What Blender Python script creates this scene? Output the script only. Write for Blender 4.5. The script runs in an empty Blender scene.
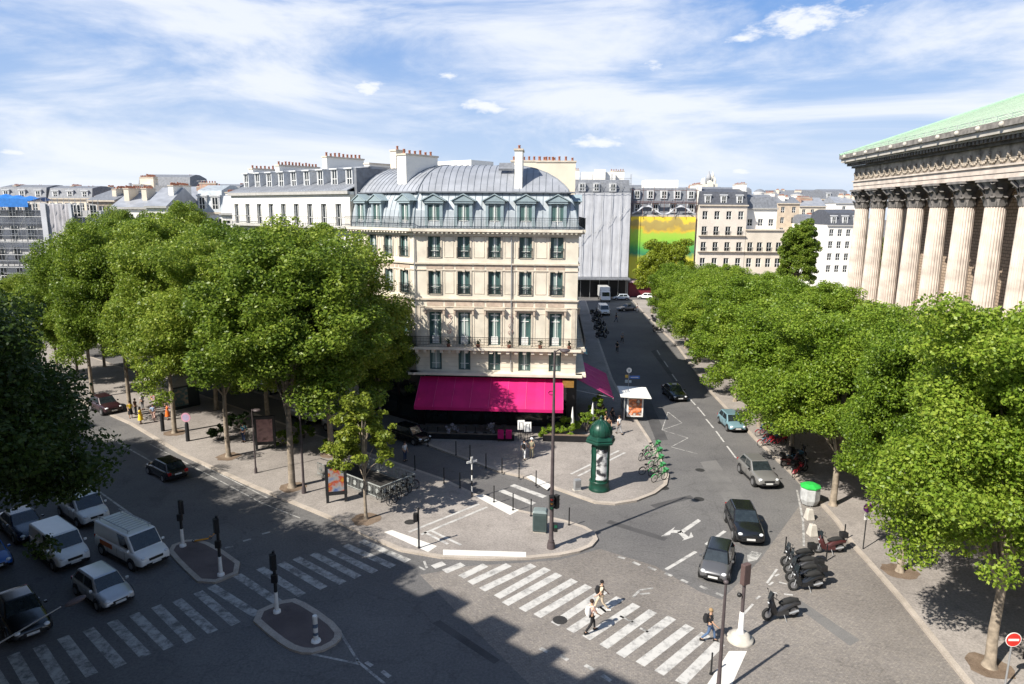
import bpy, math, random
import numpy as np
from mathutils import Vector, Matrix
random.seed(7)
R_ = math.radians
scene = bpy.context.scene
C = scene.collection
sin, cos, pi = math.sin, math.cos, math.pi

# ------------------------------------------------------------------ camera
F = 683.0; H = 20.5; TH = R_(10.86); RO = R_(.4); CX, CY = 512, 342
_fw = (0, cos(TH), -sin(TH)); _u = (0, sin(TH), cos(TH))
_R = (cos(RO), _u[1]*sin(RO), _u[2]*sin(RO)); _U = (-sin(RO), _u[1]*cos(RO), _u[2]*cos(RO))
def ray(px, py):
    a, b = px-CX, CY-py
    return tuple(F*_fw[i]+a*_R[i]+b*_U[i] for i in range(3))
def g(px, py, z=0.0):
    """world point on the level z seen at photo pixel (used to survey positions on the ground)"""
    d = ray(px, py); t = (z-H)/d[2]
    return (t*d[0], t*d[1])
def at(px, py, Y):
    d = ray(px, py); t = Y/d[1]
    return (t*d[0], H+t*d[2])
cd = bpy.data.cameras.new('camera'); cam = bpy.data.objects.new('camera', cd); C.objects.link(cam)
cd.sensor_width = 36; cd.lens = 36*F/1024; cd.clip_end = 6000; cd.clip_start = .1
m = Matrix((( _R[0], _U[0], -_fw[0]), (_R[1], _U[1], -_fw[1]), (_R[2], _U[2], -_fw[2]))).to_4x4()
m.translation = (0, 0, H); cam.matrix_world = m
scene.camera = cam

# ------------------------------------------------------------------ materials
MATS = {}
def mat(name, col, rough=.7, metal=0, n=.12, scale=3.0, bump=0, coat=0, spec=.4, emit=0, obj=True, detail=5):
    """procedural material: noise varies the colour (n) and relief (bump)"""
    if name in MATS: return MATS[name]
    mt = bpy.data.materials.new(name); mt.use_nodes = True
    nt = mt.node_tree; N = nt.nodes; b = N['Principled BSDF']
    b.inputs['Roughness'].default_value = rough; b.inputs['Metallic'].default_value = metal
    b.inputs['Specular IOR Level'].default_value = spec
    if coat: b.inputs['Coat Weight'].default_value = coat; b.inputs['Coat Roughness'].default_value = .08
    tc = N.new('ShaderNodeTexCoord'); nz = N.new('ShaderNodeTexNoise')
    nz.inputs['Scale'].default_value = scale; nz.inputs['Detail'].default_value = detail
    nt.links.new(tc.outputs['Object'], nz.inputs['Vector'])
    cr = N.new('ShaderNodeValToRGB')
    cr.color_ramp.elements[0].position = .3; cr.color_ramp.elements[1].position = .7
    cr.color_ramp.elements[0].color = (*[c*(1-n) for c in col], 1)
    cr.color_ramp.elements[1].color = (*[min(1, c*(1+n)) for c in col], 1)
    nt.links.new(nz.outputs['Fac'], cr.inputs['Fac']); nt.links.new(cr.outputs['Color'], b.inputs['Base Color'])
    if bump:
        bp = N.new('ShaderNodeBump'); bp.inputs['Strength'].default_value = bump; bp.inputs['Distance'].default_value = .05
        nt.links.new(nz.outputs['Fac'], bp.inputs['Height']); nt.links.new(bp.outputs['Normal'], b.inputs['Normal'])
    if emit:
        b.inputs['Emission Color'].default_value = (*col, 1); b.inputs['Emission Strength'].default_value = emit
    MATS[name] = mt
    return mt

def ground_mat(name, c1, c2, fine=40, patch=.12, cells=0, cellc=.75, cracks=False, bump=.25, rough=.85, rot=0):
    """asphalt / paving: fine grain, broad worn patches, optional setts (brick pattern)"""
    mt = bpy.data.materials.new(name); mt.use_nodes = True
    nt = mt.node_tree; N = nt.nodes; L = nt.links; b = N['Principled BSDF']
    b.inputs['Roughness'].default_value = rough; b.inputs['Specular IOR Level'].default_value = .3
    tc = N.new('ShaderNodeTexCoord')
    def noise(s, d=4, ro=.6):
        z = N.new('ShaderNodeTexNoise'); z.inputs['Scale'].default_value = s; z.inputs['Detail'].default_value = d
        z.inputs['Roughness'].default_value = ro
        L.new(tc.outputs['Object'], z.inputs['Vector']); return z
    big = noise(patch, 8, .65); cr = N.new('ShaderNodeValToRGB')
    cr.color_ramp.elements[0].position = .36; cr.color_ramp.elements[1].position = .64
    cr.color_ramp.elements[0].color = (*c1, 1); cr.color_ramp.elements[1].color = (*c2, 1)
    L.new(big.outputs['Fac'], cr.inputs['Fac'])
    gr = noise(fine, 3, .8)
    mr = N.new('ShaderNodeMapRange'); mr.inputs['From Min'].default_value = .3; mr.inputs['From Max'].default_value = .7
    mr.inputs['To Min'].default_value = .72; mr.inputs['To Max'].default_value = 1.28
    L.new(gr.outputs['Fac'], mr.inputs['Value'])
    mx = N.new('ShaderNodeMix'); mx.data_type = 'RGBA'; mx.blend_type = 'MULTIPLY'; mx.inputs['Factor'].default_value = 1
    L.new(cr.outputs['Color'], mx.inputs['A']); L.new(mr.outputs['Result'], mx.inputs['B'])
    out = mx.outputs['Result']; hgt = gr.outputs['Fac']
    st = noise(.9, 6, .7); sr = N.new('ShaderNodeMapRange'); sr.inputs['From Min'].default_value = .56; sr.inputs['From Max'].default_value = .72
    sr.inputs['To Min'].default_value = 1; sr.inputs['To Max'].default_value = .74
    L.new(st.outputs['Fac'], sr.inputs['Value'])
    m3 = N.new('ShaderNodeMix'); m3.data_type = 'RGBA'; m3.blend_type = 'MULTIPLY'; m3.inputs['Factor'].default_value = 1
    L.new(out, m3.inputs['A']); L.new(sr.outputs['Result'], m3.inputs['B']); out = m3.outputs['Result']
    if cells:
        mp = N.new('ShaderNodeMapping'); mp.inputs['Rotation'].default_value = (0, 0, rot)
        L.new(tc.outputs['Object'], mp.inputs['Vector'])
        br = N.new('ShaderNodeTexBrick'); br.inputs['Scale'].default_value = cells
        br.inputs['Color1'].default_value = (1.12,1.1,1.06,1); br.inputs['Color2'].default_value = (.82,.82,.84,1)
        br.inputs['Mortar'].default_value = (cellc,cellc,cellc,1); br.inputs['Mortar Size'].default_value = .035
        br.inputs['Brick Width'].default_value = .5; br.inputs['Row Height'].default_value = .32; br.inputs['Bias'].default_value = 0
        L.new(mp.outputs['Vector'], br.inputs['Vector'])
        m2 = N.new('ShaderNodeMix'); m2.data_type = 'RGBA'; m2.blend_type = 'MULTIPLY'; m2.inputs['Factor'].default_value = .9
        L.new(out, m2.inputs['A']); L.new(br.outputs['Color'], m2.inputs['B']); out = m2.outputs['Result']
        hgt = br.outputs['Fac']
    if cracks:
        vo = N.new('ShaderNodeTexVoronoi'); vo.feature = 'DISTANCE_TO_EDGE'; vo.inputs['Scale'].default_value = .13
        wn = noise(.6, 3); va = N.new('ShaderNodeVectorMath'); va.operation = 'MULTIPLY_ADD'
        va.inputs[1].default_value = (3,3,0)
        L.new(wn.outputs['Color'], va.inputs[0]); L.new(tc.outputs['Object'], va.inputs[2]); L.new(va.outputs[0], vo.inputs['Vector'])
        lr = N.new('ShaderNodeMapRange'); lr.inputs['From Min'].default_value = 0; lr.inputs['From Max'].default_value = .012
        lr.inputs['To Min'].default_value = .84; lr.inputs['To Max'].default_value = 1
        L.new(vo.outputs['Distance'], lr.inputs['Value'])
        m4 = N.new('ShaderNodeMix'); m4.data_type = 'RGBA'; m4.blend_type = 'MULTIPLY'; m4.inputs['Factor'].default_value = 1
        L.new(out, m4.inputs['A']); L.new(lr.outputs['Result'], m4.inputs['B']); out = m4.outputs['Result']
    L.new(out, b.inputs['Base Color'])
    bp = N.new('ShaderNodeBump'); bp.inputs['Strength'].default_value = bump; bp.inputs['Distance'].default_value = .02
    if cells: bp.invert = True
    L.new(hgt, bp.inputs['Height']); L.new(bp.outputs['Normal'], b.inputs['Normal'])
    MATS[name] = mt
    return mt

def leaf_mat(name, c1, c2, c3):
    mt = bpy.data.materials.new(name); mt.use_nodes = True
    nt = mt.node_tree; N = nt.nodes; L = nt.links; b = N['Principled BSDF']
    b.inputs['Roughness'].default_value = .42; b.inputs['Specular IOR Level'].default_value = .28
    ge = N.new('ShaderNodeNewGeometry'); cr = N.new('ShaderNodeValToRGB')
    e = cr.color_ramp.elements; e[0].color = (*c1,1); e[1].color = (*c3,1); e[0].position = 0
    k = e.new(.5); k.color = (*c2,1)
    oi = N.new('ShaderNodeObjectInfo'); tc = N.new('ShaderNodeTexCoord'); nz = N.new('ShaderNodeTexNoise')
    nz.inputs['Scale'].default_value = .35; nz.inputs['Detail'].default_value = 2
    L.new(tc.outputs['Object'], nz.inputs['Vector'])
    a = N.new('ShaderNodeMath'); a.operation = 'MULTIPLY_ADD'; a.inputs[1].default_value = .62
    L.new(ge.outputs['Random Per Island'], a.inputs[0])
    a2 = N.new('ShaderNodeMath'); a2.operation = 'MULTIPLY_ADD'; a2.inputs[1].default_value = .75; a2.inputs[2].default_value = -.34
    L.new(nz.outputs['Fac'], a2.inputs[0]); L.new(a2.outputs[0], a.inputs[2])
    a3 = N.new('ShaderNodeMath'); a3.operation = 'MULTIPLY_ADD'; a3.inputs[1].default_value = .3
    L.new(oi.outputs['Random'], a3.inputs[0]); L.new(a.outputs[0], a3.inputs[2])
    L.new(a3.outputs[0], cr.inputs['Fac'])
    L.new(cr.outputs['Color'], b.inputs['Base Color'])
    tr = N.new('ShaderNodeBsdfTranslucent'); L.new(cr.outputs['Color'], tr.inputs['Color'])
    ms = N.new('ShaderNodeMixShader'); ms.inputs['Fac'].default_value = .42
    L.new(b.outputs[0], ms.inputs[1]); L.new(tr.outputs[0], ms.inputs[2])
    L.new(ms.outputs[0], N['Material Output'].inputs['Surface'])
    MATS[name] = mt; return mt

def paint_mat(name, col, under, wear=.5):
    """road paint worn through to the asphalt"""
    mt = bpy.data.materials.new(name); mt.use_nodes = True
    nt = mt.node_tree; N = nt.nodes; L = nt.links; b = N['Principled BSDF']; b.inputs['Roughness'].default_value = .75
    tc = N.new('ShaderNodeTexCoord'); nz = N.new('ShaderNodeTexNoise'); nz.inputs['Scale'].default_value = 1.7
    nz.inputs['Detail'].default_value = 9; nz.inputs['Roughness'].default_value = .75
    L.new(tc.outputs['Object'], nz.inputs['Vector'])
    cr = N.new('ShaderNodeValToRGB'); cr.color_ramp.elements[0].position = wear-.09; cr.color_ramp.elements[1].position = wear+.09
    cr.color_ramp.elements[0].color = (*col,1); cr.color_ramp.elements[1].color = (*under,1)
    L.new(nz.outputs['Fac'], cr.inputs['Fac']); L.new(cr.outputs['Color'], b.inputs['Base Color'])
    MATS[name] = mt; return mt

asphalt = ground_mat('asphalt', (.100,.097,.098), (.150,.145,.141), fine=8, patch=.09, cracks=True)
setts = ground_mat('setts', (.165,.150,.138), (.245,.224,.205), fine=8, patch=.1, cells=3.0, cellc=.72, bump=.35, rot=.15)
pave = ground_mat('pavement', (.21,.19,.175), (.30,.272,.25), fine=9, patch=.15, cracks=True, bump=.1)
kerbm = ground_mat('kerb_granite', (.32,.28,.24), (.42,.37,.32), fine=20, patch=.7, bump=.1)
soil = ground_mat('soil', (.12,.085,.06), (.2,.15,.11), fine=15, patch=.8)
isl = ground_mat('island_asphalt', (.10,.08,.078), (.15,.12,.115), fine=25, patch=.3)
cityg = ground_mat('city_ground', (.12,.115,.11), (.2,.19,.18), fine=3, patch=.05)
paint = paint_mat('road_paint', (.47,.46,.44), (.19,.185,.18), .57)
paint2 = paint_mat('faded_paint', (.42,.41,.39), (.12,.118,.115), .52)
paint3 = paint_mat('fresh_paint', (.62,.60,.56), (.35,.33,.31), .68)

stone = mat('cream_stone', (.635,.575,.475), .85, n=.18, scale=.7, detail=10, bump=.05)
stone2 = mat('pale_stone', (.66,.595,.485), .85, n=.08, scale=1.5)
stone3 = mat('grey_stone', (.50,.46,.41), .85, n=.14, scale=.6)
trimst = mat('trim_stone', (.52,.455,.37), .85, n=.16, scale=2)
panelst = mat('panel_stone', (.44,.35,.28), .85, n=.2, scale=2.5)
whitew = mat('white_render', (.76,.735,.68), .85, n=.05, scale=.5)
creamw = mat('cream_render', (.66,.585,.47), .85, n=.1, scale=.5)
beigew = mat('beige_render', (.54,.44,.33), .85, n=.14, scale=.8)
zinc = mat('zinc', (.30,.315,.345), .5, .25, n=.16, scale=.7, bump=.05)
zincb = mat('zinc_blue', (.35,.385,.41), .5, .2, n=.2, scale=1.2)
zincd = mat('zinc_seam', (.17,.19,.215), .5, .3, n=.1)
slate = mat('slate', (.075,.08,.095), .6, n=.25, scale=2)
slateg = mat('slate_grey', (.16,.17,.19), .6, n=.25, scale=2)
terra = mat('terracotta', (.34,.14,.09), .8, n=.25, scale=4)
brickm = mat('brick_render', (.40,.26,.19), .85, n=.25, scale=1)
iron = mat('black_iron', (.018,.019,.021), .5, n=.2)
pane = mat('window_glass', (.06,.115,.11), .08, n=.45, scale=.7, spec=.8)
paned = mat('dark_glass', (.018,.024,.028), .07, n=.5, scale=.5, spec=.8)
curt = mat('curtain', (.27,.33,.31), .8, n=.1, scale=8)
shutt = mat('shutter_teal', (.06,.105,.10), .6, n=.15, scale=5)
framew = mat('white_frame', (.72,.72,.70), .5, n=.05)
frameb = mat('blue_grey_frame', (.25,.315,.34), .55, n=.1)
pink = mat('magenta_canvas', (.50,.007,.125), .75, n=.12, scale=.8)
pinkd = mat('plum_canvas', (.50,.02,.17), .75, n=.1, scale=.8)
shopd = mat('shop_black', (.012,.012,.014), .35, n=.3, scale=2)
gold = mat('brass', (.55,.3,.08), .35, .7, n=.2)
tealc = mat('teal_canvas', (.18,.42,.42), .75, n=.1)
sheet = mat('scaffold_sheet', (.47,.48,.51), .8, n=.1, scale=.5, bump=.2)
steel = mat('galvanised_steel', (.42,.43,.44), .45, .6, n=.1)
lampg = mat('lamp_post_paint', (.075,.06,.062), .5, n=.2)
greenp = mat('dark_green_paint', (.008,.048,.032), .38, n=.3, scale=2)
whitep = mat('white_paint', (.76,.75,.72), .5, n=.08, scale=3)
blackp = mat('black_plastic', (.015,.015,.016), .4, n=.3)
rubber = mat('rubber', (.02,.02,.02), .8, n=.2)
chrome = mat('chrome', (.6,.6,.6), .2, .9, n=.05)
concr = mat('concrete', (.46,.43,.38), .9, n=.15, scale=3)
bark = mat('plane_bark', (.15,.125,.095), .9, n=.45, scale=3, bump=.3)
barkl = mat('pale_bark', (.26,.215,.165), .9, n=.4, scale=3, bump=.3)
leafR = leaf_mat('leaf_bright', (.062,.12,.012), (.185,.285,.027), (.37,.45,.065))
leafL = leaf_mat('leaf_mid', (.055,.105,.012), (.17,.25,.028), (.36,.42,.065))
leafS = leaf_mat('leaf_shade_tone', (.020,.042,.008), (.045,.08,.014), (.08,.12,.022))  # near trees' leaves: the building's shade is painted into this darker tone
leafV = leaf_mat('leaf_young', (.07,.105,.014), (.20,.26,.03), (.36,.38,.06))
leafY = leaf_mat('leaf_yellow', (.12,.15,.014), (.25,.31,.028), (.42,.46,.05))
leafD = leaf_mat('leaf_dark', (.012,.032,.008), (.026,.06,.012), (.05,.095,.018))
churchst = mat('church_stone', (.58,.50,.435), .85, n=.24, scale=.9, detail=8)
churchdk = mat('sooty_stone', (.17,.158,.15), .9, n=.4, scale=1.3, bump=.4)
copper = mat('green_copper', (.46,.50,.40), .6, n=.14, scale=.22, detail=9)

# ------------------------------------------------------------------ mesh builder
def getw(o):
    while o is not None:
        if o.get('_w'): return o['_w']
        o = o.parent
    return None
class MB:
    def __init__(s): s.v = []; s.f = []; s.m = []; s.sm = []; s.X = None
    def _add(s, vs, fs, mi=0, smooth=False):
        o = len(s.v)
        if s.X is not None: vs = [tuple(s.X @ Vector(p)) for p in vs]
        s.v += [tuple(p) for p in vs]
        for q in fs: s.f.append(tuple(o+i for i in q)); s.m.append(mi); s.sm.append(smooth)
        return s
    def box(s, x0, x1, y0, y1, z0, z1, mi=0):
        return s._add([(x0,y0,z0),(x1,y0,z0),(x1,y1,z0),(x0,y1,z0),(x0,y0,z1),(x1,y0,z1),(x1,y1,z1),(x0,y1,z1)],
               [(0,3,2,1),(4,5,6,7),(0,1,5,4),(1,2,6,5),(2,3,7,6),(3,0,4,7)], mi)
    def hexa(s, p, mi=0, smooth=False):
        return s._add(p, [(0,3,2,1),(4,5,6,7),(0,1,5,4),(1,2,6,5),(2,3,7,6),(3,0,4,7)], mi, smooth)
    def quad(s, a, b, c, d, mi=0, smooth=False): return s._add([a,b,c,d], [(0,1,2,3)], mi, smooth)
    def prism(s, poly, z0, z1, mi=0, top=None, bottom=True):
        n = len(poly); vs = [(x,y,z0) for x,y in poly]+[(x,y,z1) for x,y in poly]
        s._add(vs, [(i,(i+1)%n,n+(i+1)%n,n+i) for i in range(n)], mi)
        s._add([(x,y,z1) for x,y in poly], [tuple(range(n))], mi if top is None else top)
        if bottom: s._add([(x,y,z0) for x,y in poly], [tuple(reversed(range(n)))], mi)
        return s
    def cyl(s, x, y, z0, z1, r0, r1=None, n=12, mi=0, smooth=True):
        return s.lathe([(r0,z0),(r0 if r1 is None else r1, z1)], n, (x,y), mi, smooth)
    def lathe(s, prof, n=16, c=(0,0), mi=0, smooth=True, ph=0, caps=True):
        vs = []; fs = []
        for r, z in prof:
            for i in range(n):
                a = 2*pi*i/n+ph; vs.append((c[0]+r*cos(a), c[1]+r*sin(a), z))
        for k in range(len(prof)-1):
            for i in range(n):
                j = (i+1) % n; fs.append((k*n+i, k*n+j, (k+1)*n+j, (k+1)*n+i))
        s._add(vs, fs, mi, smooth)
        if caps:
            s._add(vs[:n], [tuple(reversed(range(n)))], mi); s._add(vs[-n:], [tuple(range(n))], mi)
        return s
    def tube(s, p0, p1, r0, r1=None, n=6, mi=0, smooth=True):
        p0 = Vector(p0); p1 = Vector(p1); r1 = r0 if r1 is None else r1
        d = (p1-p0); 
        if d.length < 1e-6: return s
        d.normalize(); a = d.orthogonal().normalized(); b = d.cross(a)
        vs = [p0+(a*cos(2*pi*i/n)+b*sin(2*pi*i/n))*r0 for i in range(n)]+[p1+(a*cos(2*pi*i/n)+b*sin(2*pi*i/n))*r1 for i in range(n)]
        s._add(vs, [(i,(i+1)%n,n+(i+1)%n,n+i) for i in range(n)], mi, smooth)
        s._add(vs[:n], [tuple(reversed(range(n)))], mi); s._add(vs[n:], [tuple(range(n))], mi)
        return s
    def path(s, pts, rs, n=8, mi=0):
        """one continuous tube through the points"""
        pts = [Vector(p) for p in pts]; vs = []; fs = []
        if not hasattr(rs, '__len__'): rs = [rs]*len(pts)
        a = None
        for k, p in enumerate(pts):
            d = (pts[min(k+1,len(pts)-1)]-pts[max(k-1,0)]).normalized()
            a = d.orthogonal().normalized() if a is None else (a-d*a.dot(d)).normalized()
            b = d.cross(a)
            vs += [p+(a*cos(2*pi*i/n)+b*sin(2*pi*i/n))*rs[k] for i in range(n)]
        for k in range(len(pts)-1):
            for i in range(n):
                j = (i+1) % n; fs.append((k*n+i, k*n+j, (k+1)*n+j, (k+1)*n+i))
        s._add(vs, fs, mi, True)
        s._add(vs[:n], [tuple(reversed(range(n)))], mi, True); s._add(vs[-n:], [tuple(range(n))], mi, True)
        return s
    def ball(s, c, r, n=10, mi=0, sx=1, sy=1, sz=1):
        k = max(4, n//2); vs = []; fs = []
        for a in range(k+1):
            t = pi*a/k
            for i in range(n):
                p = 2*pi*i/n; vs.append((c[0]+r*sx*sin(t)*cos(p), c[1]+r*sy*sin(t)*sin(p), c[2]-r*sz*cos(t)))
        for a in range(k):
            for i in range(n):
                j = (i+1) % n; fs.append((a*n+i, a*n+j, (a+1)*n+j, (a+1)*n+i))
        return s._add(vs, fs, mi, True)
    def ring(s, c, R, r, axis='y', n=20, k=6, mi=0):
        vs = []; fs = []
        for i in range(n):
            a = 2*pi*i/n
            for j in range(k):
                b = 2*pi*j/k; q = R+r*cos(b); w = r*sin(b)
                p = {'y': (q*cos(a), w, q*sin(a)), 'z': (q*cos(a), q*sin(a), w), 'x': (w, q*cos(a), q*sin(a))}[axis]
                vs.append((c[0]+p[0], c[1]+p[1], c[2]+p[2]))
        for i in range(n):
            for j in range(k):
                fs.append((i*k+j, ((i+1)%n)*k+j, ((i+1)%n)*k+(j+1)%k, i*k+(j+1)%k))
        return s._add(vs, fs, mi, True)
    def mesh(s, name, mats):
        me = bpy.data.meshes.new(name); me.from_pydata(s.v, [], s.f)
        for q in (mats if isinstance(mats, (list, tuple)) else [mats]): me.materials.append(q)
        me.polygons.foreach_set('material_index', s.m); me.polygons.foreach_set('use_smooth', s.sm)
        me.update(); return me
    def build(s, name, mats, parent=None, loc=(0,0,0), rot=0, bevel=0, sub=0):
        """world-space vertices; when parented the parent's location is taken off"""
        if parent is not None and s.v and getw(parent):
            o = getw(parent); s.v = [(p[0]-o[0], p[1]-o[1], p[2]-o[2]) for p in s.v]
        ob = bpy.data.objects.new(name, s.mesh(name, mats)); C.objects.link(ob)
        ob.location = loc; ob.rotation_euler = (0,0,rot)
        if parent is not None: ob.parent = parent
        if bevel:
            w = ob.modifiers.new('bevel', 'BEVEL'); w.width = bevel; w.segments = 2; w.limit_method = 'ANGLE'
        if sub:
            w = ob.modifiers.new('sub', 'SUBSURF'); w.levels = sub; w.render_levels = sub
        return ob
def tag(o, label=None, cat=None, group=None, kind=None):
    if label: o['label'] = label
    if cat: o['category'] = cat
    if group: o['group'] = group
    if kind: o['kind'] = kind
    return o
def thing(name, label, cat, loc=(0,0,0), rot=0, group=None, world=False):
    o = bpy.data.objects.new(name, None); C.objects.link(o); o.location = loc; o.rotation_euler = (0,0,rot)
    o.empty_display_size = .3
    if world: o['_w'] = tuple(loc)
    return tag(o, label, cat, group)
def link(name, me, parent, loc=(0,0,0), rot=0, scale=None):
    """another object using the mesh me, placed in world space under a building"""
    o = bpy.data.objects.new(name, me); C.objects.link(o)
    w = getw(parent)
    if w: loc = (loc[0]-w[0], loc[1]-w[1], loc[2]-w[2])
    o.location = loc; o.rotation_euler = (0,0,rot); o.parent = parent
    if scale: o.scale = scale
    return o
def dup(root, loc, rot, label, group=None, scale=None, swap=None):
    """copy of a thing with its parts and sub-parts"""
    def rec(o, par):
        c = o.copy(); C.objects.link(c)
        if par is not None: c.parent = par
        if swap and c.data is not None and c.data.materials:
            if any(mm and mm.name in swap for mm in c.data.materials):
                c.data = c.data.copy()
                for i, mm in enumerate(c.data.materials):
                    if mm and mm.name in swap: c.data.materials[i] = swap[mm.name]
        for k in o.children: 
            if not k.get('_tmp'): rec(k, c)
        return c
    r = rec(root, None); r.location = loc; r.rotation_euler = (0,0,rot)
    if scale: r.scale = scale if hasattr(scale, '__len__') else (scale,)*3
    r['label'] = label
    if group: r['group'] = group
    return r
def rotz(a, x=0, y=0, z=0): return Matrix.Translation((x,y,z)) @ Matrix.Rotation(a, 4, 'Z')
ORD = ['first','second','third','fourth','fifth','sixth','seventh','eighth','ninth','tenth','eleventh','twelfth','thirteenth','fourteenth','fifteenth','sixteenth','seventeenth','eighteenth']
BD = (-.777, .63); NB = (.63, .777)
def bp(t, p): return (BD[0]*t+NB[0]*p, BD[1]*t+NB[1]*p)   # boulevard frame: t metres along, p metres across
BA = math.atan2(BD[1], BD[0])
# ================================================================== GROUND
def struct(name, mb, mats, **k): return tag(mb.build(name, mats, **k), kind='structure')
b = MB(); b.quad((-900,-120,0),(1200,-120,0),(1200,3200,0),(-900,3200,0)); struct('ground', b, cityg)
# asphalt carriageways
b = MB(); b._add([(x,y,.004) for x,y in [(-200,-30),(60,-30),(60,220),(-200,220)]], [(0,1,2,3)]); struct('road', b, asphalt)
# granite setts: the crossing and the parking bay on the right
line = [g(*p) for p in [(300,505),(420,575),(470,566),(520,563),(560,560),(600,549),(655,566),(700,592),(722,600),(760,560),(800,505)]]
poly = [bp(12,20)] + line[1:] + [g(812,496), (22.6,45), (24,-25), (-30,-25), (-30,24)]
b = MB(); b._add([(x,y,.008) for x,y in poly], [tuple(range(len(poly)))]); struct('setts_paving', b, setts)

def smooth(pts, n=3, closed=True):
    for _ in range(n):
        out = []
        m = len(pts)
        for i in range(m if closed else m-1):
            p, q = pts[i], pts[(i+1) % m]
            out += [(p[0]*.75+q[0]*.25, p[1]*.75+q[1]*.25), (p[0]*.25+q[0]*.75, p[1]*.25+q[1]*.75)]
        pts = out
    return pts
def inset(poly, d):
    n = len(poly); out = []
    ar = sum(poly[i][0]*poly[(i+1)%n][1]-poly[(i+1)%n][0]*poly[i][1] for i in range(n)); sg = 1 if ar > 0 else -1
    for i in range(n):
        p0, p1, p2 = Vector(poly[i-1]), Vector(poly[i]), Vector(poly[(i+1)%n])
        e1 = (p1-p0).normalized(); e2 = (p2-p1).normalized()
        n1 = Vector((-e1.y,e1.x))*sg; n2 = Vector((-e2.y,e2.x))*sg
        mth = (n1+n2); mth = mth/max(.4, 1+n1.dot(n2))
        out.append((p1.x+mth.x*d, p1.y+mth.y*d))
    return out
def pavement(name, poly, h=.14, kw=.3, m_=None):
    """kerb stones round the edge, asphalt surface inside, one raised slab"""
    inn = inset(poly, kw); n = len(poly); b = MB()
    vs = [(x,y,0) for x,y in poly]+[(x,y,h) for x,y in poly]+[(x,y,h) for x,y in inn]
    fs = [(i,(i+1)%n,n+(i+1)%n,n+i) for i in range(n)]+[(n+i,n+(i+1)%n,2*n+(i+1)%n,2*n+i) for i in range(n)]
    b._add(vs, fs, 1)
    b._add([(x,y,h) for x,y in inn], [tuple(range(n))], 0)
    o = struct(name, b, [m_ or pave, kerbm])
    return o
gg = lambda L_: [g(*p) for p in L_]
# A: long tree island between boulevard and service lane
A_s = [g(130,425), g(180,455), g(250,487), g(330,520), g(372,540), g(400,552), g(440,559), g(490,561), g(530,560), g(560,557), g(580,553), g(592,548), g(598,541), g(595,534), g(585,528), g(566,522), g(540,516), g(517,511), g(475,495), g(444,480)]
pa = bp(36, 25.2); far = 120
A = [bp(far,25.2)] + A_s + [bp(far,35.4)]
pavement('pavement_island', A)
# B: pavement around the corner building
Bp = [bp(far,39.7), g(424,445), g(467,461), g(498,472.6), g(526,479), g(551,488.5), g(575,497), g(595,504), g(615,505.5), g(637,502), g(655,495), g(667,486), g(669,476), g(664,465), g(650,440), g(630,410), g(613,380), (14.1,109), (17.2,158), (6,160), bp(far,60)]
pavement('pavement_corner', Bp)
# right pavement
Rp = [(19.9,-25), (20.1,20), g(965,684), g(900,602), g(868,565), g(850,545), g(835,522), g(815,500), g(790,474), g(754.7,440.5), g(710,393), g(675.8,345.8), g(644.2,314.2), (28.2,160), (120,160), (120,-25)]
pavement('pavement_square', Rp)
# near pavement in front of the camera's building
pavement('pavement_near', [bp(-6,-1.2), bp(-6,5.2), bp(110,5.8), bp(110,-1.2)])
# far cross street pavements
pavement('pavement_far', [(-6,172),(40,178),(40,190),(-6,190)])
pavement('pavement_far', [(-200,172),(-10,172),(-10,190),(-200,190)])
# traffic islands
I1 = smooth(gg([(165,549),(193,539),(215,546),(249,570),(204,589),(179,566)]), 1)
I2 = smooth(gg([(247,617),(290,598),(311,607),(342,630),(341,643),(318,655),(295,654),(274,641)]), 1)
i1 = pavement('traffic_island', I1, .12, .28, isl); i2 = pavement('traffic_island', I2, .12, .34, isl)

# ------------------------------------------------------------------ painted markings: each thin sheet 4 mm above its surface
def strip(p, q, w, z=.012, mb=None):
    p = Vector(p); q = Vector(q); d = (q-p).normalized(); n = Vector((-d.y,d.x))*w/2
    mb._add([(p.x+n.x,p.y+n.y,z),(p.x-n.x,p.y-n.y,z),(q.x-n.x,q.y-n.y,z),(q.x+n.x,q.y+n.y,z)], [(0,1,2,3)])
def marks(name, segs, w, mt, z=.012):
    mb = MB()
    for s_ in segs: strip(g(*s_[0],z), g(*s_[1],z), w, z, mb)
    return struct(name, mb, mt)
marks('zebra_crossing', [((-35,672),(-12,715)),((-12,663),(14,706)),((13,654),(37,695)),((39,646),(64,685)),((63,637),(92,675)),((88,629),(121,666)),((112,621),(146,656)),((134,614),(169,648)),((156,606),(191,641)),((177,600),(213,632)),((198,592),(236,624))], .5, paint2, .012)
marks('zebra_crossing', [((211,586),(257,615)),((237,575),(281,604)),((260,568),(302,595)),((281,563),(324,588)),((296,558),(343,583)),((313,553.5),(358,577)),((329,549.5),(375,572)),((345,545),(393,566.6)),((361,540.5),(408,561))], .5, paint2, .012)
marks('zebra_crossing', [((444,563),(433,567)),((463,564),(444.5,571.5)),((485.5,565),(461,577)),((509,564.6),(470,583)),((533.5,565),(482,589.7)),((547.5,568.6),(497,597)),((559,574),(505,604)),((574.5,580),(522,610)),((588.6,585.7),(537,616)),((604,591),(554.6,624)),((620,598),(570,631)),((636.5,604.7),(586,638)),((653,611),(603.5,646.6)),((672,617.5),(620,655.5)),((690,626),(640,664)),((706,634),(659,673)),((720,643),(680,683))], .5, paint, .012)
marks('zebra_crossing', [((489,503),(537,524-5)),((500,490),(534,506-2)),((512,485),(545,498-1))], .5, paint, .008)
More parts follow.
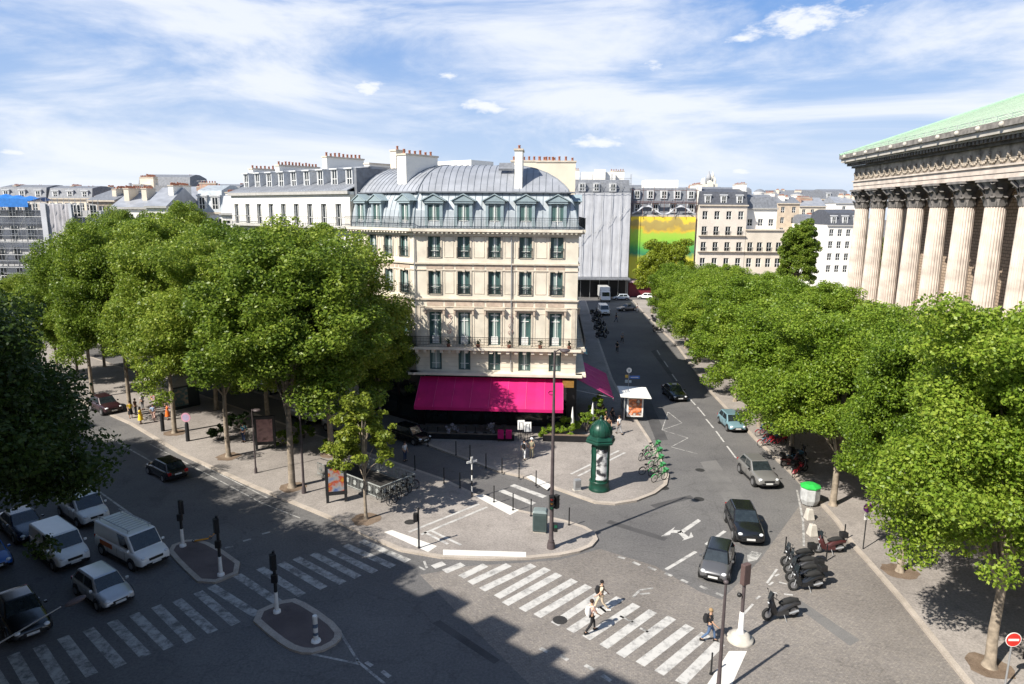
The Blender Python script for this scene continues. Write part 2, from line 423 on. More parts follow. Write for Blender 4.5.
# ramp stripes on the pavements
def ramp(px4, z=.144):
    mb = MB(); mb._add([(*g(*p,z), z) for p in px4], [(0,1,2,3)]); return struct('painted_kerb_strip', mb, paint3)
ramp([(443,549.5),(526,552),(526,557),(443,555)]); ramp([(384,532),(392,530),(437,546),(428,552)])
ramp([(475,496),(483,494),(519,510),(510,515)]); ramp([(526,477),(531,475),(552,485),(547,490)])
mb = MB(); mb._add([(*g(*p,.012), .012) for p in [(729,651),(747,651),(725,700),(697,700)]], [(0,1,2,3)]); struct('painted_ramp_strip', mb, paint3)
marks('guide_lines', [((409,532),(479,504)),((421,534.5),(487,507)),((571,474),(619,450.5)),((578,476),(625,452.5)),((424,532),(448,544)),((432,531),(461,545))], .2, paint, .148)
# lane markings
marks('lane_dashes', [((689,398),(695.5,405)),((697.5,407),(705,416)),((706,419),(713.5,428)),((716,431),(724,442)),((727,446),(736,458)),((681,388),(686,394)),((672,374),(677,381)),((664,361),(668,367)),((657,350),(660,355))], .15, paint, .008)
marks('stop_line', [((706,544.5),(725,531)),((666,569.5),(696,551.5))], .22, paint, .008)
marks('crossing_edge_dashes', [((618,556.5),(625,558.5)),((633,562),(640,565)),((648,567),(656,570)),((665,573),(672,576)),((681,579.5),(688,582.5)),((700,586),(707,589)),((716,593),(723,596)),((540,648),(548,652)),((560,655),(568,660)),((585,665),(594,670)),((602,675),(611,681))], .22, paint2, .012)
def zig():
    mb = MB(); pts = gg([(628,385),(642,377),(634,390),(650,388),(640,398),(661,402),(650,410),(672,414),(664,429),(684,423),(668,415),(664,429),(687,438),(671,447),(697,454),(672,446)])
    pts = gg([(662,430),(682,423),(668,412),(662,430),(688,438),(671,447),(698,454)])
    for p, q in zip(pts, pts[1:]): strip(p, q, .09, .008, mb)
    return struct('bus_stop_zigzag', mb, paint2)
zig()
# turn arrow
mb = MB()
def gp(*L_): return [(*g(*p), .008) for p in L_]
mb._add(gp((698,519),(701,521),(683,533.5),(680,531)), [(0,1,2,3)])
mb._add(gp((661,536.5),(675,527),(673,530),(682,530.5),(681,533),(671,533),(670,535)), [(0,1,2,3,4,5,6)])
mb._add(gp((681,531),(689,537),(691,532),(693.5,537),(682,541),(684,539),(677,532)), [(0,1,2,3,4,5,6)])
struct('turn_arrow', mb, paint)
mb = MB(); mb._add([(*g(*p,.012), .012) for p in [(747,555),(752,551),(762,553),(757,560),(748,562)]], [(0,1,2,3,4)]); struct('turn_arrow', mb, paint2)
# parking bay edge
marks('parking_lines', [((797,490),(803,520)),((803,520),(804,546))], .14, paint2, .012)
marks('parking_lines', [((741,617),(753,604)),((767,583),(777,569)),((756,599),(760,596)),((769,585),(773,582)),((775,576),(779,574)),((783,568),(787,565)),((770,592),(777,593)),((779,582),(787,584)),((784,594),(793,595)),((790,575),(797,577))], .12, paint, .012)
marks('bus_lane_line', [((90,485),(142,522)),((100,432),(180,478))], .14, paint2, .008)
marks('bus_lane_line', [((192,466),(262,503)),((150,444),(192,466)),((196,462),(268,498)),((262,503),(300,518))], .09, paint2, .008)
marks('island_lines', [((340,632),(358,661)),((312,654),(360,664)),((356,660),(385,684))], .13, paint2, .012)
marks('lane_dashes', [((225,548),(233,546)),((243,541),(251,539)),((262,534),(270,532)),((366,662),(372,666)),((382,671),(390,677))], .2, paint2, .012)
marks('lane_symbol', [((633,622),(620,616)),((606,612),(599,606)),((640,628),(648,632)),((633,597),(640,590)),((640,590),(653,588)),((640,594),(650,593)),((418,566),(425,570)),((424,561),(427,568))], .14, paint2, .012)
# repaired strips in the carriageway
pdk = ground_mat('repair_asphalt_dark', (.055,.054,.056), (.085,.083,.083), fine=30, patch=.4)
plt = ground_mat('repair_asphalt_light', (.125,.121,.119), (.165,.16,.155), fine=30, patch=.4)
for k, (q_, z_, m_) in enumerate([([(610,520),(668,538),(664,541),(606,523)],.008,pdk),([(700,462),(716,460),(745,500),(726,503)],.008,plt),([(650,505),(690,495),(694,498),(655,508)],.008,pdk),([(640,400),(650,399),(668,440),(656,441)],.008,pdk),([(440,620),(500,660),(494,664),(432,623)],.012,pdk),([(800,600),(860,640),(850,646),(792,604)],.012,plt),([(120,440),(150,456),(146,459),(115,443)],.008,plt),([(655,350),(690,398),(686,399),(651,351)],.008,pdk)]):
    z_ -= .002; mb = MB(); mb._add([(*g(*p,z_), z_) for p in q_], [(0,1,2,3)]); struct('road_repair', mb, m_)
# manholes
for px, py, z in [(699,499,.008),(410,522,.144),(700,470,.008),(664,488,.008),(560,620,.016)]:
    mb = MB(); x, y = g(px,py,z); mb._add([(x+.38*cos(a*pi/8), y+.38*sin(a*pi/8), z) for a in range(16)], [tuple(range(16))])
    tag(mb.build('manhole_cover', mat('cast_iron', (.05,.048,.046), .6, .4, n=.3, scale=12)), kind='structure')
# ================================================================== FACADES
WIN = {}
def win_mesh(w, h, style, var=0):
    k = (round(w,2), round(h,2), style, var)
    if k in WIN: return WIN[k]
    d = {}
    if style in ('french', 'noble', 'dormer'):
        p = MB(); p.quad((-w/2,.0,0),(w/2,0,0),(w/2,0,h),(-w/2,0,h)); d['pane'] = p.mesh('pane', pane)
        f = MB(); t = .05
        f.box(-w/2,-w/2+t,-.05,-.003,0,h); f.box(w/2-t,w/2,-.05,-.003,0,h); f.box(-w/2+t,w/2-t,-.05,-.003,h-t,h); f.box(-w/2+t,w/2-t,-.05,-.003,0,t*1.6)
        d['frame'] = f.mesh('frame', shutt if style != 'dormer' else frameb)
        q = MB(); q.box(-.04,.04,-.06,-.004,t*1.6,h-t)
        if style == 'noble': q.box(-w/2+.22,w/2-.22,-.055,-.006,h*.73,h*.73+.07); q.box(-w/2+.25,w/2-.25,-.05,-.006,t*1.6,h*.26); q.box(-w/2+.22,w/2-.22,-.055,-.006,h*.9,h*.9+.1)
        else: q.box(-w/2+t+.1,w/2-t-.1,-.05,-.006,h*.30,h*.30+.04)
        d['casement'] = q.mesh('casement', framew)
        cl, cr_ = ((.17,.12),(.05,.28),(.30,.30),(.06,.05))[var]
        c = MB(); c.quad((.06,-.002,.1),(.06+w*cl,-.002,.1),(.06+w*cl*.8,-.002,h-.1),(.06,-.002,h-.1)); c.quad((-.06-w*cr_,-.002,.1),(-.06,-.002,.1),(-.06,-.002,h-.1),(-.06-w*cr_*.7,-.002,h-.1))
        d['curtain'] = c.mesh('curtain', curt)
        s = MB()   # louvred shutters folded back inside the reveal
        s.box(-w/2,-w/2+.17,-.12,-.055,.02,h-.02); s.box(w/2-.17,w/2,-.12,-.055,.02,h-.02)
        d['shutter'] = s.mesh('shutter', shutt) if style == 'french' else None
    else:
        p = MB(); p.quad((-w/2,0,0),(w/2,0,0),(w/2,0,h),(-w/2,0,h),0)
        t = max(.06, w*.07)
        for a in ((-w/2,-w/2+t,0,h),(w/2-t,w/2,0,h),(-t*.6,t*.6,0,h)): p.box(a[0],a[1],-.04,-.002,a[2],a[3],1)
        p.box(-w/2+t,w/2-t,-.035,-.003,h-t,h,1); p.box(-w/2+t,w/2-t,-.035,-.003,h*.35,h*.35+t,1)
        d['pane'] = p.mesh('window', [paned, framew])
    WIN[k] = d; return d
def put_window(par, x, y, z, rot, w, h, style, name='window'):
    d = win_mesh(w, h, style, 0 if style == 'plain' else random.randrange(4))
    o = link(name, d['pane'], par, (x,y,z), rot)
    for k in ('frame', 'casement', 'curtain', 'shutter'):
        if d.get(k):
            c = bpy.data.objects.new(k, d[k]); C.objects.link(c); c.parent = o
    return o
RAIL = {}
def rail_mesh(L, h, step=.13, style=0, nm='balcony_railing'):
    k = (round(L,2), h, style)
    if k in RAIL: return RAIL[k]
    r = MB(); r.box(0,L,-.03,.03,h-.04,h); r.box(0,L,-.02,.02,.06,.09); r.box(0,L,-.015,.015,h*.8,h*.8+.02)
    n = max(2, int(L/step))
    for i in range(n+1):
        x = L*i/n
        r.box(x-.011,x+.011,-.011,.011,.09,h-.04)
        if style and i < n:
            xm = x+L/n/2
            r.box(xm-.03,xm+.03,-.008,.008,.2,.26); r.box(xm-.03,xm+.03,-.008,.008,h*.5,h*.5+.06)
    RAIL[k] = r.mesh(nm, iron); return RAIL[k]
def facade(par, p0, ang, L, z0, z1, rows, cols, wm, mb, depth=.26, style='french', wrail=True):
    """wall with real openings. rows: (sill, head, width, style, rail); cols: distances along. mb collects wall quads"""
    ca, sa = cos(ang), sin(ang)
    P = lambda t, d, z: (p0[0]+t*ca-d*sa, p0[1]+t*sa+d*ca, z)   # d>0 goes into the building
    zc = z0
    for (s, h, w, st, rl, only) in rows:
        cs = [c for i, c in enumerate(cols) if only is None or i in only]
        mb.quad(P(0,0,zc),P(L,0,zc),P(L,0,s),P(0,0,s))
        xs = 0
        for c in cs:
            mb.quad(P(xs,0,s),P(c-w/2,0,s),P(c-w/2,0,h),P(xs,0,h)); xs = c+w/2
            a, e = c-w/2, c+w/2
            mb.quad(P(a,0,s),P(a,depth,s),P(a,depth,h),P(a,0,h)); mb.quad(P(e,depth,s),P(e,0,s),P(e,0,h),P(e,depth,h))
            mb.quad(P(a,0,h),P(a,depth,h),P(e,depth,h),P(e,0,h)); mb.quad(P(a,depth,s),P(a,0,s),P(e,0,s),P(e,depth,s))
            q = P(c, depth-.02, s); wn = put_window(par, q[0], q[1], s, ang, w, h-s, st)
            if rl:
                q = P(c-w/2-.06, -.10 if rl == 1 else -.12, s)
                r = link('balcony_railing', rail_mesh(w+.12, .95, .12, 1 if rl == 2 else 0), par, (q[0],q[1],s-.02), ang)
        mb.quad(P(xs,0,s),P(L,0,s),P(L,0,h),P(xs,0,h)); zc = h
    mb.quad(P(0,0,zc),P(L,0,zc),P(L,0,z1),P(0,0,z1))
    return P
def along(mb, p0, ang, t0, t1, d0, d1, z0, z1, mi=0):
    """box in facade frame; d negative = proud of the wall"""
    X = mb.X; mb.X = rotz(ang, p0[0], p0[1]); mb.box(t0,t1,d0,d1,z0,z1,mi); mb.X = X
POT = None
def chimney(par, c, ang, L, w, z0, z1, pots, wm=whitew, flue=terra, name='chimney', front=None):
    """c = centre of the footprint; ang = direction of the long side"""
    global POT
    b = MB(); b.X = rotz(ang, c[0], c[1]); b.box(-L/2,L/2,-w/2,w/2,z0,z1,0); b.box(-L/2-.08,L/2+.08,-w/2-.08,w/2+.08,z1,z1+.16,1)
    o = b.build(name, [wm, trimst], par)
    if POT is None:
        q = MB(); q.lathe([(.13,0),(.10,.3),(.13,.32),(.13,.37),(.09,.39)], 8); POT = q.mesh('chimney_pot', terra)
    w0 = par.get('_w', (0,0,0))
    for i in range(pots):
        t = -L/2+(i+.5)*L/pots
        k = bpy.data.objects.new('chimney_pot', POT); C.objects.link(k); k.parent = o
        k.location = (c[0]+t*cos(ang)-w0[0], c[1]+t*sin(ang)-w0[1], z1+.14); s = random.uniform(.85,1.25); k.scale = (1,1,s)
    return o

# ================================================================== CORNER HOTEL
a35 = -R_(3.5)
Lc = (-9.12, 63.6); FL = 15.15
Rc = (Lc[0]+FL*cos(a35), Lc[1]+FL*sin(a35))
WL = 9.1
Wc = (Lc[0]+BD[0]*WL, Lc[1]+BD[1]*WL)
angW = math.atan2(-BD[1], -BD[0])          # facade direction Wc -> Lc
sd = (sin(-a35), cos(-a35)); angS = math.atan2(sd[1], sd[0]); SL = 17.0
Rb = (Rc[0]+sd[0]*SL, Rc[1]+sd[1]*SL)
Wb = (Wc[0]+NB[0]*14, Wc[1]+NB[1]*14)
hot = thing('corner_hotel', 'cream corner building with magenta awning, blue grey mansard and rounded zinc roof', 'building', (Lc[0],Lc[1],0), world=True)
wall = MB()
cols = [1.88,4.62,7.47,10.32,13.19]
rows = [(5.62,7.55,1.15,'french',0,None),(8.05,11.15,1.15,'noble',0,None),(12.85,15.0,1.15,'french',2,None),(16.25,18.15,1.15,'french',1,None)]
facade(hot, Lc, a35, FL, 5.3, 18.5, rows, cols, stone, wall)
colsW = [c for c in [WL-9.1, WL-5.81-1.0, WL-5.2+1.0, WL-3.54, WL-1.35] ]
colsW = [WL-8.2, WL-5.81, WL-3.54, WL-1.35]
facade(hot, Wc, angW, WL, 5.3, 18.5, rows, colsW, stone, wall)
facade(hot, Rc, angS, SL, 5.3, 18.5, rows, [2.2,5.4,8.6,11.8,15], stone, wall)
# party walls
wall.quad((*Wc,5.3),(*Wb,5.3),(*Wb,22),(*Wc,22)); wall.quad((*Rb,5.3),(*Wb,5.3),(*Wb,22),(*Rb,22))
wall.build('wall', stone, hot)
# mouldings: strings, panel bands, cornices, pilaster strips
for p0, an, L, cl in ((Lc,a35,FL,cols),(Wc,angW,WL,colsW),(Rc,angS,SL,[2.2,5.4,8.6,11.8,15])):
    tr = MB(); pn = MB(); cn = MB()
    for z, pr, th in ((12.3,.16,.14),(15.62,.16,.14)): along(tr, p0, an, -.1, L+.1, -pr, 0, z, z+th)
    for z in (11.62,15.05): along(tr, p0, an, -.03, L+.03, -.07, 0, z, z+.08)
    for z0, z1 in ((11.75,12.2),(15.2,15.56)):
        n = len(cl); xs = [0]+[(cl[i]+cl[i+1])/2 for i in range(n-1)]+[L]
        for i, c in enumerate(cl):
            along(pn, p0, an, c-.75, c+.75, -.025, 0, z0, z1)
        for i in range(n-1):
            mcx = (cl[i]+cl[i+1])/2; hw = max(.2, (cl[i+1]-cl[i])/2-.95); along(pn, p0, an, mcx-hw, mcx+hw, -.025, 0, z0, z1)
    # window surrounds
    for c in cl:
        for s, h in ((12.85,15.0),(16.25,18.15),(8.05,11.15)):
            along(tr, p0, an, c-.74, c-.58, -.06, 0, s, h+.12); along(tr, p0, an, c+.58, c+.74, -.06, 0, s, h+.12); along(tr, p0, an, c-.58, c+.58, -.06, 0, h, h+.12)
        along(tr, p0, an, c-.12, c+.12, -.16, -.06, 14.95, 15.2)
        # noble-floor hoods on consoles
        along(tr, p0, an, c-1.0, c+1.0, -.36, 0, 11.42, 11.56); along(tr, p0, an, c-.8, c+.8, -.2, -.061, 11.28, 11.41)
        for k in (-.86,.86): along(pn, p0, an, c+k-.09, c+k+.09, -.3, 0, 10.95, 11.415)
    # slim recessed panel outlines between the windows
    for i in range(len(cl)-1):
        x0, x1 = cl[i]+.92, cl[i+1]-.92
        if x1-x0 > .3:
            for s, h in ((12.9,15.0),(16.25,18.2),(8.1,11.1)):
                for q in ((x0,x0+.05,s,h),(x1-.05,x1,s,h),(x0+.05,x1-.05,h-.05,h),(x0+.05,x1-.05,s,s+.05)): along(tr, p0, an, q[0],q[1],-.03,0,q[2],q[3])
    for x in (.12, L-.5): along(tr, p0, an, x, x+.38, -.05, 0, 8.05, 11.6)
    # big cornice with dentils + upper balcony slab
    along(cn, p0, an, -.12, L+.12, -.22, 0, 18.25, 18.42); along(cn, p0, an, -.3, L+.3, -.62, 0, 18.62, 18.86)
    along(cn, p0, an, -.2, L+.2, -.3, 0, 18.42, 18.62)
    n = int(L/.42)
    for i in range(n): along(cn, p0, an, .1+i*.42, .3+i*.42, -.55, -.3, 18.46, 18.62)
    # noble balcony slab, consoles
    along(cn, p0, an, -.45, L+.45, -.85, 0, 7.68, 7.93)
    n = int(L/.78)
    for i in range(n+1): along(cn, p0, an, .05+i*.78, .35+i*.78, -.7, 0, 7.38, 7.68)
    # shop canopy ledge
    along(cn, p0, an, -.6, L+.6, -.95, 0, 5.28, 5.5)
    # entresol rustication
    for z in (5.95,6.35,6.75,7.15): 
        for i in range(len(cl)+1):
            xa = 0 if i == 0 else cl[i-1]+.62; xb = L if i == len(cl) else cl[i]-.62
            along(tr, p0, an, xa, xb, -.02, 0, z, z+.03)
    tr.build('moulding', trimst, hot); pn.build('relief_panel', panelst, hot); cn.build('cornice', stone, hot)
for p0, an, L in ((Lc,a35,FL),(Wc,angW,WL),(Rc,angS,SL)):
    for z, off, st, h in ((7.93,-.8,1,1.02),(18.86,-.55,0,1.05)):
        e = -off*.45
        q = (p0[0]+(-e)*cos(an)-off*sin(an), p0[1]+(-e)*sin(an)+off*cos(an))
        link('balcony_railing', rail_mesh(L+2*e, h, .14, st), hot, (*q,z), an)
# downpipes
b = MB()
for t in (.05, 9.05): 
    P = (Lc[0]+t*cos(a35)+.12*sin(a35), Lc[1]+t*sin(a35)-.12*cos(a35)); b.tube((*P,5.6),(*P,18.3),.055)
b.build('downpipe', steel, hot)
# pot plants and scroll ornaments on the noble balcony
for t in (3.2,6.0,8.9,11.8,14.5):
    b = MB(); b.X = rotz(a35, *Lc); b.cyl(t,-.5,7.93,8.2,.16,.2,8,0)
    for k in range(26):
        a = random.uniform(0,2*pi); r = random.uniform(0,.22); z = 8.25+random.uniform(0,.38)
        x, y = t+r*cos(a), -.5+r*sin(a); s = .07
        b._add([(x-s,y,z),(x,y-s*.5,z+s),(x+s,y,z),(x,y+s*.5,z-s)], [(0,1,2,3)], 1)
    tag(b.build('potted_plant', [terra, leafD]), f'small potted shrub on the magenta-awning building\'s long balcony, {ORD[[3.2,6.0,8.9,11.8,14.5].index(t)]} from left', 'plant', 'shrubs on the balcony')
for t in (3.25, 9.0):
    b = MB(); b.X = rotz(a35, *Lc)
    pts = [(t+.22*sin(k*.9)*(1-.03*k), -.1, 9.2+k*.14) for k in range(13)]
    b.path(pts, .025, 6); b.ring((t-.05,-.1,9.3),.16,.025,'y'); b.ring((t+.05,-.1,10.8),.12,.025,'y')
    b.build('scroll_emblem', mat('faded_rose_metal', (.30,.16,.15), .6), hot)

# ---- mansard + rounded zinc roof
N1 = (sin(-a35), cos(-a35)); N2 = (-sd[1], sd[0])
def mit(a, b_): k = 1+a[0]*b_[0]+a[1]*b_[1]; return ((a[0]+b_[0])/k, (a[1]+b_[1])/k)
base = [Wc, Lc, Rc, Rb]; inn = [NB, mit(NB,N1), mit(N1,N2), N2]
prof = [(.0,18.86),(.12,19.6),(.3,20.5),(.62,21.4),(1.15,22.15)]
prof2 = [(.95,22.2),(1.0,22.4),(1.4,22.85),(2.1,23.45),(3.0,24.0),(4.1,24.45),(5.4,24.78),(7.0,24.95)]
def roofband(prof, name, m0, mseam, step, rr):
    b = MB(); n = len(base)
    for k in range(len(prof)-1):
        for i in range(n-1):
            q = [(base[j][0]+inn[j][0]*prof[e][0], base[j][1]+inn[j][1]*prof[e][0], prof[e][1]) for j, e in ((i,k),(i+1,k),(i+1,k+1),(i,k+1))]
            b.quad(*q)
    if prof is prof2: b._add([(base[i][0]+inn[i][0]*prof[-1][0], base[i][1]+inn[i][1]*prof[-1][0], prof[-1][1]) for i in range(n)]+[(Wb[0],Wb[1],prof[-1][1])], [(0,1,2,3,4)])
    if prof is prof2:
        b._add([(Wb[0],Wb[1],22),(Wb[0],Wb[1],prof[-1][1]),(base[3][0]+inn[3][0]*7,base[3][1]+inn[3][1]*7,24.95),(Rb[0],Rb[1],22)], [(0,1,2,3)])
    o = b.build(name, m0, hot)
    s = MB()
    for i, (p0, p1, nn) in enumerate(((Wc,Lc,NB),(Lc,Rc,N1),(Rc,Rb,N2))):
        L = math.dist(p0,p1); dx, dy = (p1[0]-p0[0])/L, (p1[1]-p0[1])/L
        a0 = inn[i][0]*dx+inn[i][1]*dy; a1 = inn[i+1][0]*dx+inn[i+1][1]*dy
        t = .05
        while t < L:
            pts = [(p0[0]+dx*t+nn[0]*d, p0[1]+dy*t+nn[1]*d, z+.02) for d, z in prof if a0*d-.01 <= t <= L+a1*d+.01]
            for p, q in zip(pts, pts[1:]): s.tube(p, q, rr, n=4)
            t += step
    for i in (1,2):
        pts = [(base[i][0]+inn[i][0]*d, base[i][1]+inn[i][1]*d, z+.02) for d, z in prof]
        for p, q in zip(pts, pts[1:]): s.tube(p, q, .06, n=5)
    s.build('roof_seam', mseam, o)
    return o
roofband(prof, 'mansard', zincb, mat('zinc_blue_seam', (.13,.17,.20), .5, .2), .62, .03)
roofband(prof2, 'roof', zinc, zincd, .6, .026)
gt = MB()
for i, (p0, an, L) in enumerate(((Wc,angW,WL),(Lc,a35,FL),(Rc,angS,SL))): along(gt, p0, an, .4, L-.4, .72, 1.22, 22.12, 22.24)
gt.build('gutter', slateg, hot)
def dormer(par, p0, an, t, z0=18.9, w=1.15, h=2.15, back=1.6, m_=frameb):
    d = MB(); d.X = rotz(an, p0[0], p0[1]); hw = w/2
    y0 = .02
    for a in (-hw-.24, hw): d.box(t+a, t+a+.24, y0, back, z0, z0+h+.1)
    d.box(t-hw-.34, t+hw+.34, y0-.14, back+.3, z0+h+.1, z0+h+.28)
    zt = z0+h+.28
    v = [(t-hw-.42,y0-.2,zt),(t+hw+.42,y0-.2,zt),(t,y0-.2,zt+.52),(t-hw-.42,back+.5,zt),(t+hw+.42,back+.5,zt),(t,back+.5,zt+.52)]
    d._add(v, [(0,1,2),(3,5,4),(0,2,5,3),(1,4,5,2),(0,3,4,1)])
    v2 = [(t-hw-.55,y0-.28,zt-.002),(t+.0,y0-.28,zt+.60),(t,y0-.28,zt+.7),(t-hw-.62,y0-.28,zt+.06)]
    for sg in (1,-1):
        vv = [(t+(x-t)*sg, y, z) for x, y, z in v2]+[(t+(x-t)*sg, back+.4, z) for x, y, z in v2]
        d._add(vv, [(0,1,2,3),(7,6,5,4),(0,4,5,1),(3,2,6,7),(0,3,7,4),(1,5,6,2)])
    o = d.build('dormer', m_, par)
    q = Matrix.Rotation(an,4,'Z') @ Vector((t,.12,0))
    dd = win_mesh(w, h, 'dormer'); w0 = par.get('_w')
    wn = bpy.data.objects.new('window', MB_join(dd)); C.objects.link(wn); wn.parent = o
    wn.location = (p0[0]+q.x-w0[0], p0[1]+q.y-w0[1], z0+.03); wn.rotation_euler = (0,0,an)
    return o
def MB_join(d):
    k = id(d)
    if ('j',k) in WIN: return WIN[('j',k)]
    b = MB(); ms = []
    for nm in ('pane','frame','casement','curtain'):
        me = d.get(nm)
        if me:
            o = len(b.v); b.v += [tuple(v.co) for v in me.vertices]
            ms.append(me.materials[0])
            for p in me.polygons: b.f.append(tuple(o+i for i in p.vertices)); b.m.append(len(ms)-1); b.sm.append(False)
    WIN[('j',k)] = b.mesh('window', ms); return WIN[('j',k)]
for c in cols: dormer(hot, Lc, a35, c)
for c in (WL-7.6, WL-5.2, WL-1.2): dormer(hot, Wc, angW, c, w=1.0)
for c in (2.2,6.2,10.2,14): dormer(hot, Rc, angS, c)
# chimneys: wing slab, tall front stack, right-hand block
nbang = math.atan2(NB[1], NB[0])
def fp(p0, an, t, d): return (p0[0]+t*cos(an)-d*sin(an), p0[1]+t*sin(an)+d*cos(an))
chimney(hot, fp(Wc,angW,WL-3.1,3.6), nbang, 4.2, 1.25, 21.9, 25.6, 6)
chimney(hot, fp(Lc,a35,9.55,2.3), angS, 2.4, .7, 22.0, 25.9, 1)
chimney(hot, fp(Rc,angS,9.3,2.2), angS+pi/2+.0, 4.0, .9, 22.0, 25.4, 6, creamw)
chimney(hot, fp(Rc,angS,14.5,4.6), angS+pi/2, 5.0, .9, 22.0, 25.8, 9, creamw)
b = MB(); b.X = rotz(a35, *Lc); b.hexa([(7.6,2.7,24.2),(9.0,2.7,24.2),(9.0,3.7,24.8),(7.6,3.7,24.8),(7.6,2.65,24.38),(9.0,2.65,24.38),(9.0,3.65,24.98),(7.6,3.65,24.98)]); b.build('skylight', slateg, hot)
# parapet wall between the two buildings, with a red cowl
b = MB(); b.X = rotz(nbang, *fp(Wc,angW,.0,0)); b.box(.6,9,-.35,.05,21.8,24.6); b.build('parapet', slateg, hot)
chimney(hot, fp(Wc,angW,.4,6.0), nbang, 1.2, .9, 24.0, 26.5, 1, creamw)
# rear white attic block
b = MB(); b.X = rotz(angW, *Wc); b.box(1.2,7.6,9.5,13,24.0,25.6); b.build('rear_attic', whitew, hot)

# ---- ground floor: black shopfront, awning
b = MB()
for p0, an, L in ((Lc,a35,FL),(Wc,angW,WL),(Rc,angS,SL)): along(b, p0, an, .0, L, .25, .6, 0, 5.3)
b.build('shopfront', shopd, hot)
b = MB()
for p0, an, L in ((Lc,a35,FL),(Wc,angW,WL),(Rc,angS,SL)):
    n = int(L/2.9)
    for i in range(n):
        along(b, p0, an, .4+i*L/n, .3+(i+1)*L/n-.35, .19, .245, .5, 4.2)
b.build('shop_window', paned, hot)
b = MB()
for p0, an, t in ((Lc,a35,.05),(Lc,a35,14.35),(Rc,angS,.3)): along(b, p0, an, t, t+.75, -.15, .24, .14, 5.27)
b.build('shop_pillar', shopd, hot)
b = MB(); along(b, Lc, a35, 13.95, 15.0, -.75, -.16, 4.3, 4.95); b.build('brass_lantern_panel', gold, hot)
def awning(par, p0, an, t0, t1, zt, zb, out, m_, nseg, val=.28):
    b = MB(); b.X = rotz(an, p0[0], p0[1]); th = .03
    w = (t1-t0)/nseg
    for i in range(nseg):
        a, e = t0+i*w, t0+(i+1)*w; m1 = (a+e)/2
        sg = .10
        for (x0,x1,k0,k1) in ((a,m1,0,-sg),(m1,e,-sg,0)):
            v = []
            for dz in (0,-th):
                v += [(x0,-.12,zt+dz),(x1,-.12,zt+dz),(x1,-out/2,(zt+zb)/2+k1+dz),(x0,-out/2,(zt+zb)/2+k0+dz),(x0,-out,zb+dz),(x1,-out,zb+dz)]
            b._add(v, [(0,3,2,1),(3,4,5,2),(6,7,8,9),(9,8,11,10),(4,10,11,5)], 0, True)
        b.quad((a,-out-.004,zb-.01),(e,-out-.004,zb-.01),(e,-out-.004,zb-val),(a,-out-.004,zb-val))
    o = b.build('awning', m_, par)
    s = MB(); s.X = rotz(an, p0[0], p0[1])
    for i in range(nseg+1):
        x = t0+i*w; s.tube((x,-.12,zt+.012),(x,-out,zb+.012),.018,n=4)
    s.build('awning_seam', mat('awning_seam', (.75,.10,.30) if m_ is pink else (.35,.02,.12), .7), o)
    s = MB(); s.X = rotz(an, p0[0], p0[1]); s.box(t0,t1,-out+.02,-out+.1,zb-.12,zb-.04)
    for x in (t0+.3,(t0+t1)/2,t1-.3): s.tube((x,-.1,zt-1.2),(x,-out+.06,zb-.08),.03)
    s.build('awning_arm', steel, o)
    return o
aw = awning(hot, Lc, a35, .45, 14.0, 4.95, 2.95, 3.6, pink, 8)
b = MB(); b.X = rotz(a35, *Lc) @ Matrix.Translation((12.9,-1.7,4.02)) @ Matrix.Rotation(R_(29),4,'X'); b.ring((0,0,.0),.25,.03,'z',16,5); b.build('round_emblem', mat('dark_plum', (.12,.01,.05)), aw)
awning(hot, Rc, angS, .4, 10.2, 4.9, 3.1, 3.7, pinkd, 4)
# white closed letters band cannot be read in the photo; only plain mullions under the awning
# ================================================================== WHITE WING (left)
wl = thing('white_apartment_building', 'long white apartment block left of the cream hotel with attic dormers and potted chimneys', 'building', (Wc[0]+BD[0]*.05,Wc[1]+BD[1]*.05,0), world=True)
W2L = 22.6; W2 = (Wc[0]+BD[0]*(W2L+.05), Wc[1]+BD[1]*(W2L+.05)); W1_ = (Wc[0]+BD[0]*.05, Wc[1]+BD[1]*.05)
wall = MB(); cc = [1.1+2.45*i for i in range(9)]
rowsw = [(5.6,7.6,1.0,'plain',0,None),(8.4,11.0,1.0,'plain',0,None),(12.0,14.2,1.0,'plain',0,None),(15.4,17.5,1.0,'plain',1,None),(18.9,21.1,.95,'plain',0,None)]
facade(wl, W2, angW, W2L, 0, 22.3, rowsw, cc, whitew, wall)
B2 = (W2[0]+NB[0]*13, W2[1]+NB[1]*13); B1 = (W1_[0]+NB[0]*13, W1_[1]+NB[1]*13)
wall.quad((*W2,0),(*B2,0),(*B2,22.3),(*W2,22.3)); wall.quad((*W1_,0),(*B1,0),(*B1,22.3),(*W1_,22.3)); wall.quad((*B1,0),(*B2,0),(*B2,22.3),(*B1,22.3))
wall.build('wall', whitew, wl)
b = MB(); along(b, W2, angW, -.2, W2L+.05, -.3, 0, 22.05, 22.35); along(b, W2, angW, -.2, W2L, -.75, 0, 18.62, 18.8); along(b, W2, angW, -.1, W2L, -.5, 0, 15.1, 15.25)
b.build('cornice', mat('grey_trim', (.38,.37,.35)), wl)
q = fp(W2,angW,-.1,-.7); link('balcony_railing', rail_mesh(W2L+.1,.98,.3), wl, (*q,18.8), angW)
q = fp(W2,angW,10,-.45); link('balcony_railing', rail_mesh(W2L-10.1,.98,.3), wl, (*q,15.25), angW)
b = MB(); b.X = rotz(angW, *W2); b.hexa([(-.2,-.3,22.36),(W2L,-.3,22.36),(W2L,2.8,23.5),(-.2,2.8,23.5),(-.2,-.3,22.45),(W2L,-.3,22.45),(W2L,2.8,23.6),(-.2,2.8,23.6)])
b.box(0,W2L,2.8,12,22.3,24.75); b.box(-.1,W2L+.0,2.5,12.2,24.75,24.87)
